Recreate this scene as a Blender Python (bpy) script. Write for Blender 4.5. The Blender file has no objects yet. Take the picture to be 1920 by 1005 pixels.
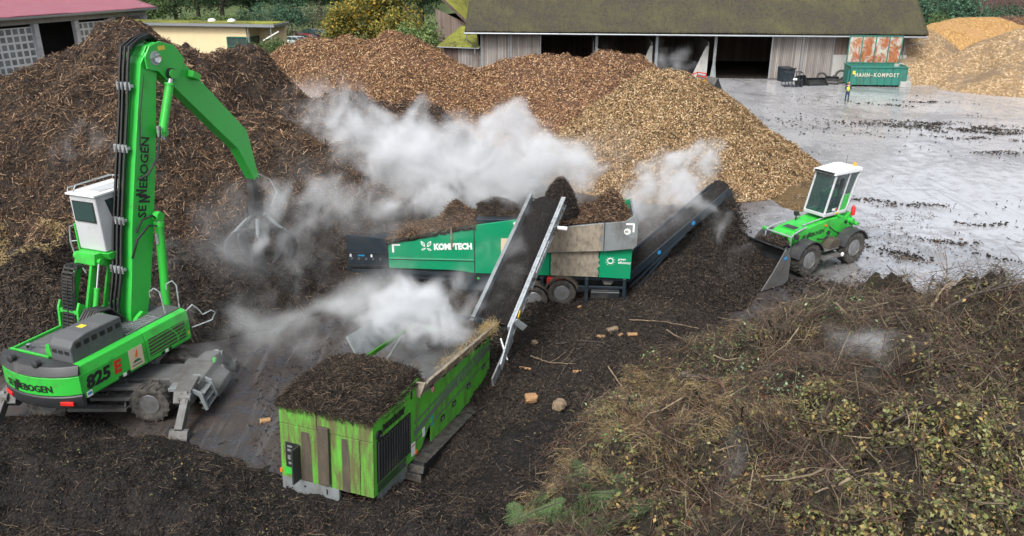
import bpy, bmesh, math, random
import numpy as np
from mathutils import Vector, Matrix
random.seed(11)
rng = np.random.default_rng(5)
SC = bpy.context.scene
COL = SC.collection
PI = math.pi
R = math.radians

# ------------------------------------------------------------------ camera
CAM_H, PITCH, FPX = 12.4, R(21.2), 1500.0
cth, sth = math.cos(PITCH), math.sin(PITCH)
cam_d = bpy.data.cameras.new('camera'); cam = bpy.data.objects.new('camera', cam_d); COL.objects.link(cam)
cam.location = (0, 0, CAM_H); cam.rotation_euler = (PI/2-PITCH, 0, 0)
cam_d.sensor_width = 36; cam_d.lens = 36*FPX/1920; cam_d.clip_start = .1; cam_d.clip_end = 3000
SC.camera = cam

def ray(px, py):
    u = (px-960)/FPX; v = (502.5-py)/FPX
    return u, cth+v*sth, -sth+v*cth
def aty(px, py, Y):
    """point of the place seen at that pixel, Y metres out"""
    d = ray(px, py); t = Y/d[1]
    return (d[0]*t, Y, CAM_H+d[2]*t)
def atz(px, py, z=0.0):
    d = ray(px, py); t = (z-CAM_H)/d[2]
    return (d[0]*t, d[1]*t, z)
def depthpx(x, y, z):
    zc = y*cth-(z-CAM_H)*sth
    return 960+FPX*x/zc, 502.5-FPX*(y*sth+(z-CAM_H)*cth)/zc

# ------------------------------------------------------------------ noise
def _hash(ix, iy, iz, seed):
    h = (ix.astype(np.int64)*374761393 + iy.astype(np.int64)*668265263 + iz.astype(np.int64)*2147483647 + seed*974711)
    h = (h ^ (h >> 13))*1274126177
    h = h & 0x7fffffff
    h = (h ^ (h >> 16))*2246822519 & 0x7fffffff
    return (h & 0xffff).astype(np.float32)/65535.0
def vnoise2(x, y, seed=0):
    x = np.asarray(x, dtype=np.float64); y = np.asarray(y, dtype=np.float64)
    ix = np.floor(x); iy = np.floor(y); fx = x-ix; fy = y-iy
    fx = fx*fx*(3-2*fx); fy = fy*fy*(3-2*fy); z = np.zeros_like(ix)
    a = _hash(ix, iy, z, seed); b = _hash(ix+1, iy, z, seed); c_ = _hash(ix, iy+1, z, seed); d = _hash(ix+1, iy+1, z, seed)
    return (a*(1-fx)+b*fx)*(1-fy)+(c_*(1-fx)+d*fx)*fy
def fbm2(x, y, sc=1.0, octv=4, seed=0, gain=.5):
    s = 0; a = 1; t = 0
    for i in range(octv):
        s = s+a*(vnoise2(x*sc+17.3*i, y*sc-9.1*i, seed+i)*2-1); t += a; a *= gain; sc *= 2.03
    return s/t
def vnoise3(x, y, z, seed=0):
    ix = np.floor(x); iy = np.floor(y); iz = np.floor(z); fx = x-ix; fy = y-iy; fz = z-iz
    fx = fx*fx*(3-2*fx); fy = fy*fy*(3-2*fy); fz = fz*fz*(3-2*fz)
    def pl(k):
        a = _hash(ix, iy, iz+k, seed); b = _hash(ix+1, iy, iz+k, seed); c_ = _hash(ix, iy+1, iz+k, seed); d = _hash(ix+1, iy+1, iz+k, seed)
        return (a*(1-fx)+b*fx)*(1-fy)+(c_*(1-fx)+d*fx)*fy
    return pl(0)*(1-fz)+pl(1)*fz
def fbm3(x, y, z, sc=1.0, octv=4, seed=0, gain=.55):
    s = 0; a = 1; t = 0
    for i in range(octv):
        s = s+a*vnoise3(x*sc+7.3*i, y*sc-3.1*i, z*sc+1.7*i, seed+i); t += a; a *= gain; sc *= 2.03
    return s/t

# ------------------------------------------------------------------ node helpers
def new_mat(name):
    m = bpy.data.materials.new(name); m.use_nodes = True
    nt = m.node_tree; nt.nodes.clear()
    return m, nt
class NT:
    def __init__(s, nt): s.nt = nt
    def n(s, typ, **kw):
        nd = s.nt.nodes.new(typ)
        for k, v in kw.items():
            if k.startswith('i_'):
                key = k[2:]; key = int(key) if key.isdigit() else key
                nd.inputs[key].default_value = v
            else: setattr(nd, k, v)
        return nd
    def l(s, a, b): s.nt.links.new(a, b)
    def ramp(s, fac, stops, interp='LINEAR'):
        nd = s.nt.nodes.new('ShaderNodeValToRGB'); cr = nd.color_ramp; cr.interpolation = interp
        while len(cr.elements) > 1: cr.elements.remove(cr.elements[-1])
        cr.elements[0].position = stops[0][0]; cr.elements[0].color = (*stops[0][1], 1)
        for p, c in stops[1:]:
            e = cr.elements.new(p); e.color = (*c, 1)
        s.l(fac, nd.inputs[0]); return nd.outputs[0]
    def mixc(s, fac, a, b):
        nd = s.n('ShaderNodeMix', data_type='RGBA')
        for k, v in ((0, fac), (6, a), (7, b)):
            if hasattr(v, 'is_output'): s.l(v, nd.inputs[k])
            else: nd.inputs[k].default_value = (*v, 1) if isinstance(v, tuple) else v
        return nd.outputs[2]
    def math(s, op, a, b=None, clamp=False):
        nd = s.n('ShaderNodeMath', operation=op, use_clamp=clamp)
        for k, v in ((0, a), (1, b)):
            if v is None: continue
            if hasattr(v, 'is_output'): s.l(v, nd.inputs[k])
            else: nd.inputs[k].default_value = v
        return nd.outputs[0]
    def mapr(s, v, a, b, c=0., d=1.):
        nd = s.n('ShaderNodeMapRange', clamp=True); s.l(v, nd.inputs[0])
        for i, q in enumerate((a, b, c, d)): nd.inputs[1+i].default_value = q
        return nd.outputs[0]
    def coord(s, scale=(1, 1, 1), kind='Object'):
        tc = s.n('ShaderNodeTexCoord'); mp = s.n('ShaderNodeMapping'); mp.inputs['Scale'].default_value = scale
        s.l(tc.outputs[kind], mp.inputs[0]); return mp.outputs[0]
    def noise(s, vec, scale=1., detail=4., rough=.55, dist=0.):
        nd = s.n('ShaderNodeTexNoise'); nd.inputs['Scale'].default_value = scale; nd.inputs['Detail'].default_value = detail
        nd.inputs['Roughness'].default_value = rough; nd.inputs['Distortion'].default_value = dist
        s.l(vec, nd.inputs['Vector']); return nd.outputs[0]
    def bump(s, h, strength=.5, dist=.05, normal=None):
        nd = s.n('ShaderNodeBump'); nd.inputs['Strength'].default_value = strength; nd.inputs['Distance'].default_value = dist
        s.l(h, nd.inputs['Height'])
        if normal is not None: s.l(normal, nd.inputs['Normal'])
        return nd.outputs[0]
    def out(s, col=None, rough=.5, metal=0., normal=None, **kw):
        b = s.n('ShaderNodeBsdfPrincipled'); o = s.n('ShaderNodeOutputMaterial'); s.l(b.outputs[0], o.inputs[0])
        for k, v in (('Base Color', col), ('Roughness', rough), ('Metallic', metal), ('Normal', normal), *[(a.replace('_', ' '), c) for a, c in kw.items()]):
            if v is None: continue
            if hasattr(v, 'is_output'): s.l(v, b.inputs[k])
            else: b.inputs[k].default_value = (*v, 1) if isinstance(v, tuple) else v
        return b
MAT = {}
def paint(name, col, rough=.4, metal=0., dirt=.35, dcol=(.06, .05, .04), streak=1., scale=1.6, bump=.05, spec=None):
    """painted or bare sheet with soil splashes, run-down streaks and fine unevenness"""
    m, nt = new_mat(name); s = NT(nt)
    v = s.coord((1, 1, 1/streak if streak else 1))
    big = s.noise(v, scale, 5, .65, .3); fine = s.noise(s.coord(), 40, 3, .6)
    f = s.mapr(s.math('ADD', big, s.math('MULTIPLY', fine, .22)), .78-.5*dirt, 1.0-.4*dirt)
    f = s.math('MULTIPLY', f, min(1, .35+dirt))
    tone = s.noise(s.coord(), .7, 2)
    base = s.mixc(s.mapr(tone, .3, .7, 0, .35), tuple(col), tuple(min(1, c*.72+.02) for c in col))
    c = s.mixc(f, base, dcol)
    r = s.mapr(f, 0, 1, rough, .85)
    s.out(c, r, metal, s.bump(s.math('ADD', f, s.math('MULTIPLY', fine, .3)), .3, bump*.1))
    MAT[name] = m; return m

# ------------------------------------------------------------------ mesh building
class MB:
    def __init__(s): s.V = []; s.F = []
    def add(s, V, F, M=None):
        o = len(s.V)
        for v in V: s.V.append(tuple(M @ Vector(v)) if M is not None else tuple(v))
        for f in F: s.F.append(tuple(i+o for i in f))
        return s
    def box(s, x0, x1, y0, y1, z0, z1, M=None):
        V = [(x, y, z) for z in (z0, z1) for y in (y0, y1) for x in (x0, x1)]
        return s.add(V, [(0, 2, 3, 1), (4, 5, 7, 6), (0, 1, 5, 4), (2, 6, 7, 3), (0, 4, 6, 2), (1, 3, 7, 5)], M)
    def prism(s, poly, axis, a, b, M=None):
        """polygon extruded along an axis; poly in the two other axes in order"""
        n = len(poly)
        def mk(p, t):
            return (t, p[0], p[1]) if axis == 'x' else ((p[0], t, p[1]) if axis == 'y' else (p[0], p[1], t))
        V = [mk(p, a) for p in poly]+[mk(p, b) for p in poly]
        F = [tuple(range(n-1, -1, -1)), tuple(range(n, 2*n))]+[(i, (i+1) % n, n+(i+1) % n, n+i) for i in range(n)]
        return s.add(V, F, M)
    def tube(s, pts, r, n=8, caps=True):
        pts = [Vector(p) for p in pts]; rs = r if isinstance(r, (list, tuple)) else [r]*len(pts)
        o = len(s.V); prev = None
        for i, p in enumerate(pts):
            t = (pts[min(i+1, len(pts)-1)]-pts[max(i-1, 0)])
            if t.length < 1e-6: t = Vector((0, 0, 1))
            t.normalize()
            if prev is None:
                a = Vector((0, 0, 1)) if abs(t.z) < .9 else Vector((1, 0, 0)); u = t.cross(a).normalized()
            else:
                u = prev-t*prev.dot(t)
                u = u.normalized() if u.length > 1e-5 else t.orthogonal().normalized()
            prev = u; w = t.cross(u)
            for k in range(n):
                q = p+(u*math.cos(2*PI*k/n)+w*math.sin(2*PI*k/n))*rs[i]; s.V.append(tuple(q))
        for i in range(len(pts)-1):
            for k in range(n):
                s.F.append((o+i*n+k, o+i*n+(k+1) % n, o+(i+1)*n+(k+1) % n, o+(i+1)*n+k))
        if caps:
            s.F.append(tuple(o+k for k in range(n-1, -1, -1))); s.F.append(tuple(o+(len(pts)-1)*n+k for k in range(n)))
        return s
    def bar(s, a, b, w, h, up=(0, 0, 1)):
        """rectangular bar from a to b, w across and h along up"""
        a = Vector(a); b = Vector(b); t = (b-a).normalized(); up = Vector(up); x = t.cross(up)
        x = x.normalized() if x.length > 1e-4 else t.orthogonal().normalized(); z = x.cross(t)
        V = [p+x*sx*w/2+z*sz*h/2 for p in (a, b) for sx, sz in ((-1, -1), (1, -1), (1, 1), (-1, 1))]
        return s.add(V, [(3, 2, 1, 0), (4, 5, 6, 7), (0, 1, 5, 4), (1, 2, 6, 5), (2, 3, 7, 6), (3, 0, 4, 7)])
    def lathe(s, prof, c=(0, 0, 0), axis='x', n=28):
        """prof: (offset along the axis, radius)"""
        o = len(s.V)
        for (h, r) in prof:
            for k in range(n):
                a = 2*PI*k/n; p, q = r*math.cos(a), r*math.sin(a)
                v = (h, p, q) if axis == 'x' else ((q, h, p) if axis == 'y' else (p, q, h))
                s.V.append((c[0]+v[0], c[1]+v[1], c[2]+v[2]))
        for i in range(len(prof)-1):
            for k in range(n): s.F.append((o+i*n+k, o+i*n+(k+1) % n, o+(i+1)*n+(k+1) % n, o+(i+1)*n+k))
        if prof[0][1] > 1e-4: s.F.append(tuple(o+k for k in range(n-1, -1, -1)))
        if prof[-1][1] > 1e-4: s.F.append(tuple(o+(len(prof)-1)*n+k for k in range(n)))
        return s
    def build(s, name, mat, parent=None, bevel=0., smooth=False, seg=2, label=None):
        me = bpy.data.meshes.new(name); me.from_pydata(s.V, [], s.F)
        bm = bmesh.new(); bm.from_mesh(me); bmesh.ops.recalc_face_normals(bm, faces=bm.faces); bm.to_mesh(me); bm.free()
        o = bpy.data.objects.new(name, me); COL.objects.link(o)
        me.materials.append(mat)
        if parent is not None: o.parent = parent
        if smooth:
            me.polygons.foreach_set('use_smooth', [True]*len(me.polygons))
            me.set_sharp_from_angle(angle=R(40)) if hasattr(me, 'set_sharp_from_angle') else None
        if bevel:
            b = o.modifiers.new('edge', 'BEVEL'); b.width = bevel; b.segments = seg; b.limit_method = 'ANGLE'; b.angle_limit = R(35)
        if label: o['label'] = label
        return o
def tag(o, label=None, cat=None, group=None, kind=None):
    for k, v in (('label', label), ('category', cat), ('group', group), ('kind', kind)):
        if v: o[k] = v
    return o
def thing(name, label, cat, loc=(0, 0, 0), rot=(0, 0, 0), group=None):
    o = bpy.data.objects.new(name, None); COL.objects.link(o); o.empty_display_size = .3
    o.location = loc; o.rotation_euler = rot; return tag(o, label, cat, group)
def copy_tree(o, parent=None):
    c = o.copy(); COL.objects.link(c)
    if parent is not None: c.parent = parent
    for ch in [x for x in bpy.data.objects if x.parent == o]: copy_tree(ch, c)
    return c
def np_mesh(name, V, Q, mat, parent=None, smooth=False, attr=None, tri=False):
    """big mesh straight from arrays: Q (n,4) or (n,3) indices"""
    V = np.asarray(V, dtype=np.float32); Q = np.asarray(Q, dtype=np.int32); k = Q.shape[1]
    me = bpy.data.meshes.new(name)
    me.vertices.add(len(V)); me.vertices.foreach_set('co', V.ravel())
    me.loops.add(Q.size); me.loops.foreach_set('vertex_index', Q.ravel())
    me.polygons.add(len(Q)); me.polygons.foreach_set('loop_start', np.arange(len(Q), dtype=np.int32)*k)
    me.polygons.foreach_set('loop_total', np.full(len(Q), k, dtype=np.int32))
    if smooth: me.polygons.foreach_set('use_smooth', np.ones(len(Q), dtype=bool))
    me.update(calc_edges=True)
    if attr is not None:
        a = me.attributes.new('tone', 'FLOAT', 'POINT'); a.data.foreach_set('value', np.asarray(attr, dtype=np.float32))
    me.materials.append(mat)
    o = bpy.data.objects.new(name, me); COL.objects.link(o)
    if parent is not None: o.parent = parent
    return o
FONTM = {}
def lettering(txt, size, M, mat, parent, name='lettering', bold=.02, sx=1., shear=0., gap=1., align='LEFT', label=None):
    c = bpy.data.curves.new('t', 'FONT'); c.body = txt; c.size = size; c.extrude = .002; c.offset = bold*size; c.shear = shear
    c.space_character = gap; c.align_x = align; c.resolution_u = 2
    t = bpy.data.objects.new('t', c); COL.objects.link(t)
    me = bpy.data.meshes.new_from_object(t.evaluated_get(bpy.context.evaluated_depsgraph_get()))
    COL.objects.unlink(t); bpy.data.objects.remove(t)
    me.transform(M @ Matrix.Diagonal((sx, 1, 1, 1))); me.materials.clear(); me.materials.append(mat)
    return me
def put_mesh(name, mes, mat, parent, label=None):
    bm = bmesh.new()
    for m in mes: bm.from_mesh(m)
    me = bpy.data.meshes.new(name); bm.to_mesh(me); bm.free(); me.materials.append(mat)
    o = bpy.data.objects.new(name, me); COL.objects.link(o); o.parent = parent
    if label: o['label'] = label
    return o
def frame(o, x, y):
    """matrix whose local x, y are the given directions at origin o"""
    x = Vector(x).normalized(); y = Vector(y); y = (y-x*y.dot(x)).normalized(); z = x.cross(y)
    M = Matrix((x, y, z)).transposed().to_4x4(); M.translation = Vector(o); return M
def text_obj(name, txt, size, M, mat, parent, **kw):
    return put_mesh(name, [lettering(txt, size, M, mat, parent, **kw)], mat, parent)
def maker_logo(size, M, mat, parent, name='lettering'):
    """SE, two tall zig-zag Ns, EBOGEN"""
    h = size*.7; w = h*.68; th = h*.2
    mes = [lettering('SE', size, M, mat, parent, bold=.025, sx=.95)]
    x = size*1.10
    b = MB()
    def ng(x0, x1, y0, y1):
        for (a, c_) in (((x0, y0), (x0+th*1.15, y1)), ((x1-th*1.15, y0), (x1, y1))):
            b.box(a[0], c_[0], a[1], c_[1], -.002, .002)
        b.prism([(x0+th, y1), (x0, y1), (x1-th, y0), (x1, y0)], 'z', -.0015, .0015)
    ng(x, x+w*1.05, -h*.45, h); ng(x+w*.98, x+w*2.0, 0, h*1.4)
    me = bpy.data.meshes.new('n'); me.from_pydata(b.V, [], b.F); me.transform(M); mes.append(me)
    M2 = M @ Matrix.Translation((x+w*2.1, 0, 0))
    mes.append(lettering('EBOGEN', size, M2, mat, parent, bold=.025, sx=.95))
    return put_mesh(name, mes, mat, parent)
# ------------------------------------------------------------------ materials
paint('lime', (.035, .47, .05), .38, dirt=.32)
paint('lime_clean', (.035, .46, .06), .3, dirt=.2)
paint('trommel_green', (.09, .46, .03), .5, dirt=.80, dcol=(.095, .10, .035), streak=6, scale=5.)
paint('trommel_side', (.09, .46, .035), .42, dirt=.46, dcol=(.08, .08, .035), streak=4, scale=3.)
paint('emerald', (.0, .25, .11), .4, dirt=.16, dcol=(.08, .08, .06))
paint('grey_plastic', (.085, .09, .095), .55, dirt=.25, dcol=(.2, .19, .17))
paint('dark_grey', (.03, .032, .035), .5, dirt=.3, dcol=(.09, .085, .075))
paint('black_steel', (.012, .014, .016), .45, dirt=.35, dcol=(.06, .05, .04))
paint('navy_steel', (.012, .022, .032), .4, dirt=.3, dcol=(.07, .06, .05))
paint('trim_green', (.06, .36, .20), .5, dirt=.2)
paint('steel_grey', (.26, .29, .30), .45, .3, dirt=.45, dcol=(.09, .085, .075), streak=2)
paint('galvanised', (.42, .46, .48), .45, .35, dirt=.4, dcol=(.05, .04, .035), scale=5.)
paint('dusty_steel', (.13, .135, .135), .6, .2, dirt=.5, dcol=(.075, .062, .052))
paint('grab_steel', (.07, .072, .074), .5, .3, dirt=.5, dcol=(.05, .04, .035))
paint('cab_white', (.50, .52, .54), .35, dirt=.35, dcol=(.28, .27, .25))
paint('white_paint', (.75, .77, .78), .4, dirt=.12, dcol=(.4, .4, .36))
paint('chrome', (.7, .72, .75), .15, 1., dirt=.1)
paint('rubber', (.018, .018, .019), .75, dirt=.6, dcol=(.10, .09, .075), scale=5.)
paint('rim_grey', (.16, .165, .17), .5, .3, dirt=.5, dcol=(.07, .065, .055))
paint('rim_silver', (.30, .31, .32), .4, .5, dirt=.5, dcol=(.12, .11, .1))
paint('red_paint', (.5, .02, .02), .4, dirt=.2)
paint('orange_lamp', (.8, .16, .01), .3, dirt=.05)
paint('yellow_paint', (.75, .45, .03), .4, dirt=.2)
paint('amber_sign', (.7, .55, .05), .4, dirt=.1)
paint('black_decal', (.012, .014, .013), .5, dirt=.1)
paint('white_decal', (.8, .82, .8), .45, dirt=.15, dcol=(.4, .4, .36))
paint('red_decal', (.6, .02, .015), .45, dirt=.1)
paint('tan_board', (.62, .52, .36), .6, dirt=.15)
paint('blue_decal', (.02, .25, .55), .5, dirt=.1)
paint('grey_decal', (.13, .15, .15), .5, dirt=.5, dcol=(.08, .2, .04), scale=6.)
paint('teal_paint', (.018, .17, .13), .5, dirt=.35, dcol=(.06, .07, .05), streak=3)
paint('stencil', (.55, .53, .42), .7, dirt=.3)
paint('mud', (.055, .045, .034), .9, dirt=.5, dcol=(.095, .078, .052), streak=3, scale=8.)
paint('soil_caked', (.30, .26, .20), .9, dirt=.45, dcol=(.07, .06, .05), streak=2, scale=6.)
paint('concrete', (.42, .42, .40), .8, dirt=.35, dcol=(.18, .18, .16), streak=3)
paint('skin', (.45, .24, .17), .6, dirt=0)
paint('cloth_navy', (.02, .035, .08), .85, dirt=.1)
paint('cloth_blue', (.05, .16, .33), .85, dirt=.1)
paint('cloth_red', (.35, .08, .06), .85, dirt=.1)
paint('hivis', (.65, .95, .04), .6, dirt=.05)
paint('hair_brown', (.05, .03, .02), .8, dirt=0)
m, nt = new_mat('window_glass'); s = NT(nt)
s.out((.03, .07, .065), .05, 0., None, Alpha=.72, Coat_Weight=.6, Coat_Roughness=.03); MAT['window_glass'] = m
m, nt = new_mat('cab_glass'); s = NT(nt)
s.out((.02, .06, .055), .04, 0., None, Alpha=.45, Coat_Weight=.5, Coat_Roughness=.03); MAT['cab_glass'] = m
m, nt = new_mat('beacon'); s = NT(nt)
s.out((.9, .2, .01), .2, 0., None, Emission_Color=(1, .25, .02), Emission_Strength=.6); MAT['beacon'] = m

def chips(name, cols, size=14., stretch=2.2, patch=None, rough=.85, bump=.6, bdist=.05, patch_scale=.35, dark=(.02, .017, .014), darkf=.35):
    """loose shredded material: cells of random colour, two grains, patches of other material"""
    m, nt = new_mat(name); s = NT(nt)
    c0 = s.coord()
    wob = s.n('ShaderNodeTexNoise'); s.l(c0, wob.inputs['Vector']); wob.inputs['Scale'].default_value = size*.12
    mx = s.n('ShaderNodeMix', data_type='VECTOR'); mx.inputs[0].default_value = .08
    s.l(c0, mx.inputs[4]); s.l(wob.outputs['Color'], mx.inputs[5])
    def cell(sc, rot):
        mp = s.n('ShaderNodeMapping'); mp.inputs['Scale'].default_value = sc; mp.inputs['Rotation'].default_value = rot
        s.l(mx.outputs[1], mp.inputs[0])
        v = s.n('ShaderNodeTexVoronoi'); v.inputs['Scale'].default_value = size; v.inputs['Randomness'].default_value = 1
        s.l(mp.outputs[0], v.inputs['Vector']); sp = s.n('ShaderNodeSeparateColor'); s.l(v.outputs['Color'], sp.inputs[0])
        return sp.outputs[0], sp.outputs[1], v.outputs['Distance']
    a, a2, ad = cell((1, 1/stretch, 1), (0.3, .2, .5)); b, b2, bd = cell((1/stretch, 1, 1.3), (.1, .9, -.7))
    pick = s.math('GREATER_THAN', a2, .5)
    f = s.n('ShaderNodeMix', data_type='FLOAT'); s.l(pick, f.inputs[0]); s.l(a, f.inputs[2]); s.l(b, f.inputs[3])
    n = len(cols); col = s.ramp(f.outputs[0], [(i/n, c) for i, c in enumerate(cols)], 'CONSTANT')
    gap = s.mapr(s.math('ADD', ad, s.math('MULTIPLY', s.noise(c0, size*.6, 2), .35)), .35, .75)
    col = s.mixc(s.math('MULTIPLY', gap, darkf+.3), col, dark)
    blot = s.mapr(s.noise(c0, patch_scale*4, 5, .6), .42, .68)
    col = s.mixc(s.math('MULTIPLY', blot, darkf), col, dark)
    if patch:
        pf = s.mapr(s.noise(c0, patch_scale, 4, .6), .5, .62)
        col = s.mixc(s.math('MULTIPLY', pf, .75), col, patch)
    h = s.math('ADD', f.outputs[0], s.math('MULTIPLY', ad, -.8))
    s.out(col, rough, 0., s.bump(h, bump, bdist), Specular_IOR_Level=.25)
    MAT[name] = m; return m
def island(name, cols, rough=.8, trans=0.):
    """loose pieces, each piece its own colour"""
    m, nt = new_mat(name); s = NT(nt)
    g = s.n('ShaderNodeNewGeometry'); n = len(cols)
    col = s.ramp(g.outputs['Random Per Island'], [(i/n, c) for i, c in enumerate(cols)], 'CONSTANT')
    nz = s.noise(s.coord(), 25, 2)
    col = s.mixc(s.mapr(nz, .3, .7, 0, .3), col, (.03, .025, .02))
    b = s.out(col, rough, 0., None, Specular_IOR_Level=.3)
    MAT[name] = m; return m
chips('mulch_dark', [(0.0379, 0.0262, 0.0201), (0.0209, 0.0160, 0.0135), (0.0685, 0.0452, 0.0318), (0.0140, 0.0116, 0.0104), (0.1028, 0.0691, 0.0477), (0.0312, 0.0233, 0.0190), (0.0549, 0.0365, 0.0274)], 10, 3.5, (.03, .024, .022), patch_scale=.22)
chips('chips_brown', [(0.2120, 0.1016, 0.0397), (0.1149, 0.0530, 0.0230), (0.2916, 0.1546, 0.0662), (0.0707, 0.0353, 0.0177), (0.3534, 0.2209, 0.1149), (0.1590, 0.0795, 0.0353), (0.2385, 0.1149, 0.0442)], 11, 2.0, (.11, .06, .04), darkf=.45, patch_scale=.5)
chips('chips_red', [(.22, .10, .05), (.12, .055, .03), (.30, .155, .08), (.075, .04, .025), (.38, .23, .14), (.16, .075, .04)], 11, 2.0, (.08, .05, .038), darkf=.35)
chips('chips_tan', [(0.2112, 0.1276, 0.0528), (0.1232, 0.0748, 0.0308), (0.3168, 0.2112, 0.1012), (0.0748, 0.0440, 0.0194), (0.4048, 0.2992, 0.1672), (0.1672, 0.0968, 0.0370)], 13, 2.2, (.12, .08, .035), darkf=.4, patch_scale=.5)
chips('chips_straw', [(.36, .24, .125), (.44, .31, .17), (.28, .18, .085), (.52, .40, .25), (.21, .14, .07)], 7, 2.0, (.17, .125, .085), bump=.6, darkf=.2, dark=(.14, .10, .06))
chips('chips_orange', [(.38, .21, .07), (.45, .27, .10), (.31, .17, .055), (.50, .33, .14)], 7, 2.0, (.34, .2, .09), bump=.4, darkf=.12, dark=(.16, .10, .05))
chips('compost', [(0.0126, 0.0107, 0.0097), (0.0208, 0.0174, 0.0150), (0.0086, 0.0076, 0.0071), (0.0344, 0.0280, 0.0231), (0.0154, 0.0129, 0.0115)], 16, 1.5, (.012, .011, .011), bump=.9, dark=(.008, .007, .007))
chips('compost_brown', [(0.0280, 0.0213, 0.0168), (0.0453, 0.0341, 0.0256), (0.0178, 0.0144, 0.0121), (0.0697, 0.0528, 0.0387), (0.0246, 0.0189, 0.0150)], 16, 2.2, (.02, .016, .014), bump=.9)
chips('waste_under', [(0.0374, 0.0314, 0.0164), (0.0636, 0.0523, 0.0262), (0.0224, 0.0194, 0.0120), (0.0972, 0.0747, 0.0412), (0.0374, 0.0412, 0.0149), (0.0149, 0.0128, 0.0090)], 11, 5., (.02, .017, .012), bump=1.)
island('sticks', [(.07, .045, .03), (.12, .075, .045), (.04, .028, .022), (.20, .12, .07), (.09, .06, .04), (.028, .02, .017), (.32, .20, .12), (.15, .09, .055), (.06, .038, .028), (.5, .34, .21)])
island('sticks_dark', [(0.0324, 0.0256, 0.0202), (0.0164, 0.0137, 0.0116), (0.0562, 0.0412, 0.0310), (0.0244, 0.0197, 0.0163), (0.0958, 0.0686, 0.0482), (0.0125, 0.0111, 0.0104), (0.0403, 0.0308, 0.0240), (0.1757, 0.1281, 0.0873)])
island('chip_bits_brown', [(.34, .18, .08), (.20, .1, .045), (.46, .28, .14), (.14, .07, .035), (.56, .40, .24), (.26, .13, .06), (.1, .05, .03)])
island('chip_bits_tan', [(.40, .26, .12), (.26, .15, .065), (.55, .40, .22), (.18, .10, .045), (.66, .52, .33), (.33, .2, .09), (.12, .07, .035)])
island('crumbs', [(0.0225, 0.0186, 0.0158), (0.0370, 0.0291, 0.0235), (0.0136, 0.0114, 0.0102), (0.0656, 0.0488, 0.0376), (0.0151, 0.0129, 0.0112), (0.0262, 0.0223, 0.0178), (0.1168, 0.0888, 0.0664)])
island('twigs', [(0.0856, 0.0655, 0.0484), (0.1365, 0.1013, 0.0710), (0.0517, 0.0406, 0.0335), (0.2051, 0.1598, 0.1043), (0.1119, 0.0614, 0.0453), (0.0346, 0.0286, 0.0246), (0.2969, 0.2363, 0.1555), (0.0690, 0.0549, 0.0447), (0.1455, 0.0799, 0.0596), (0.0289, 0.0239, 0.0209), (0.1043, 0.0890, 0.0739)])
island('straw', [(0.5382, 0.3947, 0.1794), (0.3947, 0.2870, 0.1345), (0.6817, 0.5203, 0.2690), (0.2870, 0.2064, 0.0988), (0.4664, 0.3588, 0.1974), (0.3588, 0.3050, 0.1256)])
island('leaves_olive', [(0.1598, 0.1783, 0.0540), (0.1070, 0.1319, 0.0424), (0.2383, 0.2260, 0.0766), (0.0670, 0.0794, 0.0321), (0.2898, 0.2276, 0.0845), (0.2135, 0.2383, 0.0891), (0.3675, 0.2555, 0.0938), (0.1316, 0.0881, 0.0508), (0.2672, 0.2797, 0.1428), (0.0925, 0.0676, 0.0427)])
island('leaves_green', [(0.0875, 0.2450, 0.0612), (0.1400, 0.3325, 0.0875), (0.0612, 0.1575, 0.0438), (0.2275, 0.3850, 0.1575), (0.1050, 0.2100, 0.0700), (0.3500, 0.4550, 0.2450)])
island('leaves_grey', [(0.1920, 0.2880, 0.1560), (0.1200, 0.2160, 0.1080), (0.2880, 0.3840, 0.2400), (0.0960, 0.1560, 0.0720)])
island('leaves_rust', [(0.5175, 0.1610, 0.0345), (0.4025, 0.1150, 0.0345), (0.5750, 0.2760, 0.0690), (0.2875, 0.1150, 0.0460), (0.4600, 0.3220, 0.1380)])
island('red_twigs', [(0.2000, 0.0688, 0.0438), (0.1250, 0.0500, 0.0375), (0.2750, 0.1250, 0.0750), (0.0750, 0.0375, 0.0275), (0.1625, 0.0875, 0.0562)])
island('needles', [(.065, .13, .045), (.10, .19, .06), (.045, .085, .035), (.16, .25, .09), (.11, .13, .06)])
# ------------------------------------------------------------------ ground
m, nt = new_mat('wet_yard'); s = NT(nt)
c = s.coord(); n1 = s.noise(c, .09, 5, .62, .6); n2 = s.noise(c, 1.3, 6, .68); n3 = s.noise(s.coord((.8, 1.3, 1)), 1.1, 6, .66, .9); n4 = s.noise(c, 14, 4, .7)
tracks = s.noise(s.coord((2.4, .22, 1)), .8, 5, .65, 1.6)
dirtm = s.mapr(s.math('ADD', n1, s.math('MULTIPLY', s.math('ADD', n2, n3), .35)), .80, .99)
sep = s.n('ShaderNodeSeparateXYZ'); s.l(c, sep.inputs[0])
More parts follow.
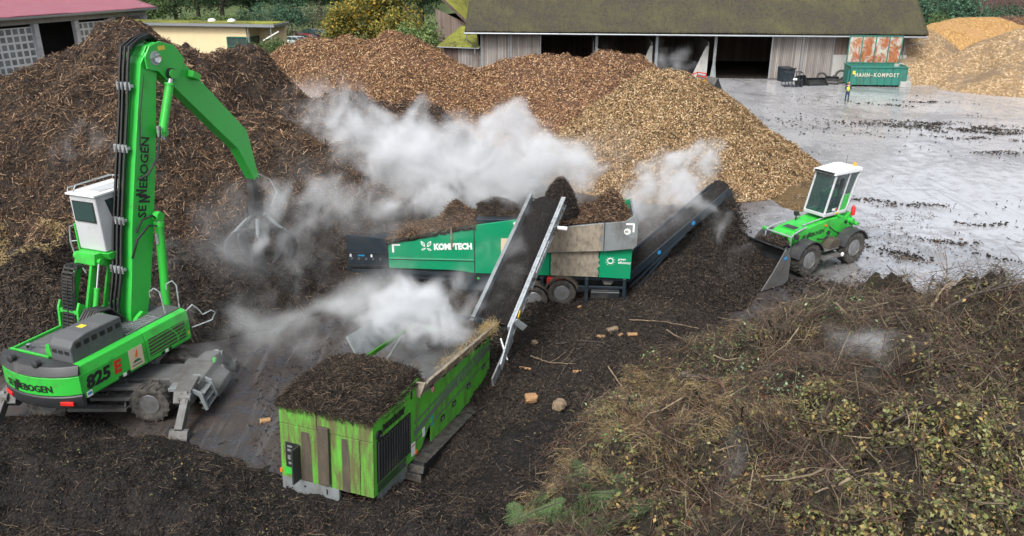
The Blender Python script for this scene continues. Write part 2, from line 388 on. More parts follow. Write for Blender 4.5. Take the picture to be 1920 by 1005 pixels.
# sky sheen is put into the pale slab colour on the yard's open side; soil stays towards the machines
side = s.mapr(s.math('ADD', sep.outputs[0], s.math('MULTIPLY', s.math('SUBTRACT', n1, .5), 26.)), 9., 19., 0, 1)
soil = s.mapr(s.math('SUBTRACT', s.math('ADD', s.math('ADD', n2, s.math('MULTIPLY', n4, .35)), s.math('MULTIPLY', n1, .5)), s.math('MULTIPLY', side, .16)), .74, .95)
soil = s.math('MULTIPLY', soil, s.mapr(side, 0, 1, .95, .55))
base = s.mixc(s.mapr(n4, .3, .7), (.028, .030, .037), (.056, .058, .068))
base = s.mixc(s.math('MULTIPLY', side, .75), base, (.58, .585, .60))
base = s.mixc(soil, base, (.035, .026, .02))
base = s.mixc(s.math('MULTIPLY', dirtm, .35), base, (.07, .055, .045))
r = s.math('ADD', s.mapr(s.math('ADD', n3, s.math('MULTIPLY', n4, .4)), .45, .95, .04, .22), s.math('MULTIPLY', soil, .5))
r = s.math('ADD', r, s.math('MULTIPLY', s.mapr(tracks, .52, .62), .12))
pud = s.math('MULTIPLY', s.mapr(n1, .56, .60), s.mapr(soil, .1, .5, 1, 0))
r = s.math('SUBTRACT', r, s.math('MULTIPLY', pud, .12), True)
base = s.mixc(s.math('MULTIPLY', s.mapr(tracks, .54, .64), .35), base, (.10, .10, .105))
base = s.mixc(s.math('MULTIPLY', pud, .35), base, (.12, .125, .135))
hh = s.math('ADD', s.math('MULTIPLY', n4, .5), s.math('ADD', n2, s.math('MULTIPLY', soil, .8)))
s.out(base, r, 0., s.bump(s.math('ADD', hh, s.math('MULTIPLY', tracks, .5)), .16, .03), IOR=s.mapr(side, 0, 1, 1.42, 2.8), Specular_IOR_Level=1.)
m2, nt = new_mat('meadow'); s = NT(nt)
c = s.coord(); g = s.noise(c, .12, 5, .6); g2 = s.noise(c, 2., 4, .7)
s.out(s.mixc(s.mapr(g2, .3, .7), s.mixc(s.mapr(g, .35, .65), (.06, .10, .03), (.12, .15, .05)), (.045, .07, .025)), .9, 0., s.bump(g2, .6, .3))
b = MB(); X = [-900, -120, 120, 900]
b.V = [(-140, -40, 0), (140, -40, 0), (140, 118, 0), (-140, 118, 0)]; b.F = [(0, 1, 2, 3)]
tag(b.build('yard', m), kind='structure')
b = MB(); b.V = [(-1200, -300, -.06), (1200, -300, -.06), (1200, 1500, -.06), (-1200, 1500, -.06)]; b.F = [(0, 1, 2, 3)]
tag(b.build('meadow', m2), kind='structure')
# the meadow rises gently behind the yard
nx, ny = 120, 60; xs = np.linspace(-260, 300, nx); ys = np.linspace(125, 420, ny); XX, YY = np.meshgrid(xs, ys)
ZZ = -.3+np.clip((YY-128)/120, 0, 1)**1.2*9+fbm2(XX, YY, .02, 3, 4)*1.6*np.clip((YY-130)/30, 0, 1)
I = (np.arange(ny-1)[:, None]*nx+np.arange(nx-1)[None, :]).ravel()
tag(np_mesh('hill', np.stack([XX, YY, ZZ], -1).reshape(-1, 3), np.stack([I, I+1, I+nx+1, I+nx], -1), m2, smooth=True), kind='structure')

# ------------------------------------------------------------------ heaps
class Heap:
    def __init__(s, pts, slope, step=.25, rnd=1.2, amp=.35, asc=.35, seed=1, fine=.06, maxr=None):
        """pts: crest points (x, y, z[, slope]) as one or several lines"""
        lines = pts if isinstance(pts[0], list) else [pts]
        P = []
        for ln in lines:
            for i, p in enumerate(ln):
                p = (*p[:3], p[3] if len(p) > 3 else slope)
                if i:
                    q = P[-1]; n = max(2, int(math.dist(p[:2], q[:2])/1.0))
                    for k in range(1, n): P.append(tuple(q[j]+(p[j]-q[j])*k/n for j in range(4)))
                P.append(p)
        s.P = np.array(P, dtype=np.float32); s.rnd = rnd; s.amp = amp; s.asc = asc; s.seed = seed; s.step = step; s.fine = fine
        rad = s.P[:, 2]/s.P[:, 3]+rnd+1
        s.b = (float((s.P[:, 0]-rad).min()), float((s.P[:, 0]+rad).max()), float((s.P[:, 1]-rad).min()), float((s.P[:, 1]+rad).max()))
    lump = 0.; bumps = ()
    def h(s, x, y, detail=True):
        x = np.asarray(x, dtype=np.float32); y = np.asarray(y, dtype=np.float32); sh = x.shape; x = x.ravel(); y = y.ravel()
        o = np.full(x.shape, -9., dtype=np.float32)
        for (px, py, pz, sl) in s.P:
            d = np.sqrt((x-px)**2+(y-py)**2+s.rnd**2)-s.rnd
            v = pz-sl*d; mx = np.maximum(o, v); o = mx+.18*np.exp(-np.abs(o-v)*4.)*0.35
        w = np.clip(o/1.2+.35, 0, 1)
        o = o+w*s.amp*fbm2(x, y, s.asc, 4, s.seed)*1.6
        if detail: o = o+w*s.fine*fbm2(x, y, 2.2, 3, s.seed+40)*2.5
        if s.lump: o = o+w*s.lump*(1-np.abs(fbm2(x, y, .75, 3, s.seed+70))*3.2)
        for (a, b_, r_, k_) in s.bumps: o = o+w*k_*np.exp(-((x-a)**2+(y-b_)**2)/(r_*r_))
        return o.reshape(sh)
    def mesh(s, name, mat, parent, clip=None):
        x0, x1, y0, y1 = clip or s.b; st = s.step
        xs = np.arange(x0, x1, st); ys = np.arange(y0, y1, st); XX, YY = np.meshgrid(xs, ys)
        H = s.h(XX, YY); nx = len(xs); ny = len(ys)
        I = (np.arange(ny-1)[:, None]*nx+np.arange(nx-1)[None, :]).ravel()
        Q = np.stack([I, I+1, I+nx+1, I+nx], -1); Hf = H.ravel()
        keep = Hf[Q].max(1) > -.02; Q = Q[keep]
        used = np.unique(Q); idx = np.full(len(Hf), -1); idx[used] = np.arange(len(used))
        V = np.stack([XX.ravel(), YY.ravel(), np.maximum(Hf, -.12)], -1)[used]
        return np_mesh(name, V, idx[Q], mat, parent, smooth=True)
    def grad(s, x, y):
        e = .12; h0 = s.h(x, y, False); return (s.h(x+e, y, False)-h0)/e, (s.h(x, y+e, False)-h0)/e, h0
    def sample(s, n, zmin=0.02, near=None, clip=None, mask=None):
        """points on the heap that face the viewer's side; near: prefer points close in"""
        X_, Y_, H_, N_ = [], [], [], []; got = 0; x0, x1, y0, y1 = clip or s.b
        for it in range(30):
            m_ = int(n*1.5)+100
            x = rng.uniform(x0, x1, m_); y = rng.uniform(y0, y1, m_)
            # keep what can be in view
            zc = y*cth+CAM_H*sth; px = 960+FPX*x/np.maximum(zc, 1)
            k = (px > -160) & (px < 2080) & (y > 8.)
            if near: k &= rng.random(m_) < np.clip((near/np.maximum(y, 1))**2, 0, 1)
            if mask is not None: k &= mask(x, y)
            x = x[k]; y = y[k]
            if not len(x): continue
            gx, gy, h0 = s.grad(x, y)
            L = np.sqrt(gx*gx+gy*gy+1); dot = (-gx*(-x)+-gy*(-y)+(CAM_H-h0))/L/np.sqrt(x*x+y*y+(CAM_H-h0)**2)
            k = (h0 > zmin) & (dot > -.02)
            x = x[k]; y = y[k]; X_.append(x); Y_.append(y); H_.append(s.h(x, y)); N_.append(np.stack([-gx[k], -gy[k], np.ones(k.sum())], -1)/L[k][:, None])
            got += len(x)
            if got >= n: break
        return np.concatenate(X_)[:n], np.concatenate(Y_)[:n], np.concatenate(H_)[:n], np.concatenate(N_)[:n]
def unit(a): return a/np.maximum(np.linalg.norm(a, axis=-1, keepdims=True), 1e-6)
def rand_dir(n, N, tilt=.35):
    d = rng.normal(size=(n, 3)); d = d-(d*N).sum(1, keepdims=True)*N*(1-tilt); return unit(d)
def sticks(name, P, N, mat, parent, L=(.1, .4), W=(.01, .025), tilt=.3, lift=.3, flat=False, kind='stuff', power=2., bend=0.):
    n = len(P); P = P.astype(np.float64); d = rand_dir(n, N, tilt); l = (L[0]+(L[1]-L[0])*rng.random(n)**power)[:, None]; w = (W[0]+(W[1]-W[0])*rng.random(n)**1.5)[:, None]
    u = unit(np.cross(d, N+rng.normal(size=(n, 3))*.3)); v = np.cross(u, d)
    C = P+N*(w*lift+rng.random((n, 1))*lift*.1)
    if bend:
        k = 4; ts = np.linspace(-.5, .5, k+1); cur = []; bd = unit(u+v*.6*rng.normal(size=(n, 1)))*rng.normal(size=(n, 1))*bend*l
        for t in ts: cur.append(C+d*l*t+bd*(4*t*t-.5)+rng.normal(size=(n, 3))*l*.02)
        V = []; 
        for j, q in enumerate(cur):
            ww = w*(1-.6*j/k)
            V += [q+v*ww*.6, q-v*ww*.4+u*ww*.55, q-v*ww*.4-u*ww*.55]
        V = np.stack(V, 1).reshape(-1, 3); o = np.arange(n)[:, None]*(3*(k+1)); Q = []
        for j in range(k):
            for a_, b_ in ((0, 1), (1, 2), (2, 0)): Q.append(np.concatenate([o+3*j+a_, o+3*j+b_, o+3*j+3+b_, o+3*j+3+a_], 1))
        Q = np.stack(Q, 1).reshape(-1, 4)
    elif flat:
        V = np.stack([C-d*l/2-u*w/2, C+d*l/2-u*w/2*.8, C+d*l/2+u*w/2, C-d*l/2+u*w/2*.7], 1).reshape(-1, 3)
        Q = np.arange(4*n).reshape(-1, 4)
    else:
        a, b_, e = v*w*.5, -v*w*.35+u*w*.6, -v*w*.35-u*w*.6
        V = np.stack([C-d*l/2+a, C-d*l/2+b_, C-d*l/2+e, C+d*l/2+a*.8, C+d*l/2+b_*.7, C+d*l/2+e*.8], 1).reshape(-1, 3)
        o = np.arange(n)[:, None]*6
        Q = np.stack([np.concatenate([o+i, o+j, o+3+j, o+3+i], 1) for i, j in ((0, 1), (1, 2), (2, 0))], 1).reshape(-1, 4)
    ob = np_mesh(name, V, Q, mat, parent); ob['kind'] = kind; return ob
def leaves(name, P, N, mat, parent, size=(.03, .07), asp=.6, rnd=1., kind='stuff'):
    n = len(P); nn = unit(N+rng.normal(size=(n, 3))*rnd); d = rand_dir(n, nn, 0); u = np.cross(nn, d); l = rng.uniform(size[0], size[1], n)[:, None]
    V = np.stack([P-d*l*.5, P-u*l*asp*.5+nn*l*.12, P+d*l*.5, P+u*l*asp*.5+nn*l*.12], 1).reshape(-1, 3)
    ob = np_mesh(name, V, np.arange(4*n).reshape(-1, 4), mat, parent); ob['kind'] = kind; return ob
def px_(l): return [aty(*p) for p in l]
HEAPS = {}
def heap(key, name, label, cat, H, mat, clip=None):
    t = thing(name, label, cat); HEAPS[key] = H; H.t = t
    H.mesh('mound', MAT[mat], t, clip); return t

Hl = Heap([px_([(-330, 300, 30), (-200, 235, 33), (-60, 225, 36), (20, 172, 37.5), (60, 126, 38), (105, 66, 39), (140, 46, 40), (180, 28, 40), (215, 34, 40), (245, 60, 39), (272, 88, 38.5), (330, 84, 38), (370, 72, 38), (405, 96, 38), (440, 150, 37.5), (465, 180, 37), (485, 225, 37), (530, 235, 38), (575, 200, 38.5), (620, 142, 38.5), (680, 166, 38), (740, 210, 37), (790, 262, 36), (850, 318, 35), (930, 365, 34)]),
           [(-16.5, 29.5, 3.2), (-13, 30.5, 3.6), (-10.6, 31.6, 3.4), (-8, 33.5, 3.0)], [(-20, 27, 2.6), (-17, 26, 2.2)]], .80, .16, 1.6, 1.0, .24, 3, .16)
Hl.bumps = [(*aty(a, b_, Y)[:2], r_, k_) for (a, b_, Y, r_, k_) in ((5, 130, 37.5, 3.2, -1.5), (70, 90, 38, 2.2, -.9), (465, 110, 37.5, 2., -1.3), (415, 80, 38, 1.6, -.5), (495, 110, 37.5, 2.4, -1.4), (455, 90, 37.5, 1.4, -.5), (800, 240, 36, 3., -1.4), (700, 180, 38, 2., -.5), (275, 55, 38.5, 1.2, -.3))]
heap('left', 'mulch_heap', 'huge dark heap of shredded wood behind the green material handler', 'compost heap', Hl, 'mulch_dark')
x, y, h, N = Hl.sample(130000, near=32)
P = np.stack([x, y, h], -1)
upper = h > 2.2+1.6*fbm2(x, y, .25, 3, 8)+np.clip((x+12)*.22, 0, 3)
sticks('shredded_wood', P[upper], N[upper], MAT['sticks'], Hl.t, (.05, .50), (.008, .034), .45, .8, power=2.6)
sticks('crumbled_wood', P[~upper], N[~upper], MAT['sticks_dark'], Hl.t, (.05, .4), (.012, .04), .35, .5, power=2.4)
# the yellowed straw shoulder beside the excavator
k = (np.abs(x+19.5+(h-2.8)*1.2) < 2.3) & (h < 5.2) & (y < 32)
xs_, ys_, hs_, Ns_ = Hl.sample(60000, clip=(-24, -10, 24, 34)); pxx, pyy = depthpx(xs_, ys_, hs_); kk = (pxx < 105+40*fbm2(xs_, ys_, .6, 3, 4)) & (pyy > 385+.3*pxx) & (pyy < 500-.2*pxx) & (fbm2(xs_, ys_, .7, 3, 14) > -.12); xs_, ys_, hs_, Ns_ = xs_[kk], ys_[kk], hs_[kk], Ns_[kk]
sticks('dry_grass', np.stack([xs_, ys_, hs_], -1), Ns_, MAT['straw'], Hl.t, (.08, .5), (.006, .02), .4, .6, power=1.6)

Hb = Heap([px_([(455, 130, 56), (490, 120, 57), (520, 103, 57.5), (545, 84, 58), (590, 70, 58), (635, 67, 58), (655, 67, 58), (698, 86, 58), (733, 64, 57), (755, 68, 57), (800, 90, 57), (850, 118, 56), (880, 126, 56), (940, 130, 56)])], .74, .3, .8, .25, .35, 5, .08)
heap('brown', 'woodchip_heap', 'long orange brown woodchip windrow with two crests before the autumn trees', 'woodchip pile', Hb, 'chips_brown')
x, y, h, N = Hb.sample(60000); sticks('loose_chips', np.stack([x, y, h], -1), N, MAT['chip_bits_brown'], Hb.t, (.06, .2), (.03, .07), .5, .6, flat=True)
Hr = Heap([px_([(925, 130, 57), (960, 122, 56.5), (985, 118, 56), (1010, 108, 56), (1050, 107, 55.5), (1080, 142, 55), (1110, 125, 55), (1140, 104, 55), (1180, 110, 56), (1210, 125, 57), (1245, 138, 57)])], .76, .3, 1.2, .4, .35, 6, .06)
heap('red', 'woodchip_heap', 'dark reddish woodchip windrow with a sunken middle before the open barn bays', 'woodchip pile', Hr, 'chips_red')
x, y, h, N = Hr.sample(45000); sticks('loose_chips', np.stack([x, y, h], -1), N, MAT['chip_bits_brown'], Hr.t, (.06, .2), (.03, .07), .5, .6, flat=True)
Ht = Heap([px_([(1215, 168, 50), (1240, 140, 50), (1262, 122, 50), (1290, 140, 50), (1350, 186, 50), (1440, 248, 50)]), px_([(1150, 200, 49), (1215, 152, 50)])], .80, .25, .9, .45, .4, 7, .08)
heap('tan', 'woodchip_heap', 'pale tan cone of fine woodchips running down to the wet yard', 'woodchip pile', Ht, 'chips_tan')
x, y, h, N = Ht.sample(70000); sticks('loose_chips', np.stack([x, y, h], -1), N, MAT['chip_bits_tan'], Ht.t, (.05, .17), (.025, .06), .5, .6, flat=True)
Hstr = Heap([[(17.4, 49.5, .5), (16.7, 46.5, .32), (15.9, 43.6, .26), (15.3, 41, .14)]], .26, .25, .4, .12, .6, 9, .05)
Hstr.mesh('spilled_chips', MAT['chips_tan'], Ht.t)

Hd = Heap([[(*q, sl) for q, sl in zip(px_([(1215, 490, 31), (1265, 462, 31.5), (1312, 424, 32), (1342, 410, 32)]), (.6, .65, .85, 1.0))], [(*q, sl) for q, sl in zip(px_([(1345, 500, 30.3), (1385, 570, 28.4)]), (.75, .6))], [(6.9, 29.2, 1.2)]], .66, .09, .7, .28, .6, 12, .07)
heap('dark', 'compost_heap', 'black screened compost cone piling up under the star screen conveyor', 'compost heap', Hd, 'compost')
x, y, h, N = Hd.sample(40000); sticks('compost_crumbs', np.stack([x, y, h], -1), N, MAT['crumbs'], Hd.t, (.02, .14), (.012, .035), .5, .5, power=2.5)

Ha = Heap([px_([(1680, 52, 95), (1700, 34, 94), (1725, 50, 93), (1750, 76, 92), (1785, 108, 89), (1815, 112, 86)])], .72, .5, 1.5, .6, .2, 31, .08)
heap('straw_one', 'bark_chip_heap', 'straw coloured chip heap right beside the green container', 'woodchip pile', Ha, 'chips_straw')
Hc = Heap([px_([(1822, 150, 84), (1850, 124, 84), (1880, 92, 85), (1915, 62, 86), (1990, 40, 88), (2100, 50, 90)])], .60, .5, 1.5, .6, .2, 33, .08)
Hc.bumps = [(*aty(1828, 100, 84)[:2], 3.4, -1.5)]
heap('straw_two', 'bark_chip_heap', 'straw coloured chip heap with grey patches at the yard edge', 'woodchip pile', Hc, 'chips_straw')
He = Heap([px_([(1740, 66, 106), (1766, 44, 106), (1795, 33, 107), (1830, 31, 107), (1868, 34, 107), (1900, 46, 108), (1960, 48, 108)])], .62, .5, 2., .4, .2, 35, .06)
heap('orange', 'bark_chip_heap', 'smooth orange chip heap behind the straw coloured heaps', 'woodchip pile', He, 'chips_orange')
Hf = Heap([px_([(1860, 34, 116), (1890, 29, 117), (1950, 28, 118), (2050, 30, 118)])], .6, .5, 2., .3, .2, 36, .06)
heap('far', 'bark_chip_heap', 'reddish brown chip heap farthest off under the dark barn', 'woodchip pile', Hf, 'chips_red')

Hk = Heap([[(-16, 15.2, 1.15), (-13.5, 15.4, 1.0), (-11, 15.8, .9), (-9, 15.2, .75), (-7, 14.6, .75), (-5.4, 13.4, .6), (-3.4, 13.4, .7), (-1.5, 13.6, .75), (.6, 13.2, .8)],
           [(-16, 12.5, 1.1), (-11, 12.5, .95), (-6, 12, .8), (-1, 11.6, .9), (3, 11.5, 1.1)], [(-13.4, 17.1, .75), (-14.6, 16.6, .8)], [(-.9, 15.6, .25), (.9, 17.4, .45), (1.1, 20, .3)]], .34, .07, .7, .32, .75, 14, .075)
heap('front', 'compost_bed', 'black crumbly compost bed heaped before the two green machines', 'compost bed', Hk, 'compost')
x, y, h, N = Hk.sample(60000, near=13); sticks('compost_crumbs', np.stack([x, y, h], -1), N, MAT['crumbs'], Hk.t, (.015, .13), (.008, .03), .5, .5, power=2.5)
x, y, h, N = Hk.sample(3500, near=13); sticks('root_fibres', np.stack([x, y, h], -1), N, MAT['twigs'], Hk.t, (.1, .7), (.004, .012), .5, .8, power=2., bend=.25)
xg, yg, hg, Ng = Hk.sample(60000, near=13); pxg, pyg = depthpx(xg, yg, hg); pxg = pxg+60*fbm2(xg, yg, 1.2, 3, 4); kg = ((pxg > 370) & (pxg < 525) & (pyg > 830) & (pyg < 930)) | ((pyg > 925+.05*np.abs(pxg-760)) & (pxg > 520) & (pxg < 960)) | ((pyg > 985) & (rng.random(len(xg)) < .4)); kg &= (fbm2(xg, yg, 1.8, 3, 24) > -.02) & (rng.random(len(xg)) < .30)
sticks('dry_grass', np.stack([xg, yg, hg+.01], -1)[kg], Ng[kg], MAT['twigs'], Hk.t, (.06, .5), (.003, .009), .25, 2., power=1.6, bend=.2)
k = fbm2(x, y, .8, 3, 77) > .25
leaves('green_scraps', np.stack([x, y, h+.02], -1)[k][:900], N[k][:900], MAT['leaves_olive'], Hk.t, (.03, .1))

Hm = Heap([[(.5, 20, .16, .08), (2, 23, .18, .08), (3.5, 24.8, .16, .08), (6, 23.5, .12, .08)], px_([(1075, 640, 26.3), (1100, 618, 26.4), (1140, 640, 26.4)]), [(-.3, 21.5, .5), (.3, 23.5, .35)], [(4.5, 27, .5), (6, 27.2, .5)]], .42, .09, .6, .22, .9, 15, .06)
heap('soil', 'soil_heap', 'low dark soil spread and hump in front of the trailer wheels', 'soil heap', Hm, 'compost_brown')
x, y, h, N = Hm.sample(26000); sticks('soil_crumbs', np.stack([x, y, h], -1), N, MAT['crumbs'], Hm.t, (.02, .16), (.012, .04), .5, .5, power=2.3)

Hg = Heap([px_([(1400, 672, 24), (1450, 690, 23.7), (1500, 685, 23.5), (1560, 640, 23.5), (1600, 632, 23.5), (1650, 668, 23.5), (1700, 652, 23.5), (1780, 572, 23.3), (1850, 608, 23.3), (1930, 608, 23.3), (2050, 605, 23)]),
           [(6.4, 21.4, 1.0), (7.5, 20.5, 1.7), (9.5, 20, 2.3), (12, 20, 2.9), (16, 20, 3.2)], [(4.4, 18.5, 1.1), (6.5, 17.5, 2.0), (9.5, 17, 2.6), (13, 17, 3.1), (17, 17, 3.2)],
           [(2.2, 14.5, .9), (4, 15, 1.6), (6.5, 14.6, 2.4), (9.5, 14.2, 2.9), (13, 14, 3.1)], [(2, 12, 1.5), (5, 12, 2.3), (9, 11.5, 2.8), (13, 11, 3)]], .52, .08, .8, .55, .5, 16, .30)
Hg.lump = .38
Hg.bumps = [(*atz(a, b_, 2.2)[:2], r_, k_) for (a, b_, r_, k_) in ((1600, 650, 1.5, .45), (1475, 735, 1.2, .5), (1800, 590, 1.5, .35), (1700, 745, 1.0, -.55), (1330, 830, 1.1, .4), (1400, 955, .8, -.45), (1800, 850, 1.3, .45), (1570, 920, .7, -.5), (1150, 745, .7, .4), (1260, 690, .8, -.3), (1870, 720, 1., -.5), (1520, 640, .7, -.35), (1090, 860, .6, .3), (1240, 930, .6, -.4), (1660, 850, .6, .35))]+[(*aty(a, b_, Y)[:2], r_, k_) for (a, b_, Y, r_, k_) in ((1650, 540, 23, 1.1, -.95), (1700, 550, 23, .8, -.3), (1850, 540, 23, .9, -.5))]
heap('green', 'green_waste_heap', 'broad tangled heap of cut branches, hedge trimmings and dry grass', 'green waste', Hg, 'waste_under')
# ------------------------------------------------------------------ what lies in the green waste heap
T = Hg.t
def zone(x, y, pts):
    """true near any of the pixel spots (px, py, radius m)"""
    k = np.zeros(len(x), bool)
    for (a, b_, r_) in pts:
        for zz in (2.0,):
            q = atz(a, b_, zz); k |= (x-q[0])**2+(y-q[1])**2 < (r_*(1+.5*fbm2(x, y, .9, 3, int(a))))**2
    return k
def pick(x, y, h, boxes):
    """0..1 weight for the areas of the heap that carry one kind of cuttings; ragged edges"""
    px, py = depthpx(x, y, h); w = np.zeros(len(x)); px = px+60*fbm2(x, y, 1.1, 3, 6)*2; py = py+45*fbm2(x, y, 1.1, 3, 7)*2
    for (x0, x1, y0, y1, k) in boxes: w = np.maximum(w, k*((px > x0) & (px < x1) & (py > y0) & (py < y1)))
    return w
def put(n, boxes, clump=.0, seed=1, near=14):
    x, y, h, N = Hg.sample(n, near=near); k = rng.random(len(x)) < pick(x, y, h, boxes)
    if clump: k &= fbm2(x, y, 1.6, 3, seed) > clump
    x, y, h, N = x[k], y[k], h[k], N[k]; return np.stack([x, y, h], -1), N
P, N = put(60000, [(900, 2100, 480, 1100, 1)], near=18); P = P+N*rng.random((len(P), 1))**2*.16; sticks('twigs', P, N, MAT['twigs'], T, (.08, .95), (.005, .016), .5, 3., power=2.0, bend=.12)
P, N = put(16000, [(1400, 1800, 540, 740, 1.), (1760, 2000, 500, 740, .9), (1200, 1500, 760, 1010, .6), (1500, 1700, 850, 1010, .3)], -.3, 3, 20); sticks('brushwood', P+N*.05, N, MAT['twigs'], T, (.5, 2.0), (.006, .018), .35, 6., power=1.8, bend=.10)
P, N = put(1000, [(1200, 2000, 560, 1010, 1.)]); sticks('thick_cuttings', P+N*.14, N, MAT['twigs'], T, (.5, 1.9), (.02, .055), .35, 2., power=1.6, bend=.06)
P, N = put(5000, [(1180, 1480, 740, 1010, 1.), (1440, 1560, 780, 1010, .8)], 0., 8); sticks('red_twigs', P+N*.05, N, MAT['red_twigs'], T, (.2, 1.1), (.004, .011), .4, 6., power=1.6, bend=.12)
P, N = put(230000, [(1540, 2100, 740, 1100, 1.), (1440, 1560, 760, 1010, .5), (1160, 1460, 860, 1010, .5), (1700, 2000, 520, 740, .22), (1180, 1560, 570, 860, .14)], -.12, 11, 14)
P = P+N*rng.random((len(P), 1))**.7*.34; leaves('olive_leaves', P, N, MAT['leaves_olive'], T, (.045, .14), .62, .9)
P, N = put(60000, [(1520, 1600, 540, 600, 1.), (1600, 1660, 560, 600, .8), (1190, 1260, 630, 690, .5), (1080, 1180, 680, 790, .8), (1320, 1400, 600, 720, .25), (1600, 1720, 640, 720, .1), (1150, 1200, 820, 860, .5), (1780, 1930, 900, 1010, .35)], 0., 12, 15)
leaves('green_leaves', P+N*rng.random((len(P), 1))*.3, N, MAT['leaves_green'], T, (.05, .13), .55, .9)
P, N = put(60000, [(1390, 1540, 690, 790, .9), (1100, 1180, 850, 900, .4)], -.05, 13, 15); leaves('grey_leaves', P+N*rng.random((len(P), 1))*.3, N, MAT['leaves_grey'], T, (.05, .12), .65, .9)
P, N = put(30000, [(1110, 1190, 720, 770, .9), (1280, 1330, 960, 1000, .8), (1420, 1480, 900, 950, .6), (1055, 1110, 740, 840, .35), (1180, 1800, 650, 1000, .025), (1620, 1720, 740, 790, .2)], 0., 14, 15); leaves('rusty_leaves', P+N*(.04+rng.random((len(P), 1))*.25), N, MAT['leaves_rust'], T, (.035, .09), .6, .9)
P, N = put(150000, [(1010, 1110, 770, 900, .7), (1110, 1280, 740, 850, .9), (1240, 1420, 730, 800, .8), (1390, 1500, 590, 680, .6), (1130, 1260, 850, 900, .5), (1430, 1560, 740, 800, .5), (940, 1010, 890, 980, .5), (1180, 1300, 600, 700, .2)], -.1, 15, 15)
Nn = unit(N+np.array([.25, -.15, .3])); sticks('dry_grass', P+N*rng.random((len(P), 1))*.12, Nn, MAT['straw'], T, (.12, .6), (.003, .008), .15, 3., power=1.4, bend=.2)
P, N = put(3000, [(1820, 1960, 600, 760, 1.), (1790, 1830, 570, 640, .7), (1740, 1800, 760, 850, .3)]); sticks('straw_stems', P+N*.1, unit(N*.2+rng.normal(size=N.shape)*.3+np.array([.3, 0, .2])), MAT['straw'], T, (.3, 1.2), (.008, .018), .5, 3., power=1.4, bend=.05)
def heap_pt(px, py, z=None):
    """point where the sight line meets the heaps in front"""
    d = ray(px, py); t = np.linspace(8, 40, 900); X_, Y_, Z_ = d[0]*t, d[1]*t, CAM_H+d[2]*t
    hh = np.maximum.reduce([HEAPS[k].h(X_, Y_) for k in ('green', 'front', 'soil')]+[np.zeros(900)])
    i = int(np.argmax(Z_ <= hh)); return Vector((float(X_[i]), float(Y_[i]), float(hh[i])))
# single limbs one could pick out
m, nt = new_mat('bark'); s = NT(nt); nz = s.noise(s.coord((1, 1, 1)), 18, 4, .6)
s.out(s.mixc(s.mapr(nz, .35, .65), (.10, .085, .07), (.045, .035, .028)), .9, 0., s.bump(nz, .6, .03)); MAT['bark'] = m
m, nt = new_mat('bark_pale'); s = NT(nt); nz = s.noise(s.coord((1, 1, 1)), 14, 4, .6)
s.out(s.mixc(s.mapr(nz, .35, .65), (.26, .20, .13), (.12, .085, .055)), .9, 0., s.bump(nz, .6, .02)); MAT['bark_pale'] = m
m, nt = new_mat('cut_wood'); s = NT(nt); nz = s.noise(s.coord((1, 1, 1)), 22, 4, .6)
s.out(s.mixc(s.mapr(nz, .35, .65), (.34, .21, .10), (.22, .115, .05)), .8, 0., s.bump(nz, .4, .01)); MAT['cut_wood'] = m
def branch(label, pix, r0, r1, mat='bark_pale', lift=.12, forks=0, name='branch'):
    pts = []
    n = 9; vs = []
    for i, p in enumerate(pix):
        v = heap_pt(p[0], p[1]); 
        if len(p) > 2: # rises above the heap: same distance, higher
            q = aty(p[0], p[1], vs[-1].y+p[2]) if vs else aty(p[0], p[1], v.y); v = Vector(q)
        vs.append(v+Vector((0, 0, lift)) if len(p) < 3 else v)
    for i in range(len(vs)-1):
        for k in range(n): pts.append(vs[i].lerp(vs[i+1], k/n)+Vector(rng.normal(size=3))*r0*.25)
    pts.append(vs[-1]); rs = [r0+(r1-r0)*i/(len(pts)-1) for i in range(len(pts))]
    b = MB().tube(pts, rs, 7)
    for f in range(forks):
        i = int(len(pts)*(.3+.6*f/max(1, forks))); p = pts[i]; d = (pts[min(i+4, len(pts)-1)]-p).normalized()
        e = (d+Vector(rng.normal(size=3))*.6); e.z = abs(e.z)*.7+.1; L_ = .35+.5*random.random()
        b.tube([p, p+e*L_*.5, p+e*L_+Vector((0, 0, .08))], [rs[i]*.6, rs[i]*.4, .004], 5)
    o = b.build(name, MAT[mat], None, smooth=True); tag(o, label, 'branch'); return o
branch('long crooked dark branch curving down through the green leaves', [(1555, 770), (1530, 800), (1540, 850), (1580, 885), (1600, 900)], .035, .02, 'bark')
branch('thick dead grey limb lying on trodden straw at the heap edge', [(1275, 712), (1320, 715), (1375, 722)], .10, .06, 'bark')
branch('straight pale pole leaning over brown leaves', [(1140, 693), (1170, 740), (1205, 780)], .025, .015)
branch('upright bare dead stem standing above the back of the heap', [(1775, 560), (1776, 500, .1), (1772, 465, .1)], .03, .006, 'bark_pale', 0, 5)
branch('grey forked stem rising beside the bare upright stem', [(1745, 580), (1765, 545, .1), (1790, 525, .2)], .05, .02, 'bark_pale', 0, 2)
branch('long bushy bare bough reaching out over the wet yard', [(1760, 590), (1820, 552, .1), (1870, 540, .2), (1925, 530, .3)], .05, .012, 'bark', 0, 16)
branch('short dark stick poking up from the heap top', [(1670, 590), (1655, 543, .1)], .035, .02, 'bark', 0, 1)
branch('two metre split bamboo cane standing in the brush', [(1828, 625), (1808, 577, .1)], .012, .008)
branch('straw yellow cane beside the split cane', [(1842, 630), (1815, 590, .1)], .012, .008)
branch('long pale switch crossing the steaming brush', [(1565, 705), (1620, 690), (1672, 664)], .02, .01)
branch('thin switch laid across the pale one', [(1570, 660), (1610, 688), (1660, 730)], .015, .008)
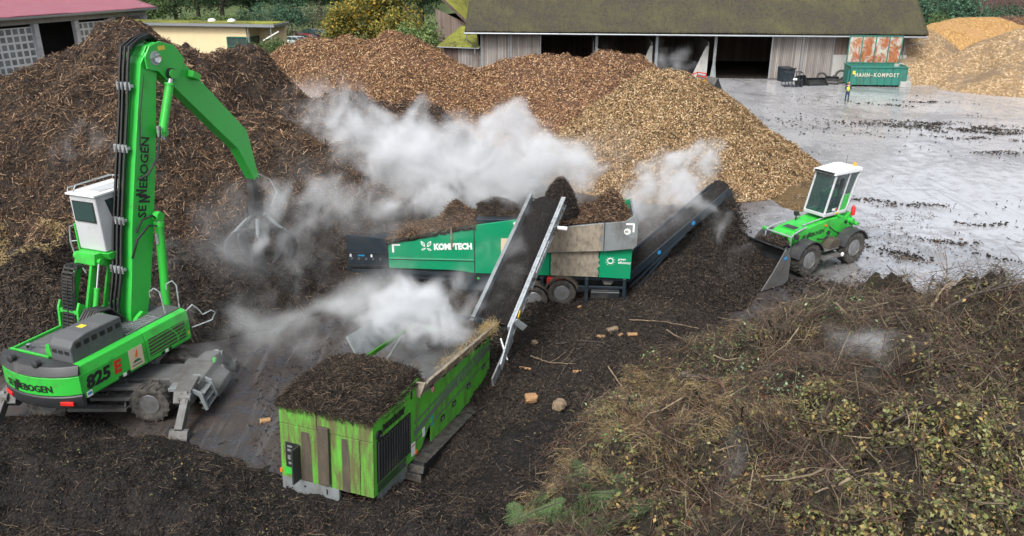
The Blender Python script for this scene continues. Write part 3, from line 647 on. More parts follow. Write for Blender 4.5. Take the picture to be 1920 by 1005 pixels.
branch('dark grey wet log end sticking out under the leaves', [(1575, 890), (1600, 878), (1630, 862)], .05, .04, 'bark')
branch('orange split stick standing in olive leaves', [(1755, 835), (1765, 790, .05)], .025, .015, 'cut_wood', 0)
branch('second orange split stick lean against the first', [(1785, 840), (1762, 785, .05)], .02, .012, 'cut_wood', 0)
branch('brown branch lying in the spruce greens', [(1000, 1003), (1040, 985), (1066, 980)], .04, .03, 'bark')
branch('thin arched twig over the grass beside the spruce greens', [(1005, 896), (1030, 893), (1052, 903)], .012, .008)
branch('bent twig with a long tip over the spruce greens', [(1038, 878), (1080, 888), (1120, 900)], .016, .008)
branch('stiff stick lying level in the hedge trimmings', [(1335, 858), (1375, 850), (1415, 845)], .02, .015, 'bark_pale')
branch('peeled stick crossing the open soil', [(1180, 605), (1250, 610), (1310, 622)], .018, .01)
branch('small pale stick lying on the compost slope', [(1248, 575), (1268, 560)], .015, .01)
# spruce boughs: a stem with flat sprays of needles
def spruce(label, px, py, px2, py2, L=1.):
    a = heap_pt(px, py)+Vector((0, 0, .12)); b_ = heap_pt(px2, py2)+Vector((0, 0, .25))
    t = thing('spruce_bough', label, 'spruce bough', tuple(a), group='cut spruce boughs')
    d = (b_-a); Ld = d.length; d.normalize(); side = d.cross(Vector((0, 0, 1))).normalized(); up = side.cross(d)
    MB().tube([Vector((0, 0, 0)), d*Ld*.5+up*.05, d*Ld], [.014, .010, .004], 5).build('stem', MAT['bark'], t)
    V = []; F = []
    def spray(o, dd, l, w):
        n = int(l/.012)
        for i in range(n):
            f = i/n
            for sg in (-1, 1):
                p = o+dd*l*f+up*(.02*math.sin(f*3)-l*.45*f*f); q = dd*.6+side_l*sg
                e = p+q.normalized()*(.048*(1-.5*f)*(.8+.3*rng.random()))+up*rng.normal()*.007; ww = dd*.0055
                k = len(V); V.extend([p-ww, p+ww, e+ww*.4, e-ww*.4]); F.append((k, k+1, k+2, k+3))
    n = int(Ld/.045)
    for i in range(n):
        f = i/n
        for sg in (-1, 1):
            dd = (d*.75+side*sg*1.+up*.05).normalized(); side_l = dd.cross(up).normalized()
            spray(d*Ld*f, dd, (.42*(1-f)+.10)*L*(.8+.4*random.random()), 0)
    side_l = side; spray(d*Ld*.6, d, Ld*.4, 0)
    o = np_mesh('needles', np.array([tuple(v) for v in V]), np.array(F), MAT['needles'], t); return t
for (lb, a, b_, c_, d_) in [('broad spruce bough pointing towards the trommel at the heap foot', 1130, 960, 1000, 940), ('spruce bough lying across the first with drooping tips', 1200, 950, 1120, 1002),
                            ('short fresh green spruce bough at the lower edge', 1110, 925, 1030, 1000), ('spruce bough half under dry grass with pale shoots', 1190, 905, 1090, 930),
                            ('dense spruce bough curling over a brown branch', 1160, 985, 1060, 995), ('spruce bough tip poking beyond the others over the soil', 1060, 950, 955, 1000), ('upper spruce bough beneath grey leaves', 1150, 890, 1060, 915), ('bright green spruce bough leaning towards the hedge trimmings', 1140, 1000, 1215, 985), ('small spruce bough fanned over bare soil left of the others', 1040, 930, 985, 965), ('spruce bough lying level across the middle of the spruce greens', 1165, 935, 1085, 950), ('narrow spruce bough sticking up between two broad ones', 1090, 975, 1035, 955), ('spruce bough with its cut end towards the grey leaves', 1120, 900, 1075, 880), ('spruce bough hanging down at the right end of the spruce greens', 1215, 945, 1190, 995), ('little spruce twig dropped beside the drum screen corner', 985, 985, 960, 960)]:
    spruce(lb, a, b_, c_, d_, .95)
# chunks of wood on the open ground
def chunk(label, px, py, l, w, ang, mat='cut_wood', round_=False):
    p = heap_pt(px, py); b = MB()
    if round_: b.lathe([(-l/2, w*.42), (-l/2+.02, w*.5), (0, w*.53), (l/2-.02, w*.5), (l/2, w*.44)], (0, 0, w*.5), 'x', 12)
    else: b.prism([(-w/2, 0), (w/2, .01), (w*.4, w*.5), (-w*.2, w*.62), (-w*.5, w*.35)], 'x', -l/2, l/2)
    for i, v in enumerate(b.V): b.V[i] = (v[0]+rng.normal()*l*.04, v[1]+rng.normal()*w*.06, v[2])
    o = b.build('wood_chunk', MAT[mat], None, bevel=.01); o.location = tuple(p); o.rotation_euler = (0, 0, ang)
    tag(o, label, 'wood chunk', 'wood chunks on the ground')
chunk('sawn log end with a pale cut face at the heap foot', 995, 757, .32, .30, .2, 'cut_wood', True)
chunk('reddish split block standing in wire-like roots', 1048, 770, .3, .34, 1.1, 'bark_pale', True)
chunk('brick sized orange offcut, nearest to the trailer wheels of the row', 1185, 629, .34, .16, .1)
chunk('pale offcut beside darker scraps between soil and yard', 1128, 632, .3, .12, -.2)
chunk('slanted brown wedge of wood on the soil hump edge', 1148, 620, .42, .2, .5, 'bark_pale')
chunk('small tan stick end on bare dark soil', 1082, 698, .26, .1, 0)
chunk('thin splinter lying by the crossed branches', 985, 692, .35, .1, -.3)
chunk('orange chip atop the soil hump under the red box', 1086, 577, .16, .12, .7)
chunk('weathered lump of wood with pale spots next to the trommel', 1002, 648, .2, .18, .4, 'bark_pale', True)
chunk('small pale block far down beside the soil hump', 1163, 629, .2, .1, .9)
chunk('orange piece of bark beside the trommel corner', 497, 790, .3, .16, .3)
branch('crossed bare branch on the dark ground before the heap', [(995, 670), (1030, 683), (1080, 685)], .022, .01, 'bark_pale', .05, 3)
branch('second bare branch lying under the crossed one', [(1045, 715), (1060, 690), (1078, 675)], .018, .01, 'bark', .05, 2)
branch('low wet branch pressed into the open soil', [(1040, 648), (1090, 642), (1130, 645)], .02, .012, 'bark', .05, 2)
# debris over the open ground between the machines: small stuff nobody could count
n = 60000
x = rng.uniform(-13, 22, n); y = 14+26*rng.random(n)**1.3
k = (fbm2(x, y, .35, 4, 91) > np.where(x > 9, .25, -.2)) | (rng.random(n) < .06)
x = x[k]; y = y[k]; P = np.stack([x, y, np.zeros(len(x))], -1); N = np.tile([0., 0., 1.], (len(x), 1))
o = sticks('wood_debris', P, N, MAT['crumbs'], None, (.015, .16), (.008, .03), .3, .4, power=3); tag(o, kind='stuff')
k = (x > -1.) & (x < 8) & (y < 27) | (rng.random(len(x)) < .02)
o = sticks('fallen_twigs', P[k][:2600], N[k][:2600], MAT['twigs'], None, (.08, .7), (.005, .014), .25, .6, power=2.2, bend=.2); tag(o, kind='stuff')
# greasy ribs of soil pushed up by the loader on the open yard
P = []
for (px, py, L_, W_, cnt) in ((1800, 240, 4.5, .5, 2600), (1870, 250, 3., .35, 1300), (1745, 231, 2., .3, 500), (1855, 262, 3.5, .25, 500), (1560, 543, 1.2, .45, 900), (1505, 560, 1.6, .4, 900), (1700, 480, .6, .3, 260), (1900, 290, 2.2, .3, 420), (1655, 381, .9, .14, 160), (1690, 385, .8, .12, 120), (1745, 383, .5, .1, 80),
        (1655, 197, 1.6, .3, 380), (1740, 192, 1.5, .2, 240), (1480, 530, 1.3, .4, 700), (1770, 452, .9, .12, 140), (1840, 420, .8, .1, 90), (1895, 488, .7, .12, 110), (1720, 560, .8, .3, 300), (1560, 235, 5., 1.5, 700), (1450, 365, 1.5, .5, 400), (1425, 350, 1., .3, 300)):
    q = atz(px, py); cnt = int(cnt*.6); a = rng.normal(size=(cnt, 2))*np.array([L_, W_*1.3]); x = q[0]+a[:, 0]; y = q[1]+a[:, 1]-a[:, 0]*.22+.4*np.sin(a[:, 0]*1.3+px)
    k = fbm2(x, y, 1.1, 3, px) > -.08; P.append(np.stack([x[k], y[k], np.zeros(k.sum())], -1))
g2_ = np.stack([rng.uniform(8, 40, 1500), rng.uniform(28, 82, 1500), np.zeros(1500)], -1); g2_ = g2_[fbm2(g2_[:, 0], g2_[:, 1], .25, 3, 5) > .1]
P = np.concatenate(P+[g2_]); N = np.tile([0., 0., 1.], (len(P), 1))
o = sticks('soil_clods', P, N, MAT['crumbs'], None, (.04, .22), (.03, .1), .2, .6, power=2); tag(o, kind='stuff')
# ------------------------------------------------------------------ buildings round the yard
def wood_mat(name, a, b_, sc=6.):
    m, nt = new_mat(name); s = NT(nt); c = s.coord()
    sp = s.n('ShaderNodeSeparateXYZ'); s.l(c, sp.inputs[0])
    pl = s.math('FLOOR', s.math('MULTIPLY', sp.outputs[0], sc)); wn = s.n('ShaderNodeTexWhiteNoise', noise_dimensions='1D'); s.l(pl, wn.inputs['W'])
    fr = s.math('FRACT', s.math('MULTIPLY', sp.outputs[0], sc)); gap = s.math('LESS_THAN', fr, .1)
    st = s.noise(s.coord((7, 7, .35)), 2., 5, .7, .3)
    col = s.mixc(s.mapr(s.math('ADD', wn.outputs[0], s.math('MULTIPLY', st, 1.6)), .6, 1.9), a, b_)
    wet = s.mapr(s.noise(s.coord((.5, .5, .25)), 1., 3), .45, .7)
    col = s.mixc(s.math('MULTIPLY', wet, .35), col, tuple(q*.45 for q in a))
    col = s.mixc(gap, col, (.02, .018, .015)); s.out(col, .85, 0., s.bump(s.math('SUBTRACT', st, gap), .5, .03)); MAT[name] = m
wood_mat('old_boards', (.17, .145, .125), (.36, .335, .32), 5.5)
wood_mat('brown_boards', (.13, .095, .075), (.24, .19, .16), 5.5)
wood_mat('dark_boards', (.07, .045, .04), (.13, .09, .08), 4.)
def roof_mat(name, tile, moss, mossf, rows=3.2):
    m, nt = new_mat(name); s = NT(nt); c = s.coord()
    br = s.n('ShaderNodeTexBrick'); mp = s.n('ShaderNodeMapping'); mp.inputs['Scale'].default_value = (1, 1.3, 1); s.l(c, mp.inputs[0]); s.l(mp.outputs[0], br.inputs['Vector'])
    br.inputs['Scale'].default_value = rows; br.inputs['Mortar Size'].default_value = .06; br.inputs['Mortar Smooth'].default_value = .4
    br.inputs['Color1'].default_value = (*tile, 1); br.inputs['Color2'].default_value = (*[q*.6 for q in tile], 1); br.inputs['Mortar'].default_value = (.012, .012, .01, 1)
    big = s.noise(c, .25, 4, .6); n = s.noise(c, 3.2, 6, .75); cl = s.noise(s.coord((3, .8, 1)), 1.5, 4, .7)
    f = s.mapr(s.math('ADD', s.math('ADD', n, s.math('MULTIPLY', cl, .5)), s.math('MULTIPLY', big, .7)), mossf, mossf+.28)
    mc = s.mixc(s.mapr(n, .4, .65), moss[0], moss[1])
    col = s.mixc(f, br.outputs[0], mc)
    h = s.math('ADD', s.math('MULTIPLY', f, .8), br.outputs['Fac'] if False else s.math('MULTIPLY', n, .6))
    s.out(col, .95, 0., s.bump(h, .8, .12), Specular_IOR_Level=.2); MAT[name] = m
roof_mat('moss_tiles', (.13, .115, .095), ((.12, .112, .058), (.082, .08, .04)), .98)
roof_mat('moss_tiles_bright', (.12, .10, .07), ((.30, .30, .05), (.16, .19, .04)), .86)
m, nt = new_mat('red_sheet'); s = NT(nt); c = s.coord(); wv = s.n('ShaderNodeTexWave', bands_direction='Y'); s.l(c, wv.inputs[0]); wv.inputs['Scale'].default_value = 1.1; wv.inputs['Distortion'].default_value = .3
nz = s.noise(c, .8, 5, .65); col = s.mixc(s.mapr(wv.outputs[1], .5, .95), (.25, .06, .09), (.36, .17, .20)); col = s.mixc(s.mapr(nz, .5, .75, 0, .4), col, (.25, .16, .16))
s.out(col, .6, 0., s.bump(wv.outputs[1], .5, .06)); MAT['red_sheet'] = m
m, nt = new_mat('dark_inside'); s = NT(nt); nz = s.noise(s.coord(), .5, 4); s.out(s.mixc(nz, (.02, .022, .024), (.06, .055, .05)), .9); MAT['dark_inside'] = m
paint('render_cream', (.72, .60, .36), .9, dirt=.15, dcol=(.4, .34, .22), streak=3)
paint('green_frame', (.02, .12, .07), .5, dirt=.1)
paint('metal_trim', (.30, .33, .35), .4, .5, dirt=.2, dcol=(.12, .12, .12))
m, nt = new_mat('rusty_lid'); s = NT(nt); c = s.coord(); n = s.noise(s.coord((1, 1, 1)), 1.1, 6, .7, .8); n2 = s.noise(s.coord((2.5, 1, .6)), 2, 5, .7)
f = s.mapr(s.math('ADD', n, s.math('MULTIPLY', n2, .4)), .62, .76)
rust = s.ramp(n2, [(.3, (.10, .025, .012)), (.5, (.30, .09, .03)), (.7, (.42, .22, .10))])
s.out(s.mixc(f, (.42, .43, .38), rust), .8, 0., s.bump(n2, .3, .01)); MAT['rusty_lid'] = m

def local(p0, p1):
    """frame on the ground: origin p0, x towards p1"""
    d = Vector((p1[0]-p0[0], p1[1]-p0[1], 0)); return (p0[0], p0[1], 0), (0, 0, math.atan2(d.y, d.x)), d.length
# --- the big open barn: front wall line, doors to the right
F0 = (-3.9, 91.8); F1 = (42.1, 87.8)
loc, rot, LB = local(F0, F1)
t = thing('barn', 'long open fronted barn with mossy tiled roof and grey board sliding doors', 'barn', loc, rot)
def bx(px):   # x on the front line for a pixel column
    u = (px-960)/FPX/ (cth+((502.5-125)/FPX)*sth)
    # intersect ray with the line
    dx, dy = F1[0]-F0[0], F1[1]-F0[1]; k = (u*F0[1]-F0[0])/(dx-u*dy); return k*LB
EZ = 4.95
o = MB().prism([(-1.2, EZ-.05), (8.2, EZ+6.9), (17.6, EZ-.05), (17.6, EZ-.35), (8.2, EZ+6.55), (-1.2, EZ-.35)], 'x', -1.0, LB+1.2).build('roof', MAT['dark_boards'], t)
# tile skin on the front slope, its own local frame so the courses follow the slope
def slope_skin(name, mat, parent, x0, x1, y0, z0, y1, z1, th=.16, wob=.0):
    L_ = math.hypot(y1-y0, z1-z0); nx = int((x1-x0)/.5); ny = int(L_/.35)
    xs = np.linspace(0, x1-x0, nx); ys = np.linspace(0, L_, ny); XX, YY = np.meshgrid(xs, ys)
    ZZ = .08*fbm2(XX, YY, .25, 4, 3)+.04*fbm2(XX, YY, 1.3, 3, 9)+th; ZZ = ZZ+.02*((YY/.35) % 1)
    I = (np.arange(ny-1)[:, None]*nx+np.arange(nx-1)[None, :]).ravel()
    o = np_mesh(name, np.stack([XX, YY, ZZ], -1).reshape(-1, 3), np.stack([I, I+1, I+nx+1, I+nx], -1), mat, parent, smooth=True)
    o.location = (x0, y0, z0); o.rotation_euler = (math.atan2(z1-z0, y1-y0), 0, 0)
    s_ = o.modifiers.new('t', 'SOLIDIFY'); s_.thickness = .14; s_.offset = -1; return o
slope_skin('roof_tiles', MAT['moss_tiles'], t, -1.15, LB+1.35, -1.35, EZ-.1, 8.2, EZ+6.95, .12)
b = MB(); b.box(0, LB, 16.3, 16.5, 0, EZ); b.box(0, .15, .1, 16.3, 0, EZ); b.box(LB-.15, LB, .1, 16.3, 0, EZ)
b.prism([(.3, EZ), (8.2, EZ+6.3), (16.2, EZ)], 'x', LB-.1, LB-.02); b.prism([(.3, EZ), (8.2, EZ+6.3), (16.2, EZ)], 'x', .02, .1)
b.build('wall', MAT['brown_boards'], t)
MB().box(.2, LB-.2, .4, 16.2, -.02, .02).build('inner_floor', MAT['compost_brown'], t)
MB().tube([(-1.2, -1.42, EZ-.22), (LB+1.3, -1.42, EZ-.28)], .09, 8).build('gutter', MAT['metal_trim'], t)
MB().tube([(LB+1.0, -1.4, EZ-.3), (LB+.9, -1.2, EZ-.9), (LB-.4, -.2, EZ-1.3), (LB-.5, -.1, .2)], .06, 8).build('downpipe', MAT['metal_trim'], t)
MB().tube([(-1.0, -1.4, EZ-.3), (-.9, -1.3, EZ-.9), (-.2, -.3, EZ-1.7), (-.2, -.2, EZ-2.6)], .07, 8).build('downpipe', MAT['metal_trim'], t)
DX = [bx(q) for q in (902, 958, 1014)]
for a_, b2 in ((0, 1), (1, 2)):
    d = MB().box(DX[a_]+.06, DX[b2]-.06, -.12, -.04, .1, EZ-.25).build('sliding_door', MAT['old_boards'], t)
    f = MB(); f.box(DX[a_]-.0, DX[a_]+.12, -.17, -.03, .08, EZ-.2); f.box(DX[b2]-.12, DX[b2]-.0, -.17, -.03, .08, EZ-.2); f.box(DX[a_]+.12, DX[b2]-.12, -.16, -.03, EZ-.32, EZ-.2); f.build('door_frame', MAT['metal_trim'], d)
RX = [bx(q) for q in (1442, 1500, 1558, 1594)]
for a_, b2 in ((0, 1), (1, 2)):
    d = MB().box(RX[a_]+.08, RX[b2]-.03, -.12, -.04, .1, EZ-.25).build('sliding_door', MAT['old_boards'], t)
    f = MB(); f.box(RX[a_]-.02, RX[a_]+.1, -.17, -.03, .08, EZ-.2); f.box(RX[b2]-.05, RX[b2]+.03, -.18, -.03, .08, EZ-.2); f.box(RX[a_]+.1, RX[b2]-.05, -.16, -.03, EZ-.32, EZ-.2); f.build('door_frame', MAT['metal_trim'], d)
MB().box(RX[2]+.03, LB, -.05, .1, 2.7, EZ).build('wall_panel', MAT['brown_boards'], t)
MB().box(RX[2]+.03, LB, -.08, .12, 0, 2.69).build('plinth', MAT['concrete'], t)
for q in (1117, 1229, 1338):
    x0 = bx(q); b = MB(); b.box(x0-.14, x0+.14, -.1, .14, 0, EZ-.2)
    b.prism([(x0-.14, 1.6), (x0-.14, 0), (x0-.34, 0)], 'y', -.08, .12); b.prism([(x0+.14, 1.6), (x0+.14, 0), (x0+.34, 0)], 'y', -.08, .12)
    b.build('post', MAT['steel_grey'], t)
for q in (1150, 1290):
    x0 = bx(q)
b = MB()
for q in (1117, 1229, 1338): 
    x0 = bx(q); b.box(x0-.35, x0-.25, 3., 15, 0, 3.6)
b.build('bay_wall', MAT['concrete'], t)
MB().box(DX[2], RX[0], -.06, .1, EZ-.35, EZ-.05).build('lintel', MAT['dark_boards'], t)
for q, w_ in ((1208, 1.5), (1312, 1.6)):   # tall concrete shield leaning by the posts
    x0 = bx(q); MB().prism([(x0-w_*.5, 0), (x0+w_*.55, 0), (x0+w_*.55, 3.4), (x0+w_*.38, 3.4)], 'y', .5, .7).build('shield_wall', MAT['concrete'], t)
# --- the second barn behind, gable towards the yard
q0 = aty(818, 62, 104); q1 = aty(900, 62, 100)
loc, rot, L2 = local((q0[0], q0[1]), (q1[0]+3, q1[1]-1)); z0 = 0
t = thing('barn', 'older board barn with bright moss on its steep roof left of the long barn', 'barn', loc, rot)
zt = aty(815, 20, 104)[2]; ze = aty(893, 52, 101)[2]
b = MB().prism([(0, 0), (6.4, 0), (6.4, ze-.2), (0, zt+.2)], 'y', 0, .2); b.box(.01, .2, .2, 14, 0, zt-.5); b.build('wall', MAT['brown_boards'], t)
sl = MB(); sl.V = []
def gable_skin(x0, z0_, x1, z1_, y0, y1, mat, par, name='roof'):
    L_ = math.hypot(x1-x0, z1_-z0_); nx = int((y1-y0)/.5)+2; ny = int(L_/.35)+2
    xs = np.linspace(0, y1-y0, nx); ys = np.linspace(0, L_, ny); XX, YY = np.meshgrid(xs, ys)
    ZZ = .10*fbm2(XX, YY, .3, 4, 5)+.02*((YY/.35) % 1)
    I = (np.arange(ny-1)[:, None]*nx+np.arange(nx-1)[None, :]).ravel()
    o = np_mesh(name, np.stack([XX, YY, ZZ], -1).reshape(-1, 3), np.stack([I, I+1, I+nx+1, I+nx], -1), mat, par, smooth=True)
    ax = Vector((0, 1, 0)); ay = Vector((x1-x0, 0, z1_-z0_)).normalized(); M = frame((x0, y0, z0_), ax, ay)
    if M.col[2].z < 0: 
        M = frame((x0, y1, z0_), -ax, ay)
    o.matrix_local = M; s_ = o.modifiers.new('t', 'SOLIDIFY'); s_.thickness = .25; s_.offset = -1; return o
gable_skin(7.4, ze-.9, -6, zt+7.2, -.8, 15, MAT['moss_tiles_bright'], t)
MB().bar((7.4, -.84, ze-1.0), (-6, -.84, zt+7.1), .06, .32).build('verge_board', MAT['dark_boards'], t)
MB().box(3.2, 6.4, -.06, -.01, 0, 1.7).build('door', MAT['dark_boards'], t)
# --- lean-to between the barns
q0 = aty(836, 88, 94); q1 = aty(901, 80, 92)
loc, rot, L3 = local((q0[0]-.3, q0[1]), (q1[0], q1[1]))
t = thing('shed', 'low board lean-to with mossy roof against the end of the long barn', 'shed', loc, rot)
zf = aty(850, 84, 93)[2]
MB().box(0, L3, 0, .15, 0, zf-.15).build('wall', MAT['old_boards'], t)
MB().box(L3*.02, L3*.4, -.05, -.01, 0, zf-.3).build('door', MAT['dark_boards'], t)
slope_skin('roof', MAT['moss_tiles_bright'], t, -.5, L3+.1, -.5, zf-.25, 5.5, zf+1.5, .1)
MB().tube([(-.5, -.58, zf-.3), (L3+.1, -.58, zf-.25)], .06, 8).build('gutter', MAT['metal_trim'], t)
# --- garage with the red roof, left
G0 = (-60.6, 84.); G1 = (-49.5, 112.)
loc, rot, LG = local(G0, G1)
t = thing('garage', 'long vehicle hall with faded red sheet roof, white posts and sectional doors', 'garage', loc, rot)
# local y points away from the yard
ez = 6.0
b = MB(); b.box(-14, LG+.6, 13.8, 14, 0, ez); b.box(LG+.3, LG+.6, 0, 13.8, 0, ez+.6); b.box(-14, -13.7, 0, 13.8, 0, ez); b.build('wall', MAT['cab_white'], t)
o = slope_skin('roof', MAT['red_sheet'], t, -15, LG+1.6, -1.3, ez+.15, 14, ez+3.9, .1)
MB().box(-15, LG+1.6, -1.42, -1.24, ez-.05, ez+.18).build('gutter', MAT['metal_trim'], t)
MB().box(-14, LG+.6, -.05, .3, ez-.75, ez-.05).build('lintel', MAT['concrete'], t)
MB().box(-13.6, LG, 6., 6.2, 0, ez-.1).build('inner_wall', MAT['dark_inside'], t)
n = 0
xs = [-13.8, -8.6, -3.3, 2.4, 8.0, 13.8, 19.4, 25., LG+.2]
for x0 in xs: MB().box(x0-.3, x0+.3, -.32, .28, 0, ez-.76 if x0 else 5).build('post', MAT['cab_white'], t)
for i in (0, 1, 2, 4, 6):
    x0, x1 = xs[i]+.32, xs[i+1]-.32
    d = MB().box(x0, x1, .12, .2, 0, ez-1.05).build('sectional_door', MAT['white_paint'], t)
    g = MB(); nn = 6; hh = (ez-1.05)/6
    for a_ in range(nn):
        for k in range(6):
            w_ = (x1-x0)/nn; g.box(x0+a_*w_+.14, x0+(a_+1)*w_-.14, .09, .125, k*hh+.12, (k+1)*hh-.12)
    g.build('pane', MAT['steel_grey'], d)
# --- yellow flat roofed building
Y0 = (-44.5, 104.); Y1 = (-29.0, 101.)
loc, rot, LY = local(Y0, Y1)
t = thing('office_building', 'flat roofed cream rendered building with dark green corner window', 'building', loc, rot)
zt = 4.55
b = MB(); b.box(-6, LY-3.6, 0, .25, 0, zt); b.box(-6, -5.75, .25, 3.4, 0, zt)
b.box(LY-3.6, LY+.2, 2.8, 3.05, 0, zt); b.box(LY-3.6, LY-3.35, .25, 2.8, 0, zt)
b.build('wall', MAT['render_cream'], t)
MB().box(-6.5, LY+.5, -.7, 3.6, zt+.02, zt+.34).build('flat_roof', MAT['metal_trim'], t)
MB().box(-6.2, LY+.2, -.4, 3.4, zt+.345, zt+.42).build('roof_planting', MAT['moss_tiles_bright'], t)
ws = thing('corner_window', None, None); ws.parent = t
x0 = LY-6.2; o = MB(); 
for a_ in (x0, x0+1.35, x0+2.6): o.box(a_-.07, a_+.07, -.12, -.02, 1.0, 3.3)
for z_ in (1.0, 2.2, 3.3): o.box(x0+.07, x0+2.53, -.11, -.02, z_-.06, z_+.06)
fr = o.build('window', MAT['green_frame'], t); bpy.data.objects.remove(ws)
MB().box(x0, x0+2.6, -.05, -.01, 1.0, 3.3).build('pane', MAT['window_glass'], fr)
o = MB()
for a_ in (.15, 1.2, 2.4): o.box(LY-3.34, LY-3.24, a_, a_+.12, 1, 3.3)
for z_ in (1.0, 2.2, 3.3): o.box(LY-3.335, LY-3.25, .1, 2.5, z_-.06, z_+.06)
fr = o.build('window', MAT['green_frame'], t); MB().box(LY-3.35, LY-3.30, .2, 2.5, 1.0, 3.3).build('pane', MAT['window_glass'], fr)
for a_, q in ((LY-3.2, -.3), (LY-.1, -.4)): MB().tube([(a_, q, 0), (a_, q, zt)], .09, 8).build('post', MAT['metal_trim'], t)
MB().bar((LY-1.2, -.5, 3.0), (LY+.9, -.4, 4.1), .12, .14).build('canopy_beam', MAT['white_paint'], t)
MB().box(LY-2.0, LY-.6, 2.74, 2.79, 0, 2.5).build('door', MAT['green_frame'], t)
# roof domes
for x0 in (-1.5, 1.2): MB().lathe([(0, .5), (.15, .48), (.3, .3), (.36, .0)], (x0+8, 2.2, zt+.42), 'z', 14).build('skylight', MAT['white_paint'], t, smooth=True)
# --- dark barn far right
q0 = aty(1742, 40, 135); q1 = aty(2050, 40, 128)
loc, rot, LD = local((q0[0], q0[1]), (q1[0], q1[1]))
t = thing('barn', 'dark red stained board barn half hidden by bushes beyond the chip heaps', 'barn', loc, rot)
w_ = LD; 
m, nt = new_mat('red_boards'); s = NT(nt); c = s.coord((6, 1, .3)); nz = s.noise(c, 1.5, 4, .7); s.out(s.mixc(s.mapr(nz, .35, .65), (.05, .028, .028), (.12, .07, .065)), .9); MAT['red_boards'] = m
MB().prism([(0, 0), (w_, 0), (w_, 9.6), (w_/2, 17), (0, 9.6)], 'y', 0, .3).build('wall', MAT['red_boards'], t)
b = MB(); b.prism([(-2.4, 8.4), (w_/2, 18.1), (w_/2, 17.6), (-2.2, 8.0)], 'y', -1.4, 16); b.prism([(w_+2.4, 8.4), (w_/2, 18.1), (w_/2, 17.6), (w_+2.2, 8.0)], 'y', -1.4, 16)
paint('red_tile', (.30, .10, .07), .85, dirt=.4); b.build('roof', MAT['red_tile'], t)
MB().box(w_*.42, w_*.72, -.5, -.1, 8.6, 9.4).build('canopy', MAT['dark_boards'], t)

# --- container with raised lid
cx0, cx1 = 34.75, 40.3; cy_ = 83.75
t = thing('roll_off_container', 'teal steel container with rusty lid thrown open, lettered along its side', 'container', (cx0, cy_, 0), (0, 0, math.atan2(-.5, 5.5)))
Lc, Wc, Hc_ = 5.6, 2.4, 2.05
b = MB(); b.box(0, Lc, 0, .06, .25, Hc_); b.box(0, Lc, Wc-.06, Wc, .25, Hc_); b.box(0, .06, .06, Wc-.06, .25, Hc_); b.box(Lc-.06, Lc, .06, Wc-.06, .25, Hc_); b.box(.0, Lc, .0, Wc, .18, .25); b.build('body', MAT['teal_paint'], t, bevel=.01)
b = MB(); b.box(-.05, Lc+.05, -.09, .03, Hc_-.14, Hc_+.02); b.box(-.05, Lc+.05, Wc-.03, Wc+.06, Hc_-.14, Hc_+.02); b.box(-.06, .06, .03, Wc-.03, Hc_-.13, Hc_+.01); b.box(Lc-.06, Lc+.06, .03, Wc-.03, Hc_-.13, Hc_+.01); b.build('rim', MAT['teal_paint'], t, bevel=.015)
for i in range(9):
    x0 = .02+i*(Lc-.1)/8; MB().box(x0, x0+.07, -.07, -.002, .25, Hc_-.15).build('rib', MAT['teal_paint'], t)
text_obj('lettering', 'HAHN\u2013KOMPOST', .55, frame((.40, -.075, 1.02), (1, 0, 0), (0, 0, 1)), MAT['stencil'], t, bold=.03, gap=1.35, sx=.80)
MB().box(.16, .42, -.08, -.07, 1.25, 1.6).build('notice', MAT['amber_sign'], t)
lid = MB(); lid.box(.15, Lc-.15, Wc+.0, Wc+.05, Hc_+.15, Hc_+2.75); lo_ = lid.build('lid', MAT['rusty_lid'], t)
b = MB(); 
for x0 in (.1, 1.42, 2.78, 4.12, Lc-.2): b.box(x0, x0+.1, Wc-.06, Wc-.002, Hc_+.1, Hc_+2.8)
for z_ in (Hc_+.04, Hc_+2.75): b.box(.1, Lc-.1, Wc-.07, Wc-.001, z_, z_+.1)
b.build('lid_frame', MAT['teal_paint'], lo_)
for x0 in (.3, Lc-.5): MB().lathe([(0, .16), (.2, .16)], (x0, .4, .16), 'x', 14).build('roller', MAT['dark_grey'], t)
MB().bar((-.15, .2, .3), (-.15, .2, 1.7), .1, .25, (0, 1, 0)).build('door_latch', MAT['teal_paint'], t)
for i, (px, py) in enumerate(((1697, 160), (1698, 148), (1699, 137), (1698, 127))):
    q = atz(1697, 164, 0); o = MB().box(-.55, .55, -.4, .4, 0, .58).build('concrete_block', MAT['concrete'], None, bevel=.03)
    o.location = (q[0]+.15*(i % 2), q[1]+i*.85+.3, .6*i*.8 if i else 0); o.rotation_euler = (0, 0, .1*i)
    if i: o.location.z = .62*i-.12*i; 
    tag(o, ['whole concrete block standing on the yard beside the container', 'second concrete block up, half under straw coloured chips', 'third concrete block up, chips spilling across it', 'topmost concrete block beside the container corner'][i], 'concrete block', 'concrete blocks by the container')
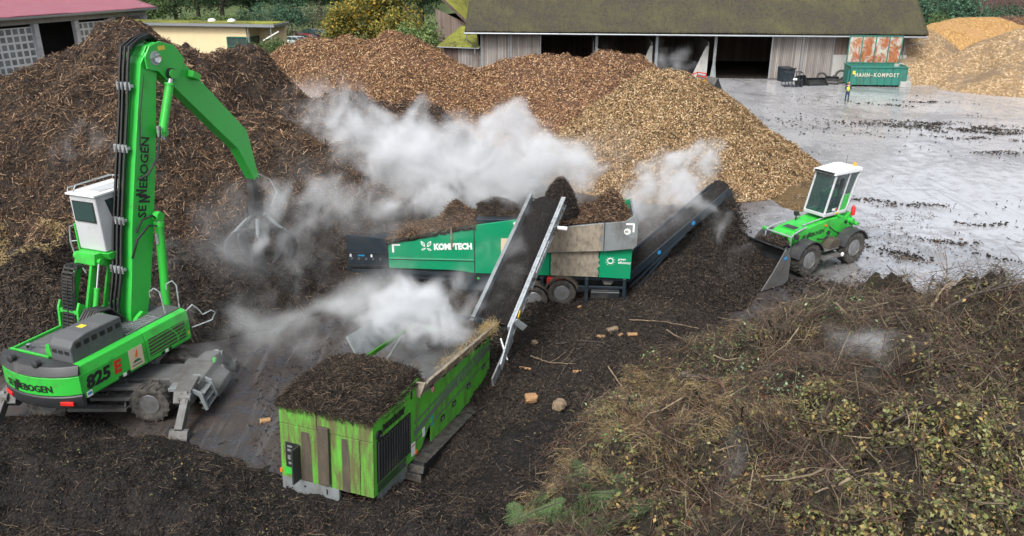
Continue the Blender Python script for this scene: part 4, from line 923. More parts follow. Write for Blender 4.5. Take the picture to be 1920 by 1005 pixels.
# --- buckets, crates and drums before the doors
def crate(label, px, py, l, w_, h_, ang, kind='cage', nm='grab_bucket', cat='bucket'):
    q = atz(px, py); t = thing(nm, label, cat, q, (0, 0, ang), 'attachments left by the barn doors')
    if kind == 'cage':
        b = MB(); r = .04
        for x0 in np.linspace(-l/2, l/2, 6):
            b.bar((x0, -w_/2, 0), (x0, -w_/2, h_), .05, .05); b.bar((x0, w_/2, 0), (x0, w_/2, h_), .05, .05); b.bar((x0, -w_/2, .05), (x0, w_/2, .05), .05, .05)
        for z_ in (.05, h_*.5, h_):
            for y0 in (-w_/2, w_/2): b.bar((-l/2, y0, z_), (l/2, y0, z_), .06, .06)
            for x0 in (-l/2, l/2): b.bar((x0, -w_/2, z_), (x0, w_/2, z_), .06, .06)
        b.build('cage', MAT['navy_steel'], t); MB().box(-.1, .3, -w_/2-.05, -w_/2-.03, h_*.5, h_*.62).build('plate', MAT['white_decal'], t)
    elif kind == 'bin':
        b = MB(); b.prism([(-w_/2, 0), (w_/2, 0), (w_/2+.15, h_), (-w_/2-.15, h_*.92)], 'x', -l/2, l/2); b.build('shell', MAT['navy_steel'], t, bevel=.03)
        MB().box(-l/2-.05, l/2+.05, -w_/2-.2, -w_/2-.1, h_*.86, h_*.96).build('rim', MAT['black_steel'], t)
    elif kind == 'shovel':
        prof = [(-w_*.6, 0), (w_*.3, 0), (w_*.5, h_*.3), (w_*.5, h_*.75), (w_*.35, h_), (w_*.3, h_*.96), (w_*.42, h_*.7), (w_*.4, h_*.34), (w_*.22, .08), (-w_*.6, .05)]
        MB().prism(prof, 'x', -l/2, l/2).build('shell', MAT['black_steel'], t, bevel=.01)
        for x0 in (-l/2-.04, l/2): MB().prism([(-w_*.6, 0), (w_*.3, 0), (w_*.5, h_*.3), (w_*.5, h_*.75), (w_*.35, h_)], 'x', x0, x0+.04).build('side_plate', MAT['black_steel'], t)
        MB().box(-l/2, l/2, -w_*.72, -w_*.58, 0, .05).build('cutting_edge', MAT['steel_grey'], t)
    return t
crate('upright dark blue steel bin at the barn door edge', 1472, 152, 1.3, 1.1, 1.5, .25, 'bin', 'steel_bin', 'bin')
crate('black open cage of bars with a white plate', 1484, 162, 1.7, 1.2, 1.45, -.05, 'cage', 'steel_cage', 'cage')
crate('low slanted blue shovel right of the cage', 1504, 160, 1.2, 1.0, 1.0, .5, 'shovel', 'loader_bucket', 'bucket')
crate('wide shallow black shovel with earth in it', 1530, 160, 2.2, 1.0, .75, .15, 'shovel', 'loader_bucket', 'bucket')
crate('black shovel tipped beside the coiled pipes', 1558, 158, 1.3, .9, .8, -.35, 'shovel', 'loader_bucket', 'bucket')
for i, (px, py, r_) in enumerate(((1576, 156, .62), (1570, 150, .55), (1540, 156, .5))):
    q = atz(px, py); b = MB(); a_ = .35+.2*i
    pts = [(math.cos(k/10*PI)*r_, math.sin(a_)*math.sin(k/10*PI)*r_, .12+max(0, math.sin(k/10*PI)*r_*math.cos(a_*.6)+r_*.9)) for k in range(21)]
    b.tube(pts, .12, 8, False); o = b.build('tyre', MAT['rubber'], None, smooth=True); o.location = q
    tag(o, ['worn grey tyre leaning at the container side of the pile', 'old tyre behind the grey one, nearly upright', 'black tyre lying between the two shovels'][i], 'tyre', 'old tyres by the barn')
# --- person in a yellow vest
def person(label, loc, rotz, pose='stand', hv=True, cat='person', cloth='cloth_navy', top='hivis', scale=1., hairm='hair_brown'):
    t = thing('person', label, cat, loc, (0, 0, rotz)); t.scale = (scale,)*3
    def skin(name, J, E, mat, root=0, sub=1):
        me = bpy.data.meshes.new(name); me.from_pydata([j[:3] for j in J], E, []); o = bpy.data.objects.new(name, me); COL.objects.link(o); o.parent = t
        md = o.modifiers.new('s', 'SKIN'); 
        if not me.skin_vertices: 
            bm = bmesh.new(); bm.from_mesh(me); bm.verts.layers.skin.verify(); bm.to_mesh(me); bm.free()
        for i, j in enumerate(J):
            r_ = j[3]; me.skin_vertices[0].data[i].radius = (r_, r_) if not isinstance(r_, tuple) else r_; me.skin_vertices[0].data[i].use_root = (i == root)
        sb = o.modifiers.new('d', 'SUBSURF'); sb.levels = sub; sb.render_levels = sub; me.materials.append(MAT[mat])
        dg = bpy.context.evaluated_depsgraph_get(); ev = bpy.data.meshes.new_from_object(o.evaluated_get(dg)); o.modifiers.clear(); o.data = ev
        ev.polygons.foreach_set('use_smooth', [True]*len(ev.polygons)); 
        if not ev.materials: ev.materials.append(MAT[mat])
        return o
    sit = pose == 'sit'
    hip = .93 if not sit else .5
    kn = [(-.12, .02, .5), (.12, .02, .5)] if not sit else [(-.16, .42, .52), (.16, .42, .52)]
    ft = [(-.13, -.02, .07), (.13, -.02, .07)] if not sit else [(-.17, .50, .1), (.17, .50, .1)]
    toe = [(f[0]*1.15, f[1]+.17, .04) for f in ft]
    sh = hip+.50
    J = [(0, 0, hip, (.16, .11)), (0, 0, hip+.25, (.14, .10)), (0, 0, sh-.06, (.17, .11)), (0, .01, sh+.08, .058), (0, .02, sh+.15, .06)]
    E = [(0, 1), (1, 2), (2, 3), (3, 4)]
    if sit: hands = [(-.2, .42, hip+.32), (.22, .40, hip+.30)]; el = [(-.27, .14, hip+.2), (.28, .13, hip+.2)]
    else: hands = [(-.06, .24, sh-.22), (.10, .25, sh-.25)]; el = [(-.27, .02, sh-.28), (.27, .02, sh-.28)]
    for sgn, e, h_, k_, f_, t_ in zip((-1, 1), el, hands, kn, ft, toe):
        n = len(J); J += [(sgn*.19, 0, sh, .065), (*e, .05), (*h_, .035)]; E += [(2, n), (n, n+1), (n+1, n+2)]
        n = len(J); J += [(sgn*.09, 0, hip-.06 if not sit else hip, .09), (*k_, .065), (*f_, .045), (*t_, .04)]; E += [(0, n), (n, n+1), (n+1, n+2), (n+2, n+3)]
    body = skin('body', J, E, 'skin')
    # head with nose, ears
    b = MB(); hz = sh+.27
    b.lathe([(-.125, .02), (-.10, .055), (-.05, .078), (.0, .088), (.06, .088), (.10, .07), (.125, .03), (.13, 0)], (0, .02, hz), 'z', 16)
    b.prism([(.10, hz-.03), (.135, hz-.025), (.10, hz+.03)], 'x', -.012, .012); b.box(-.1, -.085, .0, .035, hz-.03, hz+.03); b.box(.085, .1, .0, .035, hz-.03, hz+.03)
    b.build('head', MAT['skin'], t, smooth=True)
    b = MB(); b.lathe([(-.02, .092), (.06, .096), (.11, .078), (.14, .03), (.145, 0)], (0, .005, hz), 'z', 16); b.build('hair', MAT[hairm], t, smooth=True)
    for x0 in (-.035, .035): MB().lathe([(-.005, .012), (.005, .01)], (x0, .104, hz+.012), 'y', 8).build('eye', MAT['black_decal'], t)
    MB().box(-.025, .025, .098, .106, hz-.062, hz-.055).build('mouth', MAT['red_decal'], t)
    # clothes: sleeves and trousers follow the limbs, vest over the trunk
    Jt = [(j[0], j[1], j[2], tuple(q+.014 for q in j[3]) if isinstance(j[3], tuple) else j[3]+.014) for j in J]
    tr = [0, 8, 9, 10, 15, 16, 17]; 
    skin('trousers', [Jt[0]]+[Jt[i] for i in (8, 9, 10, 15, 16, 17)], [(0, 1), (1, 2), (2, 3), (0, 4), (4, 5), (5, 6)], cloth)
    jk = 'cloth_navy' if hv else top
    skin('jacket', [Jt[0], Jt[1], Jt[2]]+[Jt[i] for i in (5, 6)]+[(*[J[6][k]*.2+J[7][k]*.8 for k in range(3)], .05)]+[Jt[i] for i in (12, 13)]+[(*[J[13][k]*.2+J[14][k]*.8 for k in range(3)], .05)], [(0, 1), (1, 2), (2, 3), (3, 4), (4, 5), (2, 6), (6, 7), (7, 8)], jk)
    if hv:
        v = skin('vest', [(0, 0, hip-.02, (.195, .15)), (0, 0, hip+.25, (.18, .145)), (0, 0, sh-.02, (.205, .145))], [(0, 1), (1, 2)], 'hivis')
    for f_, t_ in zip(ft, toe): MB().box(f_[0]-.045, f_[0]+.045, f_[1]-.08, t_[1]+.06, 0 if not sit else f_[2]-.08, .1 if not sit else f_[2]+.03).build('boot', MAT['black_decal'], t, bevel=.02)
    for h_, sgn in zip(hands, (1, -1)):
        b = MB(); p = Vector(h_); b.lathe([(-.04, .02), (0, .04), (.04, .03)], h_, 'y', 8)
        for k in range(4): b.tube([p+Vector((sgn*.01*(k-1.5)*1.6, .03, .01)), p+Vector((sgn*(.016*(k-1.5)+.02), .075, .0)), p+Vector((sgn*(.016*(k-1.5)+.035), .088-.006*abs(k-1.5), -.02))], [.011, .010, .008], 6)
        b.tube([p+Vector((sgn*.02, 0, .02)), p+Vector((sgn*.055, .03, .03))], [.012, .009], 6)
        b.build('hand', MAT['skin'], t, smooth=True)
    return t
person('person standing with folded hands in yellow reflective vest and navy trousers', atz(1587, 190), PI-.2, scale=.99)
# ------------------------------------------------------------------ wheels
def wheel(parent, c, r, w, rim='rim_grey', side=-1, axis='y', lugs=20, rimr=.52, hub='dark_grey', name='wheel'):
    """side: which way the dished face looks along the axis"""
    t = bpy.data.objects.new(name, None); COL.objects.link(t); t.parent = parent; t.location = c
    h = w/2; b = MB()
    b.lathe([(-h*.72, r*rimr*1.02), (-h*.95, r*.70), (-h, r*.86), (-h*.86, r*.965), (-h*.4, r*.985), (0, r*.99), (h*.4, r*.985), (h*.86, r*.965), (h, r*.86), (h*.95, r*.70), (h*.72, r*rimr*1.02)], (0, 0, 0), axis, 36)
    for k in range(lugs):
        for sg in (-1, 1):
            a = 2*PI*(k+(.25 if sg > 0 else -.25))/lugs; ca, sa = math.cos(a), math.sin(a); a2 = a+.10; cb, sb = math.cos(a2), math.sin(a2)
            def pt(rr, hh, c_, s_): return (rr*c_, hh, rr*s_) if axis == 'y' else (hh, rr*c_, rr*s_)
            o = len(b.V); dw = .06
            for rr in (r*.95, r*1.025):
                for (hh, A) in ((sg*h*.03, a), (sg*h*.03, a+dw*1.5), (sg*h*.98, a2+dw*1.6), (sg*h*.98, a2)):
                    b.V.append(pt(rr if abs(hh) < h*.5 else rr*.985, hh, math.cos(A), math.sin(A)))
            b.F += [(o, o+1, o+2, o+3), (o+4, o+5, o+6, o+7), (o, o+1, o+5, o+4), (o+1, o+2, o+6, o+5), (o+2, o+3, o+7, o+6), (o+3, o, o+4, o+7)]
    b.build('tyre', MAT['rubber'], t, smooth=True)
    s_ = side; R_ = r*rimr
    b = MB().lathe([(s_*h*.80, R_*1.03), (s_*h*.86, R_*.98), (s_*h*.62, R_*.90), (s_*h*.30, R_*.80), (s_*h*.28, R_*.34), (s_*h*.45, R_*.30), (s_*h*.47, 0)], (0, 0, 0), axis, 30)
    b.lathe([(-s_*h*.80, R_*1.03), (-s_*h*.6, R_*.9), (-s_*h*.5, 0)], (0, 0, 0), axis, 24)
    ro = b.build('rim', MAT[rim], t, smooth=True)
    b = MB()
    for k in range(10):
        a = 2*PI*k/10; cc = (R_*.46*math.cos(a), s_*h*.31, R_*.46*math.sin(a)) if axis == 'y' else (s_*h*.31, R_*.46*math.cos(a), R_*.46*math.sin(a))
        b.lathe([(-.02, R_*.05), (.03, R_*.05)], cc, axis, 6)
    b.lathe([(s_*h*.3, R_*.25), (s_*h*.6, R_*.22), (s_*h*.64, R_*.1), (s_*h*.64, 0)], (0, 0, 0), axis, 16)
    b.build('hub', MAT[hub], t, smooth=True); 
    return t
# ------------------------------------------------------------------ material handler
EC = Vector((-11.75, 21.0, 0)); EAZ = R(21.7)
ex = thing('material_handler', 'tall lime green wheeled material handler with raised white cab reaching over the mulch heap', 'excavator', tuple(EC), (0, 0, -EAZ))
def P_(n, mb, mat, par=None, bev=.012, **k): return mb.build(n, MAT[mat], par or ex, bevel=bev, **k)
GZ0, GZ1 = 1.32, 2.42
# upper deck: side panels with a chamfered top edge
def side_poly(sg):
    if sg < 0: return [(x-.27, z) for x, z in side_poly(1) and [(-x_, z_) for x_, z_ in side_poly(1)]]
    return [(sg*1.22, GZ0+.10), (sg*1.26, GZ0+.16), (sg*1.26, GZ1-.30), (sg*1.20, GZ1-.04), (sg*1.02, GZ1+.02), (sg*1.02, GZ0+.10)]
for sg in (-1, 1):
    for (y0, y1) in ((-2.12, .12), (.135, 1.86)):
        b = MB().prism(side_poly(sg), 'y', y0, y1); o = P_('side_panel', b, 'lime', bev=.02)
        if sg > 0 and y0 > 0: grp = o
        if sg > 0 and y0 < 0: mainp = o
P_('deck', MB().box(-1.28, 1.01, -2.1, 1.84, GZ0+.02, GZ1-.06), 'grey_plastic')
P_('underframe', MB().box(-.9, .9, -2.0, 1.9, GZ0-.12, GZ0+.01).box(-.35, .35, -.6, .6, .98, GZ0-.11), 'dark_grey')
# tail: bowed bands
def bow(z0, z1, out0, out1, mat, name, par=None, xh=1.405, y0=-2.13):
    n = 14; ps = []
    for i in range(n+1):
        x = -xh+2*xh*i/n; ps.append((x-.135, y0-(.50)*(1-(x/xh)**2)**.8))
    V = []; F = []
    rows = [(z0, out0), (z0+.03, out0+.03), (z1-.03, out1+.03), (z1, out1)]
    for z, oo in rows:
        for (x, y) in ps: V.append(((x+.135)*(1+oo*.4/xh)-.135, y-oo, z))
    m_ = n+1
    for r_ in range(3):
        for i in range(n): F.append((r_*m_+i, r_*m_+i+1, (r_+1)*m_+i+1, (r_+1)*m_+i))
    o_ = len(V); V += [(-xh-.135, y0+.05, z0), (xh-.135, y0+.05, z0), (-xh-.135, y0+.05, z1), (xh-.135, y0+.05, z1)]
    F.append(tuple(range(n, -1, -1))+(o_, o_+1)); F.append(tuple(3*m_+i for i in range(m_))+(o_+3, o_+2))
    F += [(0, m_, 2*m_, 3*m_, o_+2, o_), (n, o_+1, o_+3, 3*m_+n, 2*m_+n, m_+n), (o_, o_+2, o_+3, o_+1)]
    return P_(name, MB().add(V, F), mat, par, bev=0, smooth=True)
bow(GZ0-.06, GZ0+.30, .0, .03, 'dark_grey', 'bumper')
cw = bow(GZ0+.305, GZ0+.86, .015, .005, 'lime', 'counterweight')
bow(GZ0+.865, GZ1+.02, .03, -.06, 'dark_grey', 'tail_cover')
for sg in (-1, 1):
    M = frame((sg*.98-.17, -2.46 if sg > 0 else -2.46, GZ0+.05), (1, sg*.32, 0), (0, 0, 1)); 
    b = MB().box(0, .36, 0, .11, -.0, .05, M); P_('tail_lamp', b, 'red_decal', bev=.01); 
# logo on the bowed tail: laid flat then bent to the curve
def bend_logo(size, x0, z0, par, mat):
    o = maker_logo(size, Matrix.Identity(4), MAT[mat], par)
    for v in o.data.vertices:
        x = x0+v.co.x; y = -2.13-.50*(1-min(1, abs(x+.135)/1.405)**2)**.8-.062; v.co = Vector((x, y-v.co.z, z0+v.co.y))
    return o
bend_logo(.27, -.86, GZ0+.44, cw, 'black_decal')
# side lettering
rx = 1.262
M = frame((rx+.003, -1.98, GZ0+.36), (0, 1, 0), (0, 0, 1))
text_obj('lettering', '825', .50, M, MAT['black_decal'], mainp, bold=.05, sx=1.05, shear=.12)
text_obj('lettering', 'E', .50, frame((rx+.003, -1.07, GZ0+.36), (0, 1, 0), (0, 0, 1)), MAT['red_decal'], mainp, bold=.05, sx=.95, shear=.12)
bd = MB().box(rx+.001, rx+.006, -.52, -.02, GZ0+.20, GZ0+.80).build('board', MAT['tan_board'], mainp)
b = MB(); b.prism([(-.44, GZ0+.36), (-.1, GZ0+.36), (-.2, GZ0+.44), (-.33, GZ0+.44)], 'x', rx+.006, rx+.009); b.box(rx+.006, rx+.009, -.46, -.08, GZ0+.27, GZ0+.30); b.build('emblem', MAT['green_frame'], bd)
b = MB(); b.lathe([(rx+.007, .05), (rx+.010, .05)], (0, -.26, GZ0+.58), 'x', 10); b.prism([(-.32, GZ0+.5), (-.24, GZ0+.5), (-.2, GZ0+.7), (-.24, GZ0+.72)], 'x', rx+.006, rx+.009); b.build('emblem', MAT['orange_lamp'], bd)
MB().box(rx+.001, rx+.005, -2.02, -1.84, GZ0+.13, GZ0+.30).build('sticker', MAT['white_decal'], mainp); MB().box(rx+.005, rx+.007, -1.99, -1.86, GZ0+.19, GZ0+.26).build('sticker', MAT['blue_decal'], mainp)
for par, yy in ((mainp, -.96), (grp, .62)):
    b = MB().box(rx+.001, rx+.005, yy, yy+.13, GZ0+.14, GZ0+.22); b.build('sticker', MAT['black_decal'], par)
    MB().box(rx+.001, rx+.005, yy+.16, yy+.27, GZ0+.14, GZ0+.24).build('sticker', MAT['white_decal'], par)
    MB().lathe([(rx, .06), (rx+.004, .06)], (0, yy+.36, GZ0+.19), 'x', 14).build('sticker', MAT['black_decal'], par)
# grille: brown mesh with swooping bars
g = MB().box(rx-.001, rx+.004, .22, 1.66, GZ0+.26, GZ0+.82).build('grille', MAT['mud'], grp)
b = MB()
for k in range(5):
    z = GZ0+.26+.11*k+.06; b.bar((rx+.008, .22, z-.02), (rx+.008, 1.2+.03*k, z+.02), .012, .022); b.bar((rx+.008, 1.2+.03*k, z+.02), (rx+.008, 1.66, z+.02), .012, .022)
for (a_, c_) in (((1.05, .82), (1.30, .55)), ((1.30, .55), (1.33, .26)), ((1.33, .4), (1.66, .62))): b.bar((rx+.009, a_[0], GZ0+a_[1]), (rx+.009, c_[0], GZ0+c_[1]), .012, .03)
b.build('grille_bar', MAT['lime'], g)
MB().box(rx-.0, rx+.004, 1.74, 1.80, GZ0+.3, GZ0+.42).build('sticker', MAT['amber_sign'], grp)
# engine hood, deck boxes, rails
hd = MB(); hd.prism([(-2.02, GZ1-.1), (-2.02, GZ1+.42), (-1.9, GZ1+.58), (-1.5, GZ1+.66), (-.35, GZ1+.66), (-.30, GZ1+.6), (-.30, GZ1-.1)], 'x', .22, 1.0); ho = P_('engine_hood', hd, 'grey_plastic', bev=.05, seg=3)
for k in range(6): MB().box(1.0, 1.006, -1.85+.26*k, -1.68+.26*k, GZ1+.36, GZ1+.50).build('vent', MAT['black_decal'], ho)
for k in range(3): MB().box(.32+.22*k, .48+.22*k, -2.03, -2.018, GZ1+.22, GZ1+.32).build('vent', MAT['black_decal'], ho)
b = MB()
for k in range(5): b.box(.999, 1.004, -1.74+.26*k, -1.69+.26*k, GZ1-.0, GZ1+.56)
b.build('ridge', MAT['grey_plastic'], ho)
MB().box(.45, .66, -1.3, -1.12, GZ1+.661, GZ1+.665).build('sticker', MAT['amber_sign'], ho)
P_('service_hatch', MB().box(-.85, .10, -1.55, -.75, GZ1-.055, GZ1-.02), 'grey_plastic', bev=.02)
b = MB(); 
for k in range(4): b.box(-.75+.2*k, -.63+.2*k, -.45, -.35, GZ1-.058, GZ1-.045)
b.build('deck_slot', MAT['black_decal'], ex)
P_('filler_cap', MB().lathe([(0, .07), (.14, .07), (.15, .05)], (-.95, -1.75, GZ1-.05), 'z', 12), 'chrome', bev=0)
P_('tail_rail', MB().box(-1.3, .15, -2.06, -2.0, GZ1-.05, GZ1+.06), 'lime')
P_('lifting_eye', MB().prism([(-.12, GZ1-.05), (.12, GZ1-.05), (.07, GZ1+.28), (0, GZ1+.34), (-.07, GZ1+.28)], 'y', -1.92, -1.86), 'lime')
for x0 in (-.65, .25): P_('tail_camera', MB().lathe([(0, .09), (-.16, .11), (-.18, .08)], (x0, -2.40, GZ1+.08), 'y', 14), 'dark_grey', bev=0, smooth=True)
P_('battery_box', MB().prism([(-.35, GZ1+.02), (.05, GZ1+.02), (.05, GZ1+.30), (-.28, GZ1+.34)], 'x', -.62, .30), 'grey_plastic', bev=.03)
P_('tool_box', MB().box(.42, 1.02, 1.10, 1.82, GZ1-.06, GZ1+.05), 'grey_plastic', bev=.02)
wk = MB()
for k in range(13): wk.box(.52, .98, -.22+.1*k, -.19+.1*k, GZ1+.02, GZ1+.05)
for x0 in (.5, .74, .97): wk.box(x0, x0+.025, -.25, 1.08, GZ1+.012, GZ1+.045)
P_('walkway', wk, 'steel_grey', bev=0)
def rail(pts, r=.022): return P_('handrail', MB().tube(pts, r, 8), 'galvanised', bev=0, smooth=True)
def loop(a, b_, h, n=6):
    a = Vector(a); b_ = Vector(b_); pts = [a]
    for k in range(n+1):
        t_ = k/n*PI; pts.append(a.lerp(b_, (1-math.cos(t_))/2)+Vector((0, 0, h+.12*math.sin(t_))))
    return pts+[b_]
rail([(.95, 1.3, GZ1), (.92, 1.25, GZ1+.75), (.80, 1.18, GZ1+.88), (.66, 1.12, GZ1+.78), (.66, 1.12, GZ1+.6)])
rail([(1.0, 1.82, GZ1), (.98, 1.86, GZ1+.75), (.9, 1.8, GZ1+.9), (.76, 1.7, GZ1+.82), (.75, 1.68, GZ1+.65)])
rail([(1.22, 1.84, GZ1-.05), (1.36, 1.98, GZ1+.12), (1.44, 2.1, GZ1-.05), (1.5, 2.2, GZ1-.28), (1.62, 2.45, GZ1-.22), (1.68, 2.55, GZ1-.32), (1.60, 2.45, GZ1-.55), (1.3, 1.9, GZ1-.62)])
# ---- boom: profile in the y-z plane
BX = .24
def boomside(poly, x0, x1, name, mat='lime_clean', par=None, bev=.015): return P_(name, MB().prism(poly, 'x', x0, x1), mat, par, bev)
boom = boomside([(.62, 1.9), (.95, 1.75), (1.25, 2.2), (1.62, 3.2), (1.95, 4.4), (2.38, 6.0), (2.76, 7.6), (3.06, 9.0), (3.25, 9.5), (3.15, 9.8), (2.85, 9.88), (2.60, 9.6), (2.24, 8.4), (1.80, 6.9), (1.30, 5.1), (.96, 3.6), (.70, 2.6)], -BX, BX, 'boom')
b = MB(); b.prism([(.55, 1.5), (1.25, 1.5), (1.2, 2.45), (.95, 2.6), (.65, 2.45)], 'x', -.46, -.33); b.prism([(.55, 1.5), (1.25, 1.5), (1.2, 2.45), (.95, 2.6), (.65, 2.45)], 'x', .33, .46); b.lathe([(-.5, .12), (.5, .12)], (0, .95, 2.1), 'x', 16); P_('boom_bracket', b, 'lime')
# logo runs up the boom's right face
d_b = Vector((0, .82, 3.02)).normalized()
ol = maker_logo(.41, frame((BX+.004, 1.84, 5.22), tuple(d_b), (0, -d_b.z, d_b.y)), MAT['black_decal'], boom)
# stick head plates and stick
PT = (3.05, 9.70)
def off(p, q, w): 
    d = Vector((q[0]-p[0], q[1]-p[1])).normalized(); return Vector((-d.y, d.x))*w
stick = boomside([(2.80, 9.45), (2.75, 9.80), (2.95, 10.04), (3.30, 10.12), (3.80, 9.96), (6.78, 6.88), (7.12, 5.13), (6.94, 5.0), (6.24, 6.34), (3.68, 8.86), (3.25, 9.18)], -.19, .19, 'stick')
for sg in (-1, 1):
    xx = sg*.36; boomside([(2.7, 9.42), (2.68, 9.78), (2.9, 10.06), (3.3, 10.15), (3.85, 9.98), (4.2, 9.55), (3.8, 8.98), (3.4, 9.0), (3.1, 9.32)], min(xx, xx-sg*.05), max(xx, xx-sg*.05), 'stick_head', par=stick)
for (y, z, r_, mt) in ((PT[0], PT[1], .13, 'chrome'), (3.52, 9.20, .17, 'black_steel'), (PT[0]+.0, PT[1], .2, 'galvanised')):
    P_('pivot_pin', MB().lathe([(.36 if r_ < .19 else .30, r_), (.46 if r_ < .19 else .365, r_), (.47 if r_ < .19 else .37, r_*.6), (.47 if r_ < .19 else .37, 0)], (0, y, z), 'x', 18), mt, bev=0, smooth=True)
MB().box(.362, .368, 3.20, 3.46, 9.90, 10.02).build('sticker', MAT['amber_sign'], stick)
P_('work_lamp', MB().prism([(4.35, 9.0), (4.65, 8.85), (4.72, 9.03), (4.42, 9.19)], 'x', .21, .42), 'lime', stick)
# cylinders: barrel and rod
def cyl(a, b_, r, split=.6, par=None, nm='boom_cylinder', mat='lime'):
    a = Vector(a); b_ = Vector(b_); m_ = a.lerp(b_, split)
    o = P_(nm, MB().tube([a, m_], r, 16).tube([a.lerp(m_, .97), a.lerp(m_, 1.02)], r*1.18, 16), mat, par, bev=0, smooth=True)
    MB().tube([m_, b_], r*.55, 12).build('rod', MAT['chrome'], o, smooth=True); 
    MB().lathe([(-.1, r*1.1), (.1, r*1.1)], tuple(b_), 'x', 14).build('eye', MAT[mat], o); MB().lathe([(-.1, r*1.1), (.1, r*1.1)], tuple(a), 'x', 14).build('eye', MAT[mat], o); return o
cyl((.42, 1.85, 2.0), (.42, 2.15, 5.2), .13, .93); cyl((-.42, 1.85, 2.0), (-.42, 2.15, 5.2), .13, .93)
cyl((.40, 2.84, 7.60), (.40, 3.52, 9.20), .125, .82, nm='stick_cylinder'); cyl((-.40, 2.84, 7.60), (-.40, 3.52, 9.20), .125, .82, nm='stick_cylinder')
# hoses along the boom's back
hp = MB()
for k in range(9):
    x = -.34+.05*k; j = (k % 3)*.07
    pts = [(x*.9, .5, 2.2), (x, .60-j, 2.9), (x, .88-j, 3.7), (x, 1.20-j, 5.05), (x, 1.70-j, 6.85), (x+.02*math.sin(k), 2.14-j, 8.4), (x, 2.40-j, 9.45), (x, 2.52-j*.5, 9.92+j), (x, 2.85, 10.14+j*.8), (x*.9, 3.25, 10.24+j*.8), (x*.8, 3.65, 10.06)]
    hp.tube(pts, .033, 6)
P_('hose_bundle', hp, 'black_steel', bev=0, smooth=True)
for (z, y) in ((3.9, .94), (5.3, 1.28), (7.3, 1.84), (9.0, 2.32)):
    hb = MB(); hb.box(-.38, .14, y-.14, y-.02, z-.04, z+.04)
    for k in range(7): hb.lathe([(-.11, .038), (.11, .038)], (-.34+.07*k, y-.12, z), 'z', 8)
    P_('hose_clamp', hb, 'galvanised', bev=0)
for pts in ([(.25, 1.40, 4.9), (.40, 1.55, 5.25), (.44, 1.9, 5.3), (.44, 2.2, 5.0), (.42, 2.1, 4.4)], [(.25, 1.80, 6.4), (.40, 2.05, 6.5), (.44, 2.45, 6.9), (.46, 2.65, 7.5), (.44, 2.72, 7.8)], [(.25, 1.1, 4.2), (.42, 1.25, 4.75), (.46, 1.7, 5.05), (.46, 2.15, 4.9), (.44, 2.12, 4.2)]):
    P_('hose', MB().tube(pts, .035, 7), 'black_steel', bev=0, smooth=True)
for (y, z) in ((2.72, 7.65), (2.0, 4.55)):
    b = MB(); 
    for k in range(3): b.lathe([(-.16, .045), (.16, .045)], (.44, y-.06+.07*k, z-.05*k), 'z', 8)
    P_('valve', b, 'galvanised', bev=0)
for k in range(6):
    x = -.25+.09*k; P_('hose', MB().tube([(x, .5, 2.5), (x-.08, .15, 2.95), (x-.15, -.25, 3.0), (x-.18, -.5, 2.75), (x-.1, -.55, 2.45)], .035, 7), 'black_steel' if k % 2 else 'dark_grey', bev=0, smooth=True)
P_('pipe', MB().tube([(.22, 2.7, 9.4), (.25, 2.25, 8.2), (.25, 2.05, 7.2)], .02, 6), 'black_steel', bev=0)
# ---- grab
gx, gy, gz = 0., 7.02, 2.95
P_('grab_link', MB().box(-.13, .13, 6.80, 7.08, 4.3, 5.15).lathe([(-.2, .1), (.2, .1)], (0, 6.98, 5.1), 'x', 12).lathe([(0, .24), (.45, .24)], (0, gy-.1, 3.85), 'z', 16), 'grab_steel')
gr = P_('grab', MB().lathe([(0, .32), (.2, .46), (.45, .44), (.62, .26)], (0, gy, gz), 'z', 18), 'grab_steel', bev=0, smooth=True)
P_('hose', MB().tube([(.15, 7.1, 5.3), (.34, 7.5, 5.0), (.42, 7.7, 4.5), (.25, 7.5, 4.0)], .02, 6), 'galvanised', bev=0)
for k in range(5):
    a = 2*PI*k/5+.3; ca, sa = math.cos(a), math.sin(a); b = MB()
    prof = [(.42, .28, .10), (.85, .22, .11), (1.15, -.05, .15), (1.24, -.42, .20), (1.12, -.80, .22), (.86, -1.12, .14), (.60, -1.32, .03)]
    V = []; F = []
    for (r_, z_, w_) in prof:
        for (dr, dw) in ((.07, -w_), (.07, w_), (-.07, w_*.9), (-.07, -w_*.9)):
            rr = r_+dr; V.append((rr*ca-dw*sa, gy+rr*sa+dw*ca, gz+.1+z_+(dr if z_ > .1 else 0)*.5))
    for i in range(len(prof)-1):
        for j in range(4): F.append((4*i+j, 4*i+(j+1) % 4, 4*i+4+(j+1) % 4, 4*i+4+j))
    F += [(3, 2, 1, 0), tuple(4*(len(prof)-1)+j for j in range(4))]
    b.add(V, F); tn = P_('tine', b, 'grab_steel', gr, bev=.01, smooth=True)
    MB().tube([(.36*ca, gy+.36*sa, gz+.75), (.95*ca, gy+.95*sa, gz+.25)], .07, 8).build('cylinder', MAT['steel_grey'], tn, smooth=True)
